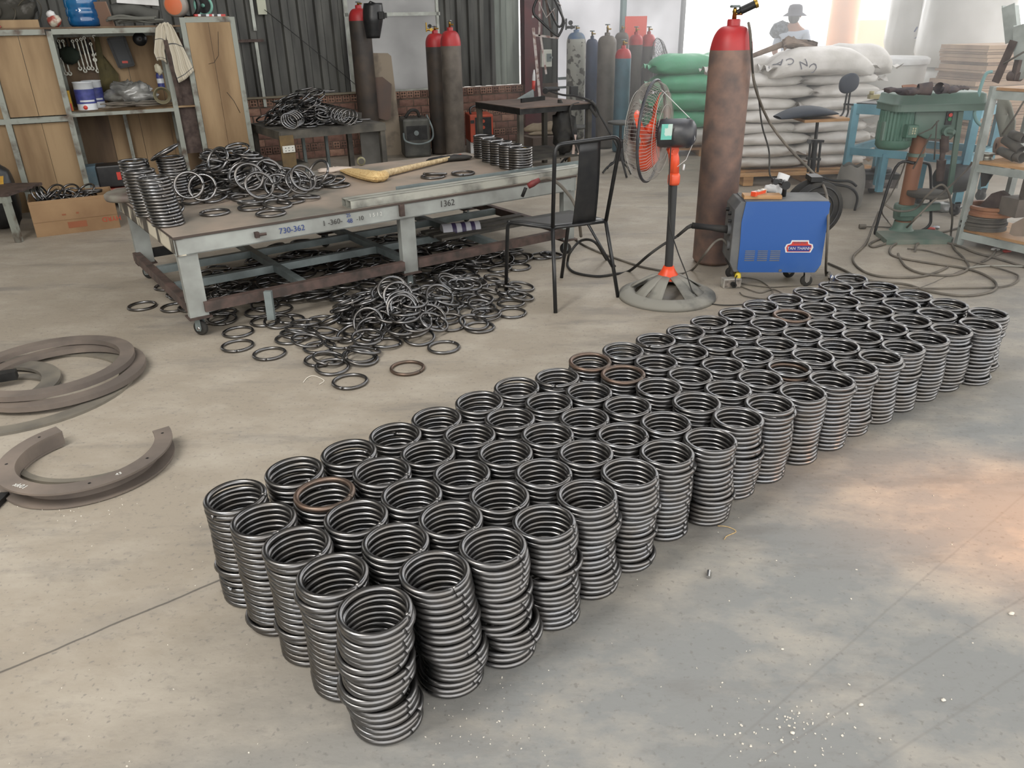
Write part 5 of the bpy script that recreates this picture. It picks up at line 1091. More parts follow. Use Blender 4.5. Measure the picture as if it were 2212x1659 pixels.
c = A(1453, 335, fy) - Vector((fb.x, fb.y, 0)); mb = MB(); mb.tube([a + Vector((0, 0, .05)), c + Vector((.01, 0, -.02)), c + Vector((0, 0, .02)), c + Vector((-.02, 0, .045))], .028, 14, radii=[.027, .029, .028, .022]); mb.cyl(c + Vector((0, -.03, .03)), c + Vector((0, .03, .03)), .028, 20); mb.cyl(c + Vector((0, -.036, .025)), c + Vector((0, .036, .025)), .01, 10)
obj('neck', mb, M['forange'], fan)
m1 = A(1422, 288, fy - .0) - Vector((fb.x, fb.y, 0)); m2_ = A(1502, 287, fy - .08) - Vector((fb.x, fb.y, 0)); axm = (m1 - m2_).normalized()
L = (m1 - m2_).length; mb = MB(); mb.lathe([(0, 0), (.045, .0), (.064, .012), (.074, .03), (.076, .06), (.076, L - .02), (.07, L), (0, L)], 32, m2_, axm); mt_ = obj('motor_housing', mb, M['fblack'], fan)
mb = MB(); vv = Vector((0, 0, 1)); mb.box(A(1440, 285, fy - .13) - Vector((fb.x, fb.y, 0)), (.066, .004, .08), REU(0, .04, .35)); st_ = obj('rating_sticker', mb, mat('teal_sticker', S(96, 176, 160), .5, 0, noise=S(180, 200, 190), scale=14, lo=.52, hi=.56), mt_)
mb = MB()
for k in range(14): 
    t = PI * (k / 13) - PI * .5
    for zz in (.012,): 
        u_ = axm.cross(vv).normalized(); v_ = u_.cross(axm); d = u_ * math.cos(t) * 1 + v_ * math.sin(t); mb.tube([m2_ + axm * .03 + d * .0765, m2_ + axm * .05 + d * .077], .0018, 4)
o = obj('vent_ribs', mb, M['black'], mt_); o['kind'] = 'stuff'
cc = A(1408, 285, fy + .1) - Vector((fb.x, fb.y, 0)); fax = Vector((-.895, .43, .03)).normalized(); FRd = .272
u_ = fax.cross(vv).normalized(); v_ = u_.cross(fax)
mb = MB(); mb.tube([cc + (u_ * math.cos(t) + v_ * math.sin(t)) * FRd for t in [2 * PI * i / 64 for i in range(64)]], .0085, 8, True); obj('cage_rim', mb, M['fblack'], fan)
def cagewires(front):
    mb = MB(); n = 84; dpt = .11 if front else .075; A_ = fax if front else -fax
    for i in range(n):
        t = 2 * PI * i / n; d = u_ * math.cos(t) + v_ * math.sin(t)
        mb.tube([cc + d * FRd * (.2 if front else .3) + A_ * dpt, cc + d * FRd * .7 + A_ * dpt * .9, cc + d * FRd * .93 + A_ * dpt * .55, cc + d * FRd], .0013, 3, cap=False)
    for f in (.2 if front else .3, .55, .8): mb.tube([cc + (u_ * math.cos(t) + v_ * math.sin(t)) * FRd * f + A_ * dpt * (1 - .3 * f ** 3) for t in [2 * PI * i / 48 for i in range(48)]], .0018, 4, True)
    return mb
M['wire'] = mat('dusty_wire', S(168, 166, 160), .5, .3)
o = obj('front_cage', cagewires(True), M['wire'], fan); o['kind'] = 'stuff'; o = obj('rear_cage', cagewires(False), M['wire'], fan); o['kind'] = 'stuff'
mb = MB(); mb.lathe([(0, 0), (.055, 0), (.055, .012), (0, .014)], 28, cc + fax * .106, fax); obj('cage_badge', mb, M['fblack'], fan)
mb = MB(); mb.lathe([(0, .0), (.04, .0), (.042, .03), (.03, .05), (0, .055)], 24, cc - fax * .01, fax); obj('hub', mb, M['forange'], fan)
for k in range(3):
    t0 = k * 2 * PI / 3 + math.radians(50); rows = []
    for f in np.linspace(.13, .86, 8):
        row = []
        for g in np.linspace(-1, 1, 7):
            wd_ = .62 * math.sin(PI * min(1, max(0, (f - .0) / 1.0)) ** .8) + .12; t = t0 + g * wd_; d = u_ * math.cos(t) + v_ * math.sin(t)
            row.append(cc + d * FRd * f * (1 - .06 * g * g * (f > .8)) + fax * (.02 - .036 * g))
        rows.append(row)
    mb = MB(); mb.grid(rows); o = obj('blade', mb, M['forange'], fan); md = o.modifiers.new('t', 'SOLIDIFY'); md.thickness = .003
# fan string and cord
G = lambda px, py, z=.007: U(px, py, z)
mb = MB(); mb.tube(smoothpath([A(1449, 318, fy - .07), A(1445, 400, fy - .06), A(1446, 480, fy - .05), A(1462, 538, fy - .06), A(1482, 590, fy - .1), G(1500, 640, .05), G(1520, 652), G(1560, 659), G(1610, 657), G(1645, 648)], 8), .0035, 6); single('fan_cord', mb, M['rubber'], 'thin black cord running from the pedestal fan over its base', 'cord')
mb = MB(); mb.tube([A(1427, 192, fy + .05), A(1497, 262, fy - .05), A(1501, 300, fy - .1), A(1482, 345, fy - .04), A(1453, 368, fy - .03)], .0022, 5); mb.tube([A(1478, 355, fy - .04), A(1476, 368, fy - .05)], .006, 6); single('white_string', mb, M['white'], 'pale string tied round the fan neck and cage', 'string')
# ================================================================== BLUE WELDING MACHINE
wx0, wx1, wy0, wy1, wz0, wz1 = 1.385, 1.9, 4.545, 4.80, .1, .53
wm = thing('blue_welder', 'blue wheeled welding machine with a red sticker beside the big brown cylinder', 'welder', ((wx0 + wx1) / 2, 4.67, 0), math.radians(-4.5))
M['wblue'] = mat('blue_enamel', S(44, 86, 152), .42, 0, noise=S(64, 100, 156), scale=3, lo=.5, hi=.8); M['wgrey'] = mat('dusty_grey_front', S(112, 112, 110), .7, 0, noise=S(86, 88, 90), scale=6)
w2, d2, h0, h1 = (wx1 - wx0) / 2, (wy1 - wy0) / 2, wz0, wz1
ip = [(-w2 - .015, h0 + .03), (-w2 + .01, h0), (w2 - .02, h0), (w2, h0 + .03), (w2, h1 - .012), (w2 - .012, h1), (-w2, h1)]
mb = MB(); mb.prism([(-w2 - .03, h0 + .06), (-w2 + .0, h0), (w2 - .02, h0), (w2 - .004, h0 + .03), (w2 - .004, h1 - .012), (w2 - .012, h1 - .002), (-w2 + .0, h1 - .002), (-w2 - .03, h1 - .05)], -d2, d2); obj('body', mb, M['wgrey'], wm, bev=.004)
for y_ in (-d2 - .003, d2 + .003):
    mb = MB(); mb.prism([(-w2 + .02, h0 + .02), (-w2 + .035, h0), (w2 - .03, h0), (w2, h0 + .05), (w2, h1 - .012), (w2 - .01, h1 + .0), (-w2 + .03, h1), (-w2 + .015, h1 - .12), (-w2 + .02, h1 - .25)], -.003, .003, (0, y_, 0)); sp = obj('side_panel', mb, M['wblue'], wm)
    if y_ < 0: sidep = sp
    mb = MB()
mb = MB(); mb.box((.01, 0, h1 + .001), (2 * w2 - .03, 2 * d2, .004)); obj('top_cover', mb, M['wgrey'], wm)
for gx in range(3):
    for gz in range(6):
        mb = MB(); mb.box((-w2 + .085 + gx * .075, -d2 - .0068, h0 + .075 + gz * .0118), (.058, .003, .005)); obj('vent_slot', mb, M['wgrey'], sidep)
def plate(pts, y, th, m_, nm, par):
    mb = MB(); mb.prism(pts, 0, th, (0, y, 0)); return obj(nm, mb, m_, par)
cx0, cz0 = .115, h0 + .155
bdg = [(-.078, -.03), (.07, -.03), (.082, .0), (.076, .02), (.055, .026), (.05, .045), (-.05, .045), (-.056, .026), (-.078, .02), (-.086, .0)]
plate([(cx0 + x, cz0 + z_) for x, z_ in bdg], -d2 - .0065, .0012, M['white'], 'sticker', sidep)
stk = plate([(cx0 + x * .9, cz0 + z_ * .82 - .0005) for x, z_ in bdg], -d2 - .0079, .0006, M['redp'], 'sticker_field', sidep)
plate([(cx0 - .064, cz0 - .022), (cx0 + .06, cz0 - .022), (cx0 + .066, cz0 + .012), (cx0 - .062, cz0 + .012)], -d2 - .0088, .0006, mat('sticker_navy', S(40, 50, 120), .5), 'sticker_band', sidep)
text_obj('lettering', 'TAN THANH', .0245, M['white'], sidep, Vector((cx0, -d2 - .0094, cz0 - .005)), REU(PI / 2, 0, 0)); text_obj('lettering', 'INVERTER', .017, mat('sticker_grey', S(90, 90, 110), .5), sidep, Vector((cx0, -d2 - .0094, cz0 + .03)), REU(PI / 2, 0, 0))
mb = MB(); mb.box((.02, -d2 - .007, h0 + .012), (.018, .003, .014)); obj('latch', mb, M['chrome'], sidep)
# left (front) face of the machine: knobs, sockets
for (y_, z_, r_) in ((-.03, h1 - .09, .012), (.04, h1 - .08, .012), (-.06, h1 - .13, .009)): mb = MB(); mb.cyl((-w2 - .015, y_, z_), (-w2 - .05, y_, z_), r_, 14); obj('knob', mb, M['black'], wm)
mb = MB(); mb.cyl((-w2 - .02, -.05, h0 + .245), (-w2 - .05, -.05, h0 + .245), .034, 20); mb.cyl((-w2 - .02, -.06, h0 + .15), (-w2 - .045, -.06, h0 + .15), .028, 20); obj('socket', mb, M['wgrey'], wm)
mb = MB()
for k in range(9): mb.box((-w2 - .022, -.02, h0 + .03 + k * .011), (.004, .12, .004), REU(0, -.5, 0))
o = obj('front_louvres', mb, M['dark'], wm); o['kind'] = 'stuff'
for (x, y_) in ((-w2 + .03, -.06), (-w2 + .03, .08), (w2 - .06, -.09), (w2 - .12, .09)):
    mb = MB(); c_ = Vector((x, y_, .036)); 
    for s_ in (-.016, .016): mb.prism([(-.02, .066), (.02, .066), (.014, .0), (.0, -.012), (-.012, .0)], s_ - .0015, s_ + .0015, c_, (1, 0, 0), (0, 0, 1))
    mb.box(c_ + Vector((0, 0, .065)), (.05, .045, .004)); cs = obj('caster', mb, M['chrome'], wm); mb = MB(); mb.lathe([(.01, -.012), (.03, -.012), (.036, -.006), (.036, .006), (.03, .012), (.01, .012)], 24, c_, (0, 1, 0)); obj('wheel', mb, M['rubber'], cs)
mb = MB(); wc = Vector((.285, d2 + .14, .405)); mb.lathe([(0, -.06), (.17, -.06), (.175, -.05), (.175, -.035), (.13, -.03), (.13, .03), (.175, .035), (.175, .05), (.17, .06), (0, .06)], 40, wc, (.25, -1, 0)); rl = obj('wire_reel_drum', mb, M['rubber'], wm)
mb = MB(); mb.lathe([(.1, .061), (.105, .066), (.11, .061)], 36, wc, (.25, -1, 0)); mb.lathe([(.14, .061), (.145, .066), (.15, .061)], 36, wc, (.25, -1, 0)); obj('drum_ridge', mb, M['black'], rl); mb = MB(); mb.box(wc + Vector((-.02, 0, .19)), (.07, .13, .03)); obj('drum_bracket', mb, M['dark'], rl)
mb = MB(); mb.box((.2, d2 + .06, .34), (.12, .14, .06)); obj('reel_arm', mb, M['dark'], wm)
TW2 = lambda x, y, z: wm.location + RZ(wm.rotation_euler.z) @ Vector((x, y, z))
mb = MB(); mb.box(TW2(-.12, -.04, h1 + .015), (.22, .09, .022), RZ(-.12)); single('wooden_board', mb, M['wood'], 'small pale wooden board lying on the blue welder', 'board', bev=.002)
lv = thing('spirit_level', 'short orange spirit level lying on the wooden board', 'spirit level', TW2(-.14, -.05, h1 + .026), .75)
mb = MB(); mb.box((0, 0, .012), (.13, .028, .024)); obj('level_frame', mb, mat('level_silver', S(196, 180, 160), .4, .3), lv); mb = MB(); mb.box((-.055, 0, .012), (.025, .03, .026)); mb.box((0, -.0145, .012), (.1, .002, .018)); obj('orange_end', mb, M['forange'], lv)
mb = MB(); mb.box((.02, 0, .0245), (.02, .014, .002)); mb.box((-.02, 0, .0245), (.02, .014, .002)); obj('vial', mb, M['black'], lv)
mb = MB(); mb.lathe([(.028, 0), (.036, .12), (.033, .12), (.026, 0)], 20, TW2(.0, .1, h1 + .004), (.35, .1, 1)); mb.blob(TW2(-.03, .1, h1 + .03), (.05, .03, .025), 14, 8, crumple(.4, 2, 3)); single('paper_roll', mb, M['white'], 'crumpled white paper roll behind the wooden board on the welder', 'paper')
mb = MB(); a = TW2(.02, .0, h1 + .002); mb.tube([a, a + Vector((0, 0, .06)), a + Vector((-.01, .0, .075)), a + Vector((-.07, .01, .10))], .013, 12); mb.cyl(a + Vector((0, -.02, .07)), a + Vector((0, .03, .07)), .026, 18); mb.cyl(a + Vector((-.06, -.01, .09)), a + Vector((-.06, .03, .09)), .018, 14); single('torch_joint', mb, M['black'], 'black swivel joint of a welding hose on top of the welder', 'hose joint')
# leads
sk1 = TW2(-w2 - .04, -.05, h0 + .245); sk2 = TW2(-w2 - .04, -.06, h0 + .15)
mb = MB(); a = A(1495, 487, sk1.y + .02); mb.tube([sk1, sk1.lerp(a, .25), sk1.lerp(a, .5), a], .02, 14, radii=[.024, .022, .017, .019]); b = A(1462, 511, a.y); mb.tube([a, a.lerp(b, .3) + Vector((0, 0, .008)), b], .011, 10, radii=[.014, .011, .009])
mb.tube(smoothpath([b, A(1430, 530, b.y - .0), A(1400, 552, b.y - .05), G(1360, 585), G(1330, 592), G(1290, 597), G(1245, 590), G(1228, 578), G(1226, 565), A(1232, 545, 5.1), A(1255, 520, 5.15), A(1285, 523, 5.0), G(1310, 560), G(1328, 575)], 7), .009, 8)
single('welding_lead', mb, M['rubber'], 'thick black welding lead with plug looping from the blue welder under the chair', 'cable')
mb = MB(); mb.tube(smoothpath([sk2, A(1560, 517, sk2.y), A(1543, 524, sk2.y), A(1520, 552, sk2.y + .02), G(1495, 583), G(1465, 592), G(1430, 585), G(1385, 576), G(1345, 563), G(1300, 547), G(1262, 530), G(1235, 512), G(1200, 496)], 7), .0075, 8); single('earth_lead', mb, M['cable'], 'thinner dusty lead running from the welder behind the fan pole', 'cable')
hp_ = TP(1.86, -.03, TZ); c_ = thing('electrode_holder', 'red electrode holder clamped on the front rail of the workbench', 'electrode holder', A(1150, 400, 5.0))
e1, e2, e3 = A(1128, 425, 4.97), A(1136, 405, 4.97), A(1166, 388, 4.97)
mb = MB(); mb.tube([e2.lerp(e3, .15), e2.lerp(e3, .5), e3], .02, 10, radii=[.018, .021, .014]); W('grip', mb, mat('dull_red_grip', S(128, 52, 50), .6, 0, noise=S(96, 44, 44), scale=20), c_); mb = MB(); mb.tube([e1, e1.lerp(e2, .6), e2], .011, 8); W('jaw', mb, M['dark'], c_)
mb = MB(); mb.tube(smoothpath([e3, A(1185, 385, 4.97), A(1208, 398, 4.95), A(1232, 425, 4.9), A(1243, 445, 4.85), A(1250, 470, 4.9), A(1255, 510, 5.05)], 8), .0105, 10); single('holder_cable', mb, M['cable'], 'thick grey cable arching from the red electrode holder behind the chair', 'cable')
# hoses from the big cylinder
mb = MB(); gy = bg.y; mb.tube(smoothpath([A(1617, 50, gy), A(1621, 75, gy - .12), A(1624, 130, gy - .14), A(1632, 190, gy - .1), A(1660, 260, 5.3), A(1700, 315, 5.2), A(1745, 362, 5.1), A(1775, 395, 4.9), A(1787, 430, 4.62), A(1789, 480, 4.5), A(1786, 540, 4.5), G(1785, 594), G(1800, 606), G(1842, 612)], 8), .0085, 8); single('gas_hose', mb, M['cable'], 'grey gas hose from the big cylinder down over the blue welder', 'hose')
mb = MB(); mb.tube(smoothpath([A(1623, 90, gy - .14), A(1627, 160, gy - .14), A(1638, 205, 5.2), A(1646, 270, 5.1), A(1661, 325, 5.0), A(1664, 380, 4.8), TW2(.0, .01, h1 + .1)], 8), .005, 6); single('heater_cable', mb, M['rubber'], 'thin black cable from the cylinder regulator to the welder top', 'cable')
# power strip
psp = thing('power_strip', 'white multi-socket block with black and yellow plugs on the floor below the welder', 'power strip', U(1578, 620), .12)
mb = MB(); mb.box((0, 0, .03), (.115, .05, .06)); o = obj('socket_block', mb, mat('dirty_white_plastic', S(176, 172, 164), .6, 0, noise=S(120, 118, 112), scale=16), psp, bev=.004); mb = MB(); mb.box((0, -.027, .03), (.1, .002, .045)); obj('socket_face', mb, mat('grimy_face', S(96, 90, 84), .6, 0, noise=S(160, 150, 140), scale=30), o)
mb = MB(); mb.cyl((.0, -.03, .03), (.0, -.055, .026), .016, 12); mb.tube(smoothpath([(0, -.055, .026), (0, -.07, .035), (-.0, -.06, .07), (.03, -.01, .075), (.05, .03, .06)], 5), .004, 6); obj('black_plug', mb, M['black'], psp)
mb = MB(); mb.lathe([(.02, 0), (.018, .02), (.01, .035), (0, .037)], 12, (.04, .0, .06)); obj('yellow_plug', mb, mat('yellow_plastic', S(214, 190, 60), .5), psp)
mb = MB(); mb.tube(smoothpath([psp.location + Vector((.06, .02, .03)), G(1605, 600, .03), G(1640, 606), G(1668, 628), G(1655, 645), G(1610, 640), G(1598, 632)], 6), .004, 6); mb.tube(smoothpath([G(1600, 612), G(1660, 620), G(1720, 617), G(1800, 612), G(1880, 612)], 6), .004, 6); mb.tube(smoothpath([G(1598, 618), G(1640, 632), G(1670, 625), G(1700, 640), G(1720, 655)], 6), .004, 6); single('extension_cord', mb, M['cable'], 'thin dusty extension cord looping behind the ring field from the power strip', 'cord')
# ================================================================== SACKS
M['sackw'] = mat('white_woven_sack', S(222, 218, 214), .6, 0, noise=S(196, 192, 186), scale=5, bump=.25, bump_scale=40)
M['sackg'] = mat('green_woven_sack', S(72, 158, 112), .55, 0, noise=S(96, 168, 132), scale=4, bump=.25, bump_scale=40)
def sack(c, L, Wd, H, ang, m_, label, group, seed=0, droop=0.0, tilt=0.0, seam=True):
    R = RZ(ang) @ Matrix.Rotation(tilt, 3, 'Y'); cf_ = crumple(.13, 1.7, seed); cf2 = crumple(.035, 5, seed + 3)
    def fn(v, a, b):
        v = cf2(cf_(v, a, b), a, b); fx = v.x / (L / 2); fy_ = v.y / (Wd / 2)
        v.z *= (1 - .35 * max(0, abs(fx)) ** 4) * (1 - .25 * abs(fy_) ** 4); v.z -= droop * max(0, abs(fx) - .3) ** 2
        return v
    mb = MB(); mb.blob((0, 0, H / 2), (L / 2, Wd / 2, H / 2), 40, 18, fn, None, p=3.6); mb.v = [tuple(R @ Vector(v)) for v in mb.v]
    if seam:
        for sx_ in (-1, 1):
            rows = [[R @ Vector((sx_ * (L / 2 * .9 + f * .09), Wd * .42 * g, H * .48 + (.012 + .02 * f) * math.sin(7 * g + seed + f * 3) - droop * .35 * .6)) for g in np.linspace(-1, 1, 11)] for f in (0, .5, 1)]
            mb.grid(rows)
    o = obj('sack', mb, m_, None); o.location = c; return tag(o, label, 'sack', group)
rs = random.Random(17)
SA = math.radians(4)
NL = ['lowest', 'second', 'third', 'fourth', 'fifth', 'sixth', 'seventh', 'eighth', 'ninth']
zc = .12
XL, XR, XB = 2.62, 3.28, 2.75
for k in range(8):
    H = .134; z = zc + k * .111
    if k % 2 == 0: sl = ((2.66, 8.25, .80), (3.36, 8.3, .66))
    else: sl = ((2.60, 8.25, .70), (3.28, 8.28, .82))
    for q_, (x, y, L) in enumerate(sl):
        if k == 7 and q_ == 0: x = 2.62
        sack(Vector((x + rs.uniform(-.04, .04), y + rs.uniform(-.04, .04), z)), L, .56, H, SA + rs.uniform(-.06, .06), M['sackw'], f'{NL[k]} white sack from the floor in the {("left", "right")[q_]} column of the pallet stack', 'white sacks on the pallet', k * 3 + q_, .03)
    if k % 2 == 0: sack(Vector((3.0, 8.85, z)), 1.2, .5, H, SA, M['sackw'], f'{NL[k]} white sack from the floor in the rear column of the stack', 'white sacks on the pallet', 50 + k)
s1 = sack(Vector((3.03, 8.1, zc + 8 * .111 - .0)), 1.0, .56, .25, SA - .05, M['sackw'], 'topmost white sack at the front, printed with upside-down dark letters', 'white sacks on the pallet', 71, .22)
s2 = sack(Vector((3.52, 8.42, zc + 8 * .111 - .02)), .7, .62, .28, SA + .1, M['sackw'], 'fat white sack bulging over the right end of the pile top', 'white sacks on the pallet', 75, .3)
s3 = sack(Vector((2.45, 8.5, zc + 8 * .111 - .03)), .7, .55, .2, SA, M['sackw'], 'white sack on the pile top, left, beneath the broom handle', 'white sacks on the pallet', 78, .1)
M['sackink'] = mat('sack_print', S(112, 112, 120), .8)
from mathutils.bvhtree import BVHTree
def onsack(ch_, size, px, py, y, rot, target):
    "letter laid on the bulging side of a sack"
    o = text_obj('printed_lettering', ch_, size, M['sackink'], None, Vector((0, 0, 0)), Matrix.Identity(3), 0.0)
    bm = bmesh.new(); bm.from_mesh(o.data); bmesh.ops.triangulate(bm, faces=bm.faces[:]); bmesh.ops.subdivide_edges(bm, edges=bm.edges[:], cuts=1)
    me_ = target.data; bv_ = BVHTree.FromPolygons([v.co + target.location for v in me_.vertices], [p.vertices[:] for p in me_.polygons])
    c = A(px, py, y); n = Vector((0, -.9, .43)).normalized(); R = REU(PI / 2 - .45, 0, 0) @ Matrix.Rotation(rot, 3, 'Z')
    for v in bm.verts:
        w_ = c + R @ v.co; h = bv_.ray_cast(w_ + n * .5, -n)
        v.co = (h[0] + n * .006 if h[0] is not None else w_) - target.location
    bm.to_mesh(o.data); bm.free(); o.parent = target; o.matrix_local = Matrix.Identity(4)
for ch_, px, py, rot in (('C', 1754, 148, 215), ('N', 1733, 140, 205), ('C', 1706, 133, 190), ('A', 1688, 130, 180), ('I', 1671, 134, 160)): onsack(ch_, .10, px, py, 7.85, math.radians(rot), s1)
onsack('C', .12, 1826, 120, 8.15, math.radians(200), s2)
pal = thing('pallet', 'low wooden pallet under the white sacks', 'pallet', (3.0, 8.35, 0), SA)
for y_ in (-.5, -.25, 0, .25, .5): mb = MB(); mb.box((0, y_, .105), (1.5, .12, .02)); obj('slat', mb, M['wood'], pal)
for x_ in (-.65, 0, .65):
    mb = MB(); mb.box((x_, 0, .05), (.1, 1.1, .09)); obj('bearer', mb, M['wood'], pal)
GSl = ['lowest', 'second', 'third', 'fourth', 'topmost']
for k in range(5):
    for q_, (x, y) in enumerate(((2.12, 10.0), (2.75, 10.15))):
        sack(Vector((x + rs.uniform(-.05, .05), y, .1 + k * .205)), .78, .6, .235, SA + rs.uniform(-.1, .1), M['sackg'] if k or q_ else M['sackw'], (f'{GSl[k]} green sack in the {("left", "right")[q_]} column behind the pedestal fan' if k or q_ else 'white sack at the foot of the left green column'), 'green sacks', 100 + k * 2 + q_, .05)
mb = MB()
for y_ in (-.25, 0, .25): mb.box((2.4, 10.05 + y_, .08), (1.7, .1, .02))
for x_ in (1.7, 2.4, 3.1): mb.box((x_, 10.05, .035), (.1, .7, .07))
p2 = thing('pallet', 'wooden pallet under the green sacks', 'pallet', (2.4, 10.05, 0))
for y_ in (-.25, 0, .25): mb = MB(); mb.box((0, y_, .08), (1.7, .1, .02)); obj('slat', mb, M['wood'], p2)
for x_ in (-.7, 0, .7): mb = MB(); mb.box((x_, 0, .035), (.1, .7, .07)); obj('bearer', mb, M['wood'], p2)
# broom lying on the sack pile
br = thing('broom', 'straw broom lying across the top of the white sacks', 'broom', A(1690, 105, 8.0)); by = 8.12
P = lambda px, py, dy=0.0: A(px, py, by + dy)
mb = MB(); mb.tube([P(1622, 122), P(1690, 96)], .022, 10, radii=[.02, .03]); obj('handle', mb, mat('grey_brown_straw', S(140, 122, 108), .85), br) if False else W('handle', mb, mat('grey_brown_straw', S(140, 122, 108), .85, 0, noise=S(112, 98, 88), scale=20), br)
rows = []
for f in np.linspace(0, 1, 7):
    a_ = P(1688, 90).lerp(P(1708, 72), f ** .5 * 1.0) if f < .3 else P(1700, 76).lerp(P(1764, 100), (f - .3) / .7); b_ = P(1690, 104).lerp(P(1760, 107), f)
    rows.append([a_.lerp(b_, g) + Vector((0, -.05 * math.sin(PI * g), .006 * math.sin(g * 40 + f * 9))) for g in np.linspace(0, 1, 15)])
mb = MB(); mb.grid(rows); o = W('bristles', mb, bpy.data.materials['grey_brown_straw'], br); md = o.modifiers.new('t', 'SOLIDIFY'); md.thickness = .06
# ================================================================== PERSON BEYOND THE SACKS
pp = thing('person', 'person in a dark bucket hat and pale shirt beyond the sack pile, turned away', 'person', (4.1, 12.0, 0), 2.6)
def skin(name, verts, edges, radii, m_, parent, sub=2):
    me = bpy.data.meshes.new(name); me.from_pydata(verts, edges, []); o = bpy.data.objects.new(name, me); COL.objects.link(o); o.parent = parent
    bm = bmesh.new(); bm.from_mesh(me); ly = bm.verts.layers.skin.verify()
    for v, r_ in zip(bm.verts, radii): v[ly].radius = (r_, r_) if not isinstance(r_, tuple) else r_
    bm.verts.ensure_lookup_table(); bm.verts[0][ly].use_root = True; bm.to_mesh(me); bm.free()
    sk_ = o.modifiers.new('skin', 'SKIN'); sk_.use_smooth_shade = True; sb = o.modifiers.new('sub', 'SUBSURF'); sb.levels = sub; sb.render_levels = sub; me.materials.append(m_); return o
M['skin'] = mat('skin', S(176, 120, 92), .6); M['shirt'] = mat('pale_blue_shirt', S(196, 204, 220), .8); M['trou'] = mat('dark_trousers', S(52, 56, 66), .85); M['sleeve'] = mat('dark_checked_cloth', S(66, 72, 84), .85, 0, noise=S(110, 118, 130), scale=30, lo=.5, hi=.55)
bv = [(0, 0, .90), (0, 0, 1.08), (0, .0, 1.25), (0, -.01, 1.34), (0, 0, 1.42), (0, .01, 1.49), (.17, 0, 1.32), (.24, -.05, 1.08), (.2, -.22, .98), (-.17, 0, 1.32), (-.24, -.04, 1.08), (-.2, -.22, 1.0), (.09, 0, .84), (.1, .02, .47), (.1, .06, .09), (.1, -.06, .04), (-.09, 0, .84), (-.1, .0, .47), (-.1, .04, .09), (-.1, -.08, .04)]
be = [(0, 1), (1, 2), (2, 3), (3, 4), (4, 5), (3, 6), (6, 7), (7, 8), (3, 9), (9, 10), (10, 11), (0, 12), (12, 13), (13, 14), (14, 15), (0, 16), (16, 17), (17, 18), (18, 19)]
rad = [.13, .125, .14, .11, .065, .065, .06, .045, .032, .06, .045, .032, .09, .06, .04, .035, .09, .06, .04, .035]
skin('body', bv, be, rad, M['skin'], pp)
skin('shirt', [(0, 0, .92), (0, 0, 1.08), (0, 0, 1.25), (0, -.01, 1.35), (.17, 0, 1.32), (.235, -.04, 1.1), (-.17, 0, 1.32), (-.235, -.03, 1.1)], [(0, 1), (1, 2), (2, 3), (3, 4), (4, 5), (3, 6), (6, 7)], [.15, .14, .155, .118, .075, .06, .075, .06], M['shirt'], pp)
skin('trousers', [(0, 0, .9), (.09, 0, .84), (.1, .02, .47), (.1, .06, .1), (-.09, 0, .84), (-.1, 0, .47), (-.1, .04, .1)], [(0, 1), (1, 2), (2, 3), (0, 4), (4, 5), (5, 6)], [.145, .105, .075, .06, .105, .075, .06], M['trou'], pp)
mb = MB(); mb.blob((0, -.005, 1.55), (.078, .095, .115), 20, 14, lambda v, a, b: Vector((v.x * (1 - .15 * (v.z < 0)), v.y + (.012 if v.y < -.06 else 0), v.z))); mb.blob((0, -.1, 1.545), (.013, .018, .02), 10, 6)
for s_ in (-1, 1): mb.blob((s_ * .08, .0, 1.55), (.012, .02, .03), 8, 6)
obj('head', mb, M['skin'], pp); mb = MB()
for s_ in (-1, 1): mb.blob((s_ * .03, -.093, 1.56), (.014, .006, .007), 8, 5)
mb.box((0, -.093, 1.50), (.04, .008, .007)); o = obj('face_features', mb, M['dark'], pp); o['kind'] = 'stuff'
mb = MB(); mb.lathe([(.165, -.045), (.16, -.04), (.1, .0), (.098, .05), (.085, .09), (.05, .105), (0, .108)], 28, (0, 0, 1.59)); o = obj('bucket_hat', mb, mat('dark_hat', S(78, 78, 92), .85), pp); md = o.modifiers.new('t', 'SOLIDIFY'); md.thickness = .004
mb = MB(); mb.blob((0, .03, 1.53), (.08, .085, .09), 16, 10); obj('hair', mb, M['black'], pp)
mb = MB(); mb.blob((.16, -.02, 1.36), (.16, .13, .12), 20, 12, crumple(.25, 2, 2)); obj('shoulder_bag', mb, M['sleeve'], pp)
# ================================================================== WRAPPED ROLLS, DRUM, CARDBOARD STACK AND FAR THINGS
M['film'] = mat('white_wrapping_film', S(222, 220, 216), .3, 0, noise=S(200, 198, 192), scale=2, bump=.4, bump_scale=5, spec=.6)
M['filmin'] = mat('cream_wrapping', S(214, 204, 186), .6)
def roll(x, y, r, z0, z1, label, seed):
    t = thing('wrapped_roll', label, 'roll', (x, y, 0), 0, 'tall rolls wrapped in white film'); cf_ = crumple(.03, 2, seed)
    mb = MB(); rows = []
    for i in range(21):
        f = i / 20; z = z0 + (z1 - z0) * f; row = []; rr_ = r * (1 - .5 * max(0, .1 - f) * 5 * .6 - .0)
        for k in range(48):
            a = 2 * PI * k / 48; q = rr_ * (1 + .012 * math.sin(7 * a + f * 3 + seed) + .008 * math.sin(17 * a - f * 9)); row.append((q * math.cos(a), q * math.sin(a), z))
        rows.append(row)
    mb.grid(rows, True); mb.lathe([(0, z0), (rows[0][0][0], z0)], 32); mb.lathe([(r, z1), (0, z1)], 32); obj('film', mb, M['film'], t)
    return t
ra = roll(A(2105, 60, 10.4).x, 10.6, .53, .92, 2.6, 'broad upper roll in white film at the right, behind the drill press', 1)
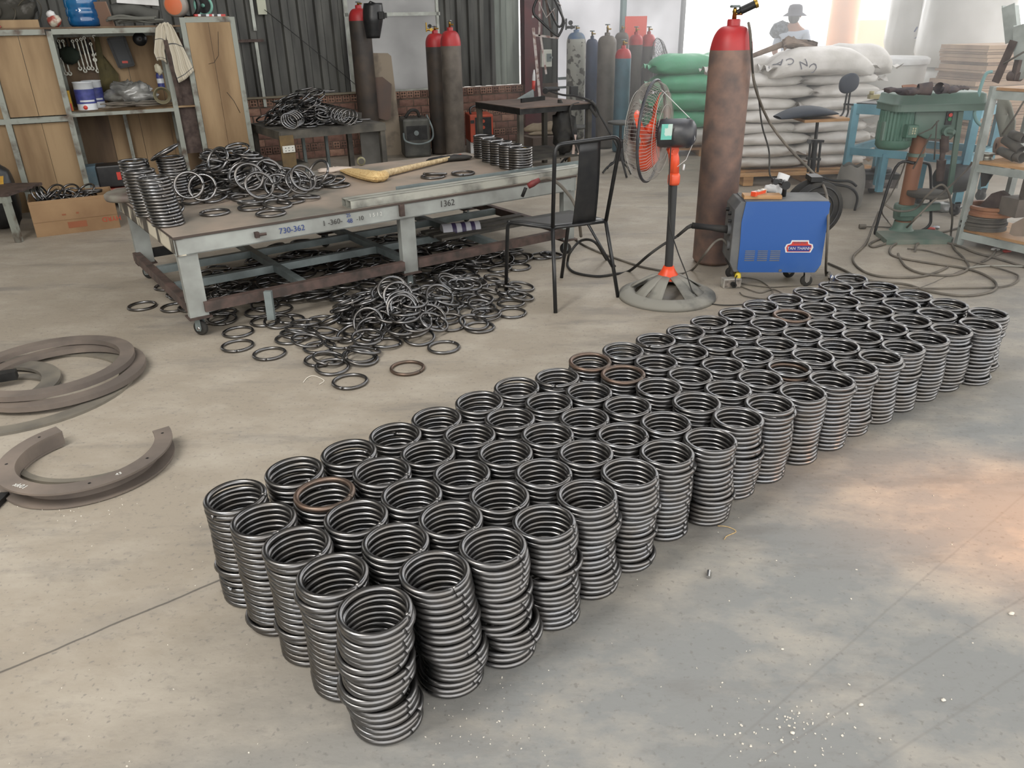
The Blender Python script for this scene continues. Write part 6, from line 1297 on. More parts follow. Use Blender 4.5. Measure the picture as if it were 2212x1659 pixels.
mb = MB(); rows = [[(rr_ * math.cos(a), rr_ * math.sin(a), z) for a in [2 * PI * k / 40 for k in range(40)]] for rr_, z in ((.42, 0), (.44, .1), (.44, .7), (.40, .86), (.3, .92))]; mb.grid(rows, True)
rb_ = thing('wrapped_roll', 'lower white wrapped roll standing on the floor beneath the broad one', 'roll', (A(2060, 200, 10.5).x + .0, 10.6, 0), 0, 'tall rolls wrapped in white film'); obj('film', mb, M['film'], rb_)
roll(A(1990, 40, 11.5).x, 11.6, .38, 1.02, 2.7, 'slimmer white wrapped roll left of the broad one, with blue scribbles', 5)
mb = MB(); mb.cyl((0, 0, 0), (0, 0, 1.02), .36, 30); o = thing('wrapped_roll', 'cream lower roll under the slimmer wrapped one', 'roll', (A(1995, 150, 11.5).x, 11.6, 0), 0, 'tall rolls wrapped in white film'); obj('film', mb, M['filmin'], o)
mb = MB(); q = A(1982, 58, 11.2); mb.tube([q, q + Vector((-.03, 0, -.06))], .01, 5); mb.tube([q + Vector((.06, 0, -.12)), q + Vector((-.01, 0, -.14)), q + Vector((.05, 0, -.10))], .01, 5)
single('blue_tape_piece', mb, M['ink'], 'small blue scribble on the slimmer wrapped roll', 'scribble')
dr = thing('pale_drum', 'large pale drum with white lid between sacks and wrapped rolls', 'drum', (A(1925, 200, 9.4).x, 9.6, 0)); zt3 = A(1925, 132, 9.2).z
mb = MB(); mb.lathe([(0, 0), (.36, 0), (.38, .05), (.41, zt3 - .03), (.40, zt3)], 40); obj('drum_body', mb, mat('pale_grey_drum', S(192, 190, 184), .55), dr); mb = MB(); mb.lathe([(.43, zt3 - .045), (.435, zt3 + .01), (.40, zt3 + .03), (0, zt3 + .035)], 40); obj('lid', mb, M['white'], dr)
M['cardst'] = mat('light_cardboard', S(184, 156, 128), .85, 0, noise=S(160, 132, 108), scale=4)
cs0 = A(2150, 210, 8.6); z_ = .0; t = thing('cardboard_stack', 'tall stack of flat brown cardboard sheets beyond the rack', 'cardboard stack', (cs0.x + .2, 9.0, 0), .2)
k = 0
while z_ < 1.2:
    h_ = rs.uniform(.018, .05); mb = MB(); mb.box((rs.uniform(-.04, .04), rs.uniform(-.04, .04), z_ + h_ / 2), (.95 + rs.uniform(-.05, .05), .7, h_ - .004)); obj('sheet', mb, M['cardst'], t); z_ += h_; k += 1
mb = MB(); q = A(1874, 78, 18); mb.box((q.x, 18, q.z), (.62, .5, .62)); mb.box((q.x, 18, q.z / 2 - .15), (.2, .2, q.z - .3)); single('far_crate', mb, mat('beige_crate', S(226, 200, 160), .7), 'pale beige crate far outside, seen beside the orange column', 'crate')
q = U(1935, 290, 0); mb = MB(); mb.box((q.x, q.y, .3), (.5, .06, .5), REU(0, .6, .3)); single('pink_board', mb, mat('pinkish_board', S(150, 104, 92), .7), 'brownish board leaning low behind the blue frame', 'board')
# ================================================================== SHOP CHAIR, GREY BAG
sc0 = Vector((A(1763, 300, 6.6).x, 6.6, 0)); sch = thing('work_chair', 'black-padded work chair with wooden seat base before the sacks', 'chair', sc0)
P = lambda px, py, dy=0.0: A(px, py, 6.6 + dy)
mb = MB(); rows = []
for f in np.linspace(0, 1, 9):
    row = []; x_ = P(1679, 254).lerp(P(1801, 243), f); wd_ = .2 * math.sin(PI * (.12 + .76 * f)) ** .6; hh = .042 * math.sin(PI * (.04 + .92 * f)) ** .7
    for a in np.linspace(0, 2 * PI, 17)[:-1]: row.append(x_ + Vector((0, math.cos(a) * wd_, math.sin(a) * hh + .028 * math.sin(PI * f))))
    rows.append(row)
mb.grid(rows, True); W('seat_pad', mb, mat('blue_black_vinyl', S(46, 52, 62), .75), sch)
mb = MB(); mb.box(P(1772, 256), (.36, .3, .022), REU(0, -.02, 0)); W('seat_board', mb, M['wood'], sch)
mb = MB(); mb.blob(P(1834, 180), (.095, .035, .075), 24, 14, p=2.3, R=REU(0, -.2, .35)); W('back_pad', mb, bpy.data.materials['blue_black_vinyl'], sch)
for d_ in (-.018, .018):
    mb = MB(); mb.tube(smoothpath([P(1834 + d_ * 180, 196), P(1829 + d_ * 200, 225), P(1826 + d_ * 300, 245), P(1815 + d_ * 420, 257), P(1800, 258 + d_ * 90), P(1780, 258)], 6), .008, 8); W('back_rod', mb, M['black'], sch)
mb = MB(); mb.beam(P(1823, 225), P(1843, 226), .015, .015); W('rod_clamp', mb, M['black'], sch)
mb = MB(); mb.cyl(P(1766, 262), P(1762, 300), .013, 12); W('post', mb, M['black'], sch)
mb = MB(); mb.cyl(P(1761, 302), P(1754, 376), .022, 12); mb.cyl(P(1751, 304), P(1745, 372), .01, 10); mb.cyl(P(1773, 304), P(1766, 372), .01, 10); mb.beam(P(1745, 304), P(1779, 305), .03, .02); mb.beam(P(1742, 342), P(1772, 344), .03, .02); mb.cyl(P(1748, 306, -.03), P(1748, 306, .03), .018, 12); W('lift_column', mb, M['black'], sch)
for pts in (((1756, 372), (1790, 395), (1835, 405), (1852, 425), (1846, 455)), ((1756, 376), (1800, 390), (1835, 392), (1850, 402)), ((1756, 376), (1740, 400), (1725, 430), (1722, 452))):
    mb = MB(); mb.tube(smoothpath([P(*p) for p in pts], 6), .011, 8); W('leg', mb, M['black'], sch)
gb = U(1838, 450); gt = thing('grey_sack_bag', 'upright grey dusty bag standing between work chair and drill press', 'bag', (gb.x, gb.y + .1, 0)); hb_ = A(1840, 356, gb.y + .1).z; r_ = .118
mb = MB(); rows = []
for f in np.linspace(0, 1, 14):
    rr_ = r_ * (1.0 - .25 * f ** 3 + .06 * math.sin(f * 3)); rows.append([(rr_ * math.cos(a) * (1 + .03 * math.sin(3 * a + 4 * f)), rr_ * math.sin(a), hb_ * f + (.012 * math.sin(5 * a) if f > .9 else 0)) for a in [2 * PI * k / 28 for k in range(28)]])
mb.grid(rows, True); mb.lathe([(0, .0), (r_, 0)], 28); obj('bag_body', mb, mat('dusty_grey_bag', S(140, 136, 130), .85, 0, noise=S(120, 118, 112), scale=6, bump=.3), gt); mb = MB(); mb.lathe([(0, hb_ * .93), (r_ * .7, hb_ * .93)], 20); obj('contents', mb, M['dark'], gt)
# ================================================================== LIGHT BLUE FRAME TABLE
M['lblue'] = mat('light_blue_paint', S(104, 160, 176), .55, 0, noise=S(84, 130, 146), scale=6, bump=.1)
f1, f2_ = Vector((A(1838, 300, 7.0).x, 7.0, 0)), Vector((A(2090, 330, 6.35).x, 6.35, 0)); fd = (f2_ - f1).normalized(); fn_ = Vector((-fd.y, fd.x, 0)); zt4 = A(1848, 224, 7.0).z; fl = (f2_ - f1).length
bt2 = thing('blue_frame_table', 'light blue angle-steel frame table on casters behind the drill press', 'table', (f1 + f2_) / 2, math.atan2(fd.y, fd.x))
def fb_(nm, a, b, w_, h_, m_=None): mb = MB(); mb.beam(a, b, w_, h_); return W(nm, mb, m_ or M['lblue'], bt2)
D_ = .75
for o_, nm in ((Vector((0, 0, 0)), 0), (fn_ * D_, 1)):
    for s_ in (0, fl): fb_('leg', f1 + fd * s_ + o_ + Vector((0, 0, .1)), f1 + fd * s_ + o_ + Vector((0, 0, zt4)), .06, .05)
    fb_('rail', f1 + o_ + Vector((0, 0, zt4 - .04)), f1 + fd * fl + o_ + Vector((0, 0, zt4 - .04)), .04, .08); zm = A(1850, 325, 7.0).z
    fb_('rail', f1 + o_ + Vector((0, 0, zm)), f1 + fd * fl + o_ + Vector((0, 0, zm)), .04, .06)
for s_ in (0, fl): fb_('rail', f1 + fd * s_ + Vector((0, 0, zt4 - .04)), f1 + fd * s_ + fn_ * D_ + Vector((0, 0, zt4 - .04)), .04, .07); fb_('rail', f1 + fd * s_ + Vector((0, 0, zm)), f1 + fd * s_ + fn_ * D_ + Vector((0, 0, zm)), .04, .06)
fb_('mid_post', f1 + fd * fl * .33 + Vector((0, 0, .12)), f1 + fd * fl * .33 + Vector((0, 0, zm)), .05, .05); fb_('mid_post', f1 + fd * fl * .66 + Vector((0, 0, .12)), f1 + fd * fl * .66 + Vector((0, 0, zm)), .06, .05); fb_('mid_post', f1 + fd * fl * .2 + fn_ * .3 + Vector((0, 0, .12)), f1 + fd * fl * .2 + fn_ * .3 + Vector((0, 0, zm)), .06, .05)
mb = MB(); mb.box((f1 + f2_) / 2 + fn_ * D_ / 2 + Vector((0, 0, zt4 + .004)), (fl, D_, .008), RZ(math.atan2(fd.y, fd.x))); W('table_plate', mb, M['dark'], bt2)
for s_, o_ in ((.0, 0), (fl, 0), (fl * .66, .1), (0, D_), (fl, D_)):
    c_ = f1 + fd * s_ + fn_ * o_ + Vector((0, 0, .045)); mb = MB(); mb.box(c_ + Vector((0, 0, .04)), (.05, .05, .06)); cs = W('caster', mb, M['dark'], bt2); mb = MB(); mb.lathe([(0, -.018), (.042, -.018), (.045, 0), (.042, .018), (0, .018)], 20, c_, (1, .3, 0)); o = obj('wheel', mb, M['rubber'], None); o.data.transform(Matrix.Translation(-bt2.location)); o.data.transform(Matrix.Rotation(-bt2.rotation_euler.z, 4, 'Z')); o.parent = cs
vs_ = thing('vise_base', 'dark rusty machine casting on a chipped block under the blue table', 'machine casting', U(1895, 420) + Vector((.0, .12, 0)), -.1); h_ = A(1890, 370, vs_.location.y).z
mb = MB(); mb.box((0, 0, h_ * .55), (.36, .26, h_ * .5)); obj('block', mb, mat('chipped_white_block', S(150, 144, 140), .7, 0, noise=S(84, 74, 70), scale=12, lo=.45, hi=.55), vs_); mb = MB(); mb.box((-.02, 0, h_ * .86), (.40, .3, .05)); mb.lathe([(0, 0), (.09, 0), (.09, .05), (.05, .06), (0, .06)], 20, (.05, 0, h_ * .9)); mb.box((-.1, .0, h_ * .95), (.12, .05, .05)); obj('casting', mb, M['dark'], vs_, bev=.004)
mb = MB(); mb.lathe([(0, -.015), (.05, -.015), (.05, .015), (0, .015)], 18, (-.02, -.05, .05), (1, .2, 0)); obj('wheel', mb, M['rubber'], vs_)
bl_ = thing('bench_motor', 'round dark motor casing slung low behind the drill press', 'motor', A(2060, 385, 6.35)); q = bl_.location
mb = MB(); mb.lathe([(0, -.12), (.1, -.12), (.115, -.08), (.115, .08), (.1, .12), (0, .12)], 28, (0, 0, 0), (1, .2, 0)); obj('casing', mb, M['dark'], bl_); mb = MB(); mb.box((0, .05, .12), (.2, .1, .04)); obj('mount', mb, M['lblue'], bl_)
# small things on the blue table corner
mb = MB(); q = U(1888, 214, zt4 + .01); mb.box(q + Vector((0, 0, .02)), (.1, .06, .035)); mb.lathe([(0, 0), (.02, 0), (.02, .03), (0, .03)], 12, q + Vector((-.03, 0, .037))); single('brass_block', mb, mat('dull_brass', S(150, 140, 96), .5, .4), 'small brass coloured block on the corner of the blue table', 'block')
mb = MB(); q = U(1905, 213, zt4 + .01); mb.blob(q + Vector((.05, .1, .03)), (.07, .05, .03), 16, 10, crumple(.3, 2, 9)); single('white_rag', mb, M['white'], 'small white rag on the blue table behind the brass block', 'rag')
# ================================================================== DRILL PRESS
M['dgreen'] = mat('green_machine_enamel', S(78, 106, 94), .5, 0, noise=S(98, 116, 106), scale=4, bump=.05); M['dgreen2'] = mat('bright_green_motor', S(56, 92, 78), .5, 0, noise=S(76, 108, 94), scale=5)
M['rcol'] = mat('rust_brown_column', S(124, 84, 66), .6, .2, noise=S(150, 104, 70), scale=3, stretch=(1, 1, .5), bump=.1)
dy = 5.78; dp0 = Vector((A(1945, 508, dy).x, dy, 0)); dp = thing('drill_press', 'green bench drill press with rusty brown column standing on the floor', 'drill press', dp0)
P = lambda px, py, d=0.0: A(px, py, dy + d)
mb = MB(); cb_ = U(1975, 522); mb.prism([(-.24, -.13), (.22, -.15), (.26, -.1), (.26, .12), (.2, .16), (-.2, .14)], 0, .035, (cb_.x, cb_.y + .06, 0), (1, 0, 0), (0, 1, 0)); W('base_plate', mb, mat('dusty_green_base', S(116, 122, 112), .8, 0, noise=S(84, 104, 94), scale=6), dp)
mb = MB(); colx = dp0.x; mb.lathe([(.09, .03), (.07, .05), (.062, .1)], 28, (colx, dy, 0)); W('base_socket', mb, M['dgreen'], dp)
top = P(1975, 292); mb = MB(); mb.cyl((colx, dy, .06), (colx + .0, dy, top.z), .053, 28); W('column', mb, M['rcol'], dp)
mb = MB(); zc2 = P(1965, 334).z; mb.cyl((colx, dy, zc2 - .012), (colx, dy, zc2 + .012), .062, 28); W('collar', mb, M['dgreen'], dp)
zb2 = P(1950, 455).z; mb = MB(); mb.lathe([(.056, -.07), (.075, -.06), (.08, -.02), (.085, .03), (.08, .05), (.056, .05)], 28, (colx, dy, zb2)); mb.box((colx + .0, dy - .07, zb2 + .01), (.16, .05, .07)); mb.beam((colx, dy - .03, zb2 + .02), (colx + .2, dy - .1, zb2 + .05), .06, .05); br_ = W('table_bracket', mb, M['dgreen'], dp, bev=.004)
mb = MB(); tc_ = P(2006, 418, -.12); mb.lathe([(0, -.025), (.03, -.025), (.14, -.018), (.145, -.012), (.145, .008), (.14, .012), (0, .012)], 40, tc_); W('round_table', mb, M['dusty'], dp)
yb_ = .17
cvr = [P(1913, 236), P(1911, 224)]; zl0, zl1, zl2 = P(1930, 237).z, P(1930, 222).z, P(1930, 199).z; xl, xr_ = P(1912, 220).x, P(2112, 215).x
def rrect(x0, x1, y0, y1, r_, n=5):
    out = []
    for (cx, cy, a0) in ((x1 - r_, y1 - r_, 0), (x0 + r_, y1 - r_, PI / 2), (x0 + r_, y0 + r_, PI), (x1 - r_, y0 + r_, 1.5 * PI)):
        for i in range(n + 1): a = a0 + PI / 2 * i / n; out.append((cx + r_ * math.cos(a), cy + r_ * math.sin(a)))
    return out
mb = MB(); rows = []
for ins, z_ in ((0, zl0), (0, zl1 - .004)): rows.append([(x, y, z_) for x, y in rrect(xl + ins, xr_ - ins, dy - yb_, dy + yb_, .06)])
mb.grid(rows, True, False); W('cover_base', mb, M['dgreen'], dp)
mb = MB(); rows = []
for ins, z_ in ((-.006, zl1 - .004), (-.006, zl1 + .004), (.004, zl1 + .006), (.012, zl2 - .012), (.03, zl2), (.15, zl2)): rows.append([(x, y, z_) for x, y in rrect(xl + ins, xr_ - ins, dy - yb_ + ins, dy + yb_ - ins, max(.012, .06 - ins * .3))])
mb.grid(rows, True); mb.add([rows[-1][k] for k in range(len(rows[-1]))], [tuple(range(len(rows[-1])))], False); W('belt_cover', mb, M['dgreen'], dp)
hx0, hx1 = P(1978, 260, -.1).x, P(2068, 260, -.1).x; hz0 = P(2000, 300, -.1).z
mb = MB(); mb.prism([(hx0, hz0 + .04), (hx0 + .1, hz0), (hx1 - .02, hz0 - .01), (hx1, hz0 + .02), (hx1 + .02, zl0), (hx0 - .02, zl0)], dy - .11, dy + .11, (0, 0, 0), (1, 0, 0), (0, 0, 1))
mb.v = [(v[0], -v[1] if v[1] < 0 else v[1], v[2]) for v in mb.v]; hd = W('head_casting', mb, M['dgreen'], dp, bev=.01)
mc_ = P(1935, 275, -.02); mr = (P(1972, 280).x - P(1900, 280).x) / 2; mz0, mz1 = P(1930, 321).z, zl0
mb = MB(); prof = [(0, mz0), (mr * .8, mz0 + .004), (mr, mz0 + .03), (mr, mz0 + .07)]; mb.lathe(prof, 36, (mc_.x, mc_.y, 0)); W('motor_cap', mb, M['dgreen2'], dp)
mb = MB(); rows = []
for z_ in (mz0 + .07, mz1): rows.append([(mc_.x + (mr * (.99 if k % 2 else .93)) * math.cos(2 * PI * k / 60), mc_.y + (mr * (.99 if k % 2 else .93)) * math.sin(2 * PI * k / 60), z_) for k in range(60)])
mb.grid(rows, True, False); mo = W('motor', mb, M['dgreen2'], dp)
mb = MB(); mb.box((mc_.x + .04, mc_.y - mr - .02, mz0 + .14), (.085, .05, .085), REU(0, .05, .2)); np_ = W('terminal_box', mb, M['dgreen2'], dp, bev=.004)
qn = Vector((mc_.x + .045, mc_.y - mr - .048, mz0 + .145)); mb = MB(); mb.box(qn, (.07, .002, .055), REU(0, .05, .2)); W('name_plate', mb, mat('worn_nameplate', S(88, 110, 96), .5), dp)
M['plq'] = mat('plate_characters', S(196, 190, 160), .5); mb = MB()
for r_k in range(3):
    for c_k in range(3): mb.beam(qn + Vector((-.024 + c_k * .016, -.003, -.016 + r_k * .016)), qn + Vector((-.014 + c_k * .016, -.001, -.016 + r_k * .016)), .003, .003); mb.beam(qn + Vector((-.019 + c_k * .016, -.003, -.022 + r_k * .016)), qn + Vector((-.019 + c_k * .016, -.003, -.01 + r_k * .016)), .003, .003)
o = W('plate_characters', mb, M['plq'], dp); o['kind'] = 'stuff'
mb = MB(); mb.box((xl + .02, dy - .02, mz0 + .13), (.07, .12, .14)); W('capacitor_box', mb, M['dgreen'], dp, bev=.012)
sx = P(2050, 255, -.12); mb = MB(); mb.box(sx, (.045, .012, .09)); sp_b = W('switch_plate', mb, M['black'], dp); mb = MB(); mb.cyl(sx + Vector((0, -.006, .022)), sx + Vector((0, -.016, .022)), .013, 14); W('red_button', mb, M['redp'], dp); mb = MB(); mb.cyl(sx + Vector((0, -.006, -.006)), sx + Vector((0, -.014, -.006)), .012, 14); W('green_button', mb, mat('green_button', S(40, 120, 70), .5), dp)
kx = P(2044, 283, -.12); mb = MB(); mb.cyl(kx, kx + Vector((0, -.03, 0)), .032, 20); mb.cyl(kx + Vector((0, -.03, 0)), kx + Vector((.02, -.07, 0)), .016, 14); W('feed_hub', mb, M['dgreen'], dp); mb = MB()
mb.cyl(P(2040, 290, -.1), P(2040, 328, -.1), .03, 18); W('quill', mb, M['rust'], dp); mb = MB(); mb.cyl(P(2034, 345, -.1), P(2030, 390, -.1), .032, 18, .026); mb.cyl(P(2037, 328, -.1), P(2034, 345, -.1), .018, 14); W('chuck', mb, M['rust'], dp)
for a, b in (((1985, 290), (2012, 278)), ((2012, 278), (2028, 260)), ((2024, 262), (2018, 345)), ((2012, 290), (1972, 365))): mb = MB(); mb.tube([P(*a, -.17), P(*b, -.17)], .005, 6); W('handle_rod', mb, M['dusty'], dp)
mb = MB(); mb.beam(P(2075, 240, -.12), P(2050, 420, -.12), .035, .02); W('rack_bar', mb, M['dgreen'], dp)
mb = MB(); mb.tube(smoothpath([P(1975, 352, -.05), P(1935, 362), P(1893, 490), P(1895, 506), P(1910, 511), P(1965, 506, -.05), P(1990, 498), P(2008, 485), P(2011, 460), P(2010, 370), P(2000, 352), P(1975, 352, -.05)], 6), .011, 8); single('black_tube_frame', mb, M['black'], 'bent black tube frame leaning behind the drill press column', 'tube frame')
# gloves and plates on the drill cover
def glove(c, s_, ang, label):
    mb = MB(); R = RZ(ang)
    mb.blob(c, (.075 * s_, .05 * s_, .022 * s_), 18, 8, crumple(.25, 3, s_ * 7), R); 
    for k in range(4): d = R @ Vector((.06 * s_, (-.035 + k * .023) * s_, 0)); mb.tube([c + d * .6, c + d + R @ Vector((.03 * s_, 0, .012)), c + d + R @ Vector((.06 * s_, (k - 1.5) * .012, .004))], .012 * s_, 7)
    mb.tube([c, c + R @ Vector((-.02, .06 * s_, .01)), c + R @ Vector((.03, .09 * s_, 0))], .013 * s_, 7); mb.lathe([(.03 * s_, 0), (.038 * s_, .07 * s_)], 14, c + R @ Vector((-.05 * s_, 0, .012)), R @ Vector((-1, 0, .05)))
    single('work_glove', mb, mat('dark_glove_cloth', S(56, 52, 58), .9, 0, noise=S(86, 74, 72), scale=14), label, 'glove', 'dark gloves on the drill press')
glove(U(1962, 197, zl2 + .03), 1.15, PI - .2, 'left dark glove lying crumpled on the green belt cover'); glove(U(2052, 194, zl2 + .03), 1.0, .5, 'right dark glove with spread fingers on the green belt cover')
mb = MB(); q = U(1978, 190, zl2 + .045); mb.prism([(-.09, -.03), (.05, -.045), (.09, .0), (.0, .05), (-.08, .04)], -.004, .004, q, (1, 0, 0), (0, .9, .35)); single('brown_plate', mb, M['rcol'], 'rusty brown plate lying on the left glove', 'plate')
mb = MB(); mb.box(Vector(((xl + xr_) / 2, dy + .09, zl2 + .012)), (.16, .05, .024)); single('dark_bar_piece', mb, M['dark'], 'dark flat bar piece between the two gloves', 'bar')
hl = thing('teal_handle', 'pale teal curved steel handle standing beside the drill press', 'handle', (P(2118, 250).x, dy - .25, 0)); P5 = lambda px, py: A(px, py, dy - .15)
mb = MB(); mb.tube(smoothpath([P5(2143, 155), P5(2130, 160), P5(2118, 190), P5(2110, 225), P5(2105, 245), P5(2110, 262), P5(2122, 271), P5(2140, 268)], 6), .011, 9); W('tube', mb, mat('pale_teal', S(120, 160, 160), .5), hl)
# ================================================================== RACK AT THE RIGHT EDGE
RA = math.radians(-64); K0 = U(2076, 532) + Vector((0, .02, 0)); rd = Vector((math.cos(RA), math.sin(RA), 0)); rn = Vector((-rd.y, rd.x, 0))
rk2 = thing('steel_rack', 'pale galvanised angle-steel rack with plank shelves cut by the right edge', 'rack', K0 + rd * .5 + rn * .22, RA)
def KP(a, b, z=0.0): return K0 + rd * a + rn * b + Vector((0, 0, z))
M['gal2'] = mat('pale_galvanised', S(176, 184, 180), .45, .15, noise=S(140, 146, 142), scale=7, bump=.1); zs3 = [.105, .575, 1.05]
for a in (0, 1.0):
    for b in (0, .45):
        mb = MB(); mb.beam(KP(a, b, 0), KP(a, b, 1.07), .006, .065, up=rn); mb.beam(KP(a - .03, b + .03, 0), KP(a - .03, b + .03, 1.07), .065, .006, up=rn); W('post', mb, M['gal2'], rk2)
for z_ in zs3:
    for b in (0, .45): mb = MB(); mb.beam(KP(0, b, z_ - .03), KP(1.0, b, z_ - .03), .006, .05); W('rail', mb, M['gal2'], rk2)
    for a in (0, 1.0): mb = MB(); mb.beam(KP(a, 0, z_ - .03), KP(a, .45, z_ - .03), .006, .05); W('rail', mb, M['gal2'], rk2)
    for k in range(3): mb = MB(); mb.box(KP(.5, .075 + k * .15, z_ + .008), (1.0, .145, .018), RZ(RA)); W('plank', mb, M['wood'], rk2)
KV = lambda px, py, b=0.0: V(px, py, KP(0, b), RA)
# top shelf: channels and brace
for k, (x0, y0, x1, y1, b, w_) in enumerate(((2178, 12, 2186, 90, .1, .085), (2200, 55, 2204, 172, .05, .07))):
    p, q = KV(x0, y0, b), KV(x1, y1, b); q.z = max(q.z, 1.07); mb = MB(); mb.beam(p, q, w_, .006, up=rn); mb.beam(p + rd * w_ / 2 + rn * .02, q + rd * w_ / 2 + rn * .02, .005, .04, up=rn); mb.beam(p - rd * w_ / 2 + rn * .02, q - rd * w_ / 2 + rn * .02, .005, .04, up=rn)
    single('steel_channel', mb, M['gal2'], ('taller grey steel channel standing up on the rack top', 'shorter grey steel channel at the very right on the rack top')[k], 'steel channel', 'channels on the rack')
mb = MB(); mb.beam(KV(2190, 88, .03), KV(2150, 178, .03), .05, .01, up=rn); single('rusty_brace', mb, M['rust'], 'rusty flat brace rising obliquely from the rack top', 'brace')
mb = MB(); p = KV(2196, 165, .06); mb.cyl(p - rd * .05, p + rd * .03, .03, 14); mb.box(p + Vector((0, 0, .04)), (.05, .05, .12)); single('rusty_clamp', mb, M['rust'], 'rusty clamp at the foot of the channels on the rack', 'clamp')
mb = MB(); mb.tube([KV(2168, 138, -.02), KV(2190, 125, -.02), KV(2212, 112, -.02)], .006, 6); single('thin_rod', mb, M['dusty'], 'thin bent rod crossing the channels on the rack top', 'rod'); mb = MB(); mb.tube([KV(2212, 218, -.03), KV(2190, 255, -.03), KV(2165, 290, -.03)], .006, 6); single('thin_rod', mb, M['dusty'], 'thin rod slanting down in front of the rack between its upper shelves', 'rod')
# middle shelf
zm_ = zs3[1] + .017
def onrack(px, z, b): p = V(px, 300, KP(0, b), RA); return Vector((p.x, p.y, z))
sp1 = thing('wire_spool', 'small silver wire spool standing on the middle rack shelf', 'spool', onrack(2138, zm_, .1)); mb = MB(); mb.lathe([(0, 0), (.055, 0), (.055, .006), (.045, .008), (.045, .035), (.055, .037), (.055, .043), (.02, .043), (.02, .03), (0, .03)], 28); obj('spool_body', mb, M['span'], sp1)
for k, (p0, p1, r0, r1) in enumerate((((2160, 325), (2190, 345), .028, .034), ((2180, 345), (2205, 352), .03, .036), ((2172, 300), (2205, 325), .035, .03), ((2185, 290), (2212, 300), .03, .03))):
    a, b = KV(*p0, .15), KV(*p1, .12); a.z = max(a.z, zm_ + .04); b.z = max(b.z, zm_ + .04); mb = MB(); d = (b - a).normalized(); L_k = (b - a).length; mb.lathe([(r0 * .8, 0), (r0, 0), (r1, L_k), (r1 * .8, L_k), (r0 * .8, 0)], 20, a, d); single('steel_sleeve', mb, M['dusty'], ('conical steel sleeve lying nearest the spool', 'second steel sleeve at the shelf front edge', 'dark steel sleeve lying behind the first two', 'steel sleeve at the back right of the middle shelf')[k], 'sleeve', 'steel sleeves on the rack')
a, b = KV(2155, 302, .3), KV(2190, 300, .38); a.z = b.z = zm_ + .065; mb = MB(); mb.lathe([(.02, 0), (.062, 0), (.062, (b - a).length), (.02, (b - a).length)], 26, a, (b - a)); single('brown_tape_roll', mb, mat('brown_tape', S(150, 116, 92), .6), 'large brown roll lying at the back of the middle shelf', 'tape roll')
mb = MB(); q = [V(x, y, KP(0, .5), RA) for x, y in ((2156, 206), (2172, 206), (2182, 225), (2192, 262), (2190, 290), (2160, 296), (2150, 250))]; cen = sum(q, Vector()) / 7; rows = [[cen.lerp(p, f) + rn * (.03 * (1 - f)) for p in q] for f in (.05, .5, 1)]; mb.grid(rows, True); o = single('grey_sheet', mb, mat('grey_green_film', S(142, 142, 130), .5), 'grey-green plastic sheet hanging behind the rack', 'sheet'); md = o.modifiers.new('t', 'SOLIDIFY'); md.thickness = .01
mb = MB(); q = [KV(x, y, .02) for x, y in ((2118, 362), (2152, 362), (2126, 402), (2119, 404))]; mb.add(q + [p + rn * .02 for p in q], [(0, 1, 2, 3), (7, 6, 5, 4), (0, 4, 5, 1), (1, 5, 6, 2), (2, 6, 7, 3), (3, 7, 4, 0)], False); single('rubber_flap', mb, M['rubber'], 'black tapering flap hanging from the middle rack shelf', 'flap')
# bottom shelf: pulleys and wheels
z0_ = zs3[0] + .017
pb = onrack(2168, z0_, .14); 
for k, (zz, r_, h_, mm, lab, mat_) in enumerate(((0, .15, .05, 'a', 'lowest grey pulley wheel on the bottom rack shelf', 'dusty'), (.055, .14, .04, 'b', 'middle thin grey disc of the pulley pile', 'dusty'), (.1, .155, .065, 'c', 'topmost rusty brown pulley wheel on the bottom rack shelf', 'rcol'))):
    t = thing('pulley_wheel', lab, 'pulley', pb + Vector((.0 if k < 2 else .02, .0, zz)), 0, 'pulley wheels on the rack')
    mb = MB(); mb.lathe([(r_ * .8, 0), (r_, 0), (r_, h_ * .3), (r_ * .94, h_ * .4), (r_ * .94, h_ * .6), (r_, h_ * .7), (r_, h_), (r_ * .8, h_), (r_ * .8, 0)], 40, smooth=False); obj('rim', mb, M[mat_], t); mb = MB(); mb.lathe([(0, h_ * .3), (r_ * .82, h_ * .3), (r_ * .82, h_ * .5), (0, h_ * .5)], 32); obj('web', mb, M['rust'], t); mb = MB(); mb.lathe([(0, h_ * .9), (.03, h_ * .9), (.04, h_ * .5)], 18); obj('hub', mb, M['dusty'], t)
mb = MB(); q = [KV(x, y, .1) for x, y in ((2098, 474), (2118, 442), (2142, 418), (2162, 412), (2176, 422), (2178, 440), (2150, 450), (2120, 468))]; cen = sum(q, Vector()) / 8; mb.add(q + [p + rn * .035 for p in q], [tuple(range(8)), tuple(range(15, 7, -1))] + [(i, i + 8, (i + 1) % 8 + 8, (i + 1) % 8) for i in range(8)], False); single('wheel_guard', mb, M['rust'], 'dark curved wheel guard standing behind the pulleys', 'guard')
mb = MB(); q = [KV(x, y, -.03) for x, y in ((2180, 505), (2186, 484), (2212, 470), (2240, 468), (2240, 512), (2190, 510))]; mb.add(q + [p + rn * .05 for p in q], [tuple(range(6)), tuple(range(11, 5, -1))] + [(i, i + 6, (i + 1) % 6 + 6, (i + 1) % 6) for i in range(6)], False); single('pierced_block', mb, mat('pale_brown_block', S(150, 134, 120), .8, 0, noise=S(130, 116, 104), scale=5), 'pale brown block with one hole on the bottom shelf at the right edge', 'block')
mb = MB(); mb.box(KV(2205, 400, .1) + Vector((.1, 0, 0)), (.12, .1, .26), RZ(.2)); mb.box(KV(2205, 445, .15), (.2, .15, .12), RZ(.2)); single('grey_machine_block', mb, M['ggrey'], 'grey casting standing at the right end of the bottom rack shelf', 'casting')
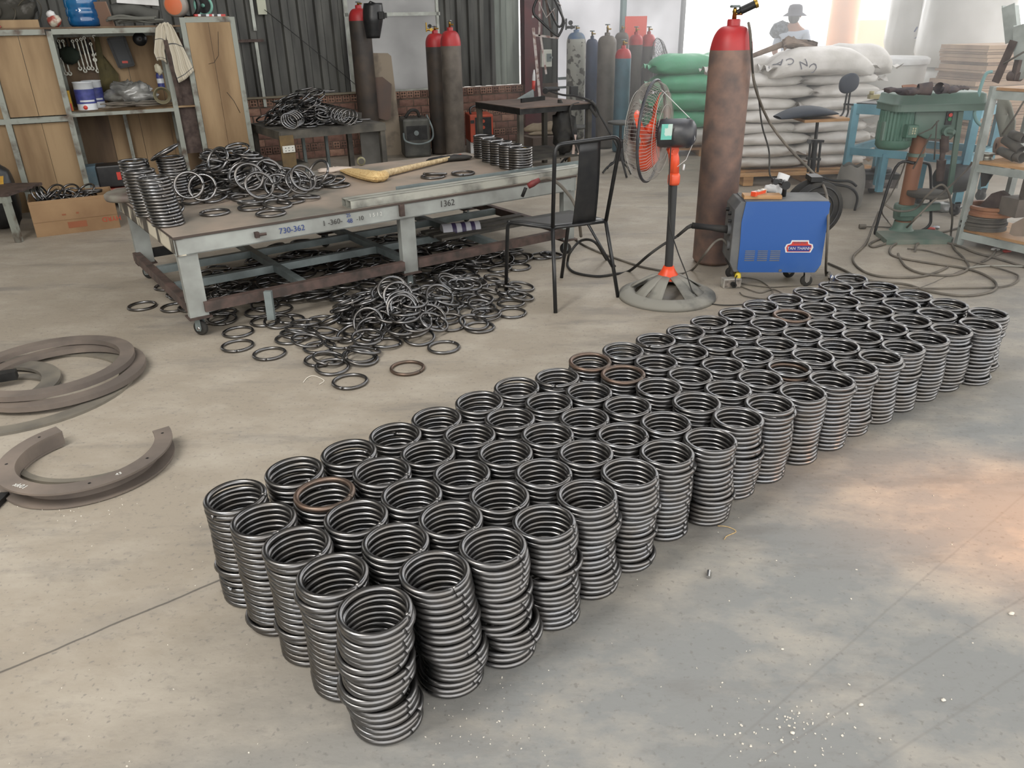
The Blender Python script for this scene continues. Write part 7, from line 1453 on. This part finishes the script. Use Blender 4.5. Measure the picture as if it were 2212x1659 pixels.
# ================================================================== HOSES ON THE FLOOR
def hose(pts, label, r_=.0075, m_=None, name='air_hose', closed=False):
    P_ = [(U(p[0], p[1], .009) if len(p) == 2 else (A(p[0], p[1], p[2]))) for p in pts]; mb = MB(); mb.tube(smoothpath(P_, 7, closed), r_, 7, closed); return single(name, mb, m_ or M['cable'], label, 'hose', 'dusty hoses on the floor')
hose([(1898, 457, 6.1), (1885, 490), (1870, 526), (1844, 553), (1848, 572), (1870, 588), (1905, 597), (1969, 599), (2012, 592), (2047, 577)], 'hose curving from beside the drill press forward around its base')
hose([(1789, 569), (1820, 582), (1844, 594), (1880, 606), (1956, 614), (2006, 629), (2082, 639), (2140, 630), (2152, 614), (2130, 595), (2082, 579), (1994, 566), (1931, 553), (1922, 538), (1940, 524), (1981, 513), (2040, 500), (2082, 490), (2110, 486), (2133, 498), (2152, 516), (2156, 530), (2140, 555), (2120, 566)], 'longest hose making the widest loop between drill press and ring field')
hose([(1976, 543), (1979, 530), (1990, 523), (2019, 519), (2070, 531), (2108, 546), (2160, 560), (2225, 580)], 'hose running from the drill press base out to the right edge')
hose([(1940, 548), (1946, 562), (1960, 578), (1990, 590), (2040, 595), (2075, 590), (2093, 576), (2080, 556), (2060, 535), (2054, 510), (2057, 470, 5.6), (2052, 425, 5.5), (2040, 402, 5.45), (2025, 402, 5.45), (2000, 425, 5.5), (1985, 445, 5.6), (1965, 455, 5.62), (1935, 455, 5.62), (1912, 442, 5.65)], 'hose rising in an arch over the round drill table')
hose([(1960, 537), (2000, 541), (2060, 556), (2130, 572), (2190, 590), (2200, 600), (2190, 612), (2158, 620), (2080, 622), (2006, 623), (1956, 621), (1905, 617)], 'thin hose looping out furthest right and back behind the ring field', .0055)
hose([(1912, 512), (1890, 520), (1878, 528), (1890, 533), (1925, 520), (1950, 500), (1975, 475, 5.5), (2010, 440, 5.5), (2060, 395, 5.6), (2090, 365, 5.7), (2100, 350, 5.7)], 'hose slanting up from the floor past the drill column to the rack')
hose([(1862, 489), (1900, 490), (1925, 490), (1918, 478), (1905, 455, 6.0), (1925, 420, 6.0), (1945, 380, 5.95), (1962, 330, 5.9)], 'thin lead with a grey plug lying left of the drill column', .005, None, 'drill_lead')
mb = MB(); mb.cyl(U(1856, 489, .02), U(1870, 489, .02), .018, 12); single('grey_plug', mb, M['cable'], 'dusty grey plug on the floor left of the drill press', 'plug')
hose([(2085, 580), (2120, 575), (2170, 574), (2225, 576)], 'pale hose end lying at the right edge of the hose tangle', .006, M['dusty_plastic'])
mb = MB(); mb.tube([U(1790, 588, .02), U(1797, 596, .16), U(1797, 604, .2)], .01, 8); single('hooked_rod', mb, M['chrome'], 'short bright hooked rod end at the far tip of the ring field', 'rod')
# small scrap under the rack and by the drill base
for k, (px, py, c_, lab) in enumerate(((2012, 494, 'redp', 'small pink-red scrap on the floor beside the drill base'), (2022, 491, 'canw', 'small yellowish scrap beside the pink one'), (2175, 542, 'redp', 'small red scrap on the floor under the rack'), (2150, 538, 'white', 'white scrap on the floor under the rack'))):
    mb = MB(); mb.blob(U(px, py, .012), (.03, .02, .012), 12, 6, crumple(.4, 3, k)); single('floor_scrap', mb, M[c_], lab, 'scrap', 'scraps near the rack')
mb = MB(); mb.blob(U(2060, 466, .0) + Vector((0, .2, .03)), (.14, .1, .04), 20, 8, crumple(.4, 3, 12)); single('plastic_scrap_heap', mb, M['bag'], 'low pale crumpled plastic heap behind the rack post', 'plastic')
# ================================================================== CURVED STEEL AT THE LEFT
M['fl'] = mat('brown_grey_flange_steel', S(134, 122, 112), .6, .2, noise=S(104, 96, 90), scale=4, detail=6, bump=.15); M['flg'] = mat('dusty_grey_flange_steel', S(128, 122, 110), .65, .15, noise=S(96, 92, 86), scale=5, bump=.1)
def arc(name, c, ri, ro, z0, z1, a0, a1, m_, label, cat='steel ring segment', group='curved steel pieces at the left', tilt=(0, 0), seg=56, holes=0, second=None):
    full = abs(a1 - a0) > 2 * PI - .01
    t = thing(name, label, cat, (c[0], c[1], 0), 0, group); t.rotation_euler = (tilt[0], tilt[1], 0)
    mb = MB(); prof = [(ri, z0), (ro, z0), (ro, z1), (ri, z1), (ri, z0)]; mb.lathe(prof, seg, (0, 0, 0), (0, 0, 1), False, a0, a1)
    if not full:
        for a in (a0, a1): mb.add([(math.cos(a) * r_, math.sin(a) * r_, z_) for r_, z_ in prof[:4]], [(0, 1, 2, 3)], False)
    obj('flange', mb, m_, t); return t
# large full rings lying over one another
arc('steel_hoop', (-2.27, 3.26), .40, .475, .0, .012, 0, 2 * PI, M['flg'], 'lowest and widest flat steel ring of the pile, showing at the front')
arc('steel_hoop', (-2.15, 3.36), .31, .375, .02, .045, 0, 2 * PI, M['fl'], 'right-hand brown flat ring sticking out under the top one', group='curved steel pieces at the left')
arc('steel_hoop', (-2.21, 3.40), .305, .37, .05, .075, 0, 2 * PI, M['fl'], 'top flat ring of the pile with welded joint, nearest the workbench')
arc('steel_hoop', (-2.36, 3.14), .24, .29, .0, .012, .3, 3.3, M['flg'], 'narrow arc of flat bar lying inside the large rings')
arc('steel_hoop', (-2.45, 3.22), .25, .33, .014, .03, -.2, 2.6, M['flg'], 'broader dusty arc inside the rings with rounded end', tilt=(0, 0))
mb = MB(); mb.box(U(10, 812, .05), (.1, .05, .04), RZ(.4)); single('channel_offcut', mb, M['dark'], 'dark channel offcut lying in the ring pile at the left edge', 'offcut')
# C-shaped channel resting on bars
cc_ = (-1.62, 2.555); cseg = thing('curved_channel', 'open C-shaped curved steel channel with bolt holes, lying on the floor left', 'curved channel', (cc_[0], cc_[1], 0), 0, 'curved steel pieces at the left')
a0, a1 = math.radians(-222), math.radians(38)
for (ri, ro, z0, z1, nm, da, db) in ((.238, .302, .060, .068, 'top_flange', 0, 0), (.240, .250, .012, .061, 'web', .0, .0), (.238, .300, .004, .012, 'bottom_flange', .05, -.03)):
    mb = MB(); mb.lathe([(ri, z0), (ro, z0), (ro, z1), (ri, z1), (ri, z0)], 60, (0, 0, 0), (0, 0, 1), False, a0 + da, a1 + db)
    for a in (a0 + da, a1 + db): mb.add([(math.cos(a) * r_, math.sin(a) * r_, z_) for r_, z_ in ((ri, z0), (ro, z0), (ro, z1), (ri, z1))], [(0, 1, 2, 3)], False)
    tf = obj(nm, mb, M['fl'], cseg)
    if nm == 'top_flange': topf = tf
for k, a in enumerate((28, -15, -62, -112, -160, -205)):
    mb = MB(); r_ = .268; mb.lathe([(0, .0686), (.0055, .0686)], 10, (math.cos(math.radians(a)) * r_, math.sin(math.radians(a)) * r_, 0)); obj('bolt_hole', mb, M['black'], topf)
text_obj('chalk_mark', 'xk01', .03, M['chalk'], topf, Vector((math.cos(-2.0) * .27, math.sin(-2.0) * .27, .0687)), RZ(-.42)); text_obj('chalk_mark', '43', .022, M['chalk'], topf, Vector((math.cos(-.72) * .268, math.sin(-.72) * .268, .0687)), RZ(.7))
arc('inner_arc', (-1.66, 2.73), .285, .31, 0, .012, math.radians(-150), math.radians(-15), M['flg'], 'thin arc of flat bar lying inside the C-shaped channel')
mb = MB(); p, q = U(90, 945, .015), U(102, 962, .015); mb2 = MB(); d = (q - p).normalized(); q = p + d * .075; n_ = Vector((-d.y, d.x, 0))
for s_ in (-1, 1): mb2.beam(p + n_ * s_ * .011, q + n_ * s_ * .011, .002, .026); mb2.beam(p + Vector((0, 0, s_ * .012)), q + Vector((0, 0, s_ * .012)), .024, .002)
single('square_tube_offcut', mb2, M['gal2'], 'tiny square tube offcut on the floor inside the C-shaped channel', 'offcut')
mb = MB(); mb.beam(U(-30, 1110, .012), U(12, 1068, .012), .03, .02); single('dark_bar_end', mb, M['dark'], 'dark bar end at the left edge below the curved channel', 'bar')
# ---- things on the big workbench
gd = thing('grinding_flange', 'round grey flange with a worn disc on top at the far left bench corner', 'flange', TP(.06, 1.24, TZ))
mb = MB(); mb.lathe([(0, 0), (.15, 0), (.155, .01), (.155, .035), (.14, .045), (0, .045)], 40); obj('flange_body', mb, mat('grey_green_flange', S(128, 126, 116), .6, .1, noise=S(98, 84, 78), scale=6), gd); mb = MB(); mb.lathe([(.0, .045), (.05, .045), (.05, .07), (.075, .075), (.075, .09), (0, .095)], 32, (.05, .03, 0)); obj('disc', mb, M['dusty'], gd)
M['straw'] = mat('straw_bristles', S(216, 190, 138), .95, 0, noise=S(184, 150, 98), scale=30, stretch=(1, 6, 1), bump=.6); bh_ = thing('whisk_broom', 'straw hand broom with braided handle lying on the workbench', 'broom', U(830, 378, TZ))
a, b = U(826, 376, TZ + .03), U(990, 338, TZ + .022); mb = MB(); n_ = 26; mb.tube([a.lerp(b, i / n_) for i in range(n_ + 1)], .02, 12, radii=[(.024 - .010 * i / n_) * (1 + .06 * (i % 2)) for i in range(n_ + 1)]); W('braided_handle', mb, mat('braided_straw', S(202, 182, 146), .9, 0, noise=S(168, 146, 110), scale=60, bump=.5), bh_)
mb = MB(); rows = []
pth = [(U(832, 378, TZ + .03), .03, .03), (U(815, 382, TZ + .035), .055, .04), (U(790, 378, TZ + .03), .06, .035), (U(765, 372, TZ + .022), .06, .026), (U(748, 367, TZ + .012), .05, .01)]
ctr = smoothpath([p[0] for p in pth], 4)
for i, p in enumerate(ctr):
    f = i / (len(ctr) - 1) * 4; k = min(3, int(f)); g = f - k; wd_ = pth[k][1] * (1 - g) + pth[k + 1][1] * g; hh = pth[k][2] * (1 - g) + pth[k + 1][2] * g; dd = (ctr[min(i + 1, len(ctr) - 1)] - ctr[max(i - 1, 0)]).normalized(); nn_ = Vector((-dd.y, dd.x, 0))
    rows.append([p + nn_ * (math.cos(t) * wd_ * (1 + .09 * math.sin(t * 23 + i))) + Vector((0, 0, math.sin(t) * hh * (.9 + .15 * math.sin(t * 19 + i * 2)))) for t in [2 * PI * q / 36 for q in range(36)]])
mb.grid(rows, True); W('bristles', mb, M['straw'], bh_)
mb = MB(); mb.cyl(b.lerp(a, .06), b + (b - a).normalized() * .03, .016, 12); W('orange_band', mb, M['forange'], bh_)
mb = MB(); mb.blob(U(972, 342, TZ + .02), (.17, .06, .022), 24, 8, crumple(.4, 3, 2), RZ(.35)); single('black_glove', mb, M['rubber'], 'flat black cloth lying under the broom handle tip', 'cloth')
mb = MB(); mb.blob(U(722, 368, TZ + .01), (.12, .05, .022), 24, 8, crumple(.5, 3, 6), RZ(.4)); single('white_cloth', mb, mat('dirty_white_cloth', S(190, 176, 164), .9), 'small crumpled white cloth between bench heap and broom', 'cloth')
tp_ = thing('gauge_disc', 'small round clear gauge lying behind the straw broom', 'gauge', U(781, 358, TZ)); mb = MB(); mb.lathe([(0, -.015), (.03, -.015), (.033, 0), (.03, .015), (0, .015)], 24, (0, 0, .034), (.3, -1, 0)); obj('case', mb, mat('olive_gauge', S(124, 120, 92), .3, 0), tp_); mb = MB(); mb.lathe([(0, .0155), (.022, .0155)], 20, (0, 0, .034), (.3, -1, 0)); obj('dial', mb, M['dusty'], tp_)
mb = MB(); mb.cyl(TP(1.86, .5, .2), TP(2.12, .42, .2), .052, 28); o = single('striped_can', mb, None or mat('striped_can_base', S(190, 190, 196), .5), 'cylinder with purple and white stripes on the lower bench frame', 'can')
for k in range(3):
    p0 = TP(1.86, .5, .2).lerp(TP(2.12, .42, .2), .25 + k * .25); p1 = TP(1.86, .5, .2).lerp(TP(2.12, .42, .2), .36 + k * .25); mb = MB(); mb.cyl(p0, p1, .0528, 28); mb.v = [tuple(Vector(v) - o.location) for v in mb.v]; obj('stripe', mb, mat('purple_stripe' + str(k), S(64, 54, 88), .5), o)
for k in range(3):
    mb = MB(); mb.beam(TP(1.75, .35 + k * .11, .195), TP(2.58, .35 + k * .11, .195), .07, .018); single('timber_strip', mb, M['dusty'], ('front', 'middle', 'rear')[k] + ' dusty strip lying on the right half of the lower bench frame', 'strip', 'strips on the bench frame')
mb = MB(); q = U(584, 640, .17); mb.beam(Vector((q.x, q.y - .04, .05)), Vector((q.x, q.y - .03, .21)), .04, .03, up=(0, 1, 0)); single('tube_stub', mb, M['galv'], 'short upright grey tube stub in front of the lower bench rail', 'tube')
# ---- litter on the floor: chips, sawdust flecks, wire curls
rl_ = random.Random(77); M['chip'] = mat('white_chip', S(214, 208, 196), .7)
chips = MB()
def chip(px, py, s_):
    c_ = U(px, py, s_ * .4); chips.box(c_, (s_ * rl_.uniform(.7, 1.6), s_ * rl_.uniform(.5, 1), s_ * .7), REU(rl_.uniform(-.4, .4), rl_.uniform(-.4, .4), rl_.uniform(0, 3)))
for k in range(90): chip(rl_.gauss(1700, 90), rl_.gauss(1580, 45), rl_.uniform(.0015, .0045))
for k in range(120): chip(rl_.uniform(0, 2212), rl_.uniform(1050, 1659), rl_.uniform(.0012, .0035))
for k in range(50): chip(rl_.gauss(1050, 90), rl_.gauss(1560, 50), rl_.uniform(.0012, .003))
for k in range(30): chip(rl_.gauss(180, 70), rl_.gauss(1090, 20), rl_.uniform(.0015, .004))
o = single('floor_chips', chips, M['chip'], 'tiny pale chips scattered over the floor around the rings', 'chips'); o['kind'] = 'stuff'
for k, (px, py, s_) in enumerate(((2185, 1325, .008), (2038, 1512, .0065), (1860, 1522, .006), (1712, 1583, .006), (1690, 1402, .004))):
    mb = MB(); mb.blob(U(px, py, s_ * .5), (s_, s_ * .7, s_ * .5), 10, 6, crumple(.4, 2, k)); single('white_pebble', mb, M['chip'], ('largest white pebble, at the right edge of the floor', 'white pebble low on the right floor', 'squarish white pebble on the lower right floor', 'white pebble among the chips', 'tiny white pebble above the chips')[k], 'pebble', 'pebbles on the floor')
mb = MB(); p = U(1530, 1240, .006); mb.cyl(p + Vector((-.004, -.014, 0)), p + Vector((.005, .014, 0)), .0055, 12); single('metal_pin', mb, M['chrome'], 'short bright metal pin lying alone on the floor right of the rings', 'pin')
mb = MB(); mb.tube(smoothpath([U(1550, 1136, .002), U(1572, 1138, .003), U(1590, 1148, .002), U(1570, 1158, .002), U(1565, 1165, .003)], 5), .0014, 5); single('wire_curl', mb, M['straw'], 'thin curled wire scrap on the floor right of the rings', 'wire')
mb = MB(); mb.tube(smoothpath([U(655, 826, .003), U(665, 815, .004), U(680, 812, .002), U(700, 822, .002), U(690, 830, .004)], 5), .002, 5); single('wire_curl', mb, M['chip'], 'thin pale wire curl beside the lowest loose ring', 'wire')
# ------------------------------------------------------------------ added haze volume imitating the lens veil around the bright yard
vm_ = bpy.data.materials.new('lens_veil'); vm_.use_nodes = True; N = vm_.node_tree.nodes; N.clear()
vo = N.new('ShaderNodeOutputMaterial'); vs2 = N.new('ShaderNodeVolumeScatter'); vs2.inputs['Color'].default_value = (1, .99, .98, 1); vs2.inputs['Density'].default_value = .075; vs2.inputs['Anisotropy'].default_value = .35
vm_.node_tree.links.new(vs2.outputs[0], vo.inputs['Volume'])
mb = MB(); mb.box(WP(7.6, 1.6, 4.2), (9.6, 8.2, 3.1), RZ(WD)); hz_ = obj('lens_veil', mb, vm_); hz_['kind'] = 'stuff'; hz_['label'] = 'bright added haze imitating lens glare before the yard opening'; hz_['category'] = 'haze'
sc.cycles.volume_bounces = 0; sc.cycles.volume_max_steps = 32
# ------------------------------------------------------------------ rings become objects
SHOWN = {0,1,2,3,4,5,6,7,8,9,10,11,12,13,14,15,16,17,18,19,20,21,22,23,24,25,26,27,28,29,30,31,32,33,34,35,36,37,38,39,41,42,43,44,45,46,47,48,49,50,51,52,53,54,55,56,61,62,63,64,66,67,68,69,70,71,72,73,74,77,78,79,87,88,89,90,91,92,94,99,105,106,107,108,109,110,123,124,125,126,127,133,140,141,142,143,144,158,159,160,161,175,176,177,178,192,193,194,208,209,210,224,225,226,241,242,258,274,290,305,306,322,335,336,337,338,339,340,341,356,357,358,359,360,375,376,377,378,379,394,395,396,397,412,413,414,415,431,432,433,448,449,450,466,467,482,483,484,500,501,517,532,533,549,565,581,597,613,629,645,659,660,661,662,663,664,679,680,681,682,683,700,701,702,718,719,720,735,736,737,738,754,755,756,772,773,789,790,805,806,807,823,824,839,840,856,872,888,904,920,936,952,968,982,983,984,985,986,987,1003,1004,1005,1006,1022,1023,1024,1025,1041,1042,1043,1059,1060,1061,1077,1078,1079,1095,1096,1112,1113,1128,1129,1130,1146,1147,1163,1179,1195,1211,1227,1243,1259,1275,1306,1307,1308,1309,1310,1326,1327,1328,1329,1346,1347,1348,1364,1365,1366,1383,1384,1400,1401,1402,1418,1419,1435,1436,1452,1453,1470,1486,1502,1518,1534,1566,1582,1614,1850,1853,1854,1857,1866,1867,1868,1885,1889,1981,1993,2004,2014}
def build_rings():
    vs = []; fs = []; n = 0; first = True
    for k, (Mx, mi, lab, grp) in enumerate(RINGS):
        if SHOWN is None or k in SHOWN:
            o = bpy.data.objects.new('steel_ring', RING_ME[mi]); COL.objects.link(o); o.matrix_world = Mx
            o['label'] = lab; o['category'] = 'ring'; o['group'] = grp; o['rid'] = k
        else:
            A4 = np.array(Mx); P = far_v @ A4[:3, :3].T + A4[:3, 3]
            vs.append(P); fs.append((k, n)); n += len(P)
    if vs:
        me = bpy.data.meshes.new('steel_rings'); F = []
        V_ = np.concatenate(vs)
        base = [f for f in far_f]
        for _, off in fs: F.extend([tuple(i + off for i in f) for f in base])
        me.from_pydata(V_.tolist(), [], F); me.update(); me.polygons.foreach_set('use_smooth', [True] * len(me.polygons)); me.materials.append(M['ring'])
        o = bpy.data.objects.new('steel_rings', me); COL.objects.link(o)
        tag(o, 'the many other steel rings deeper in the stacks, heaps and box', 'rings', None, 'stuff')
build_rings()
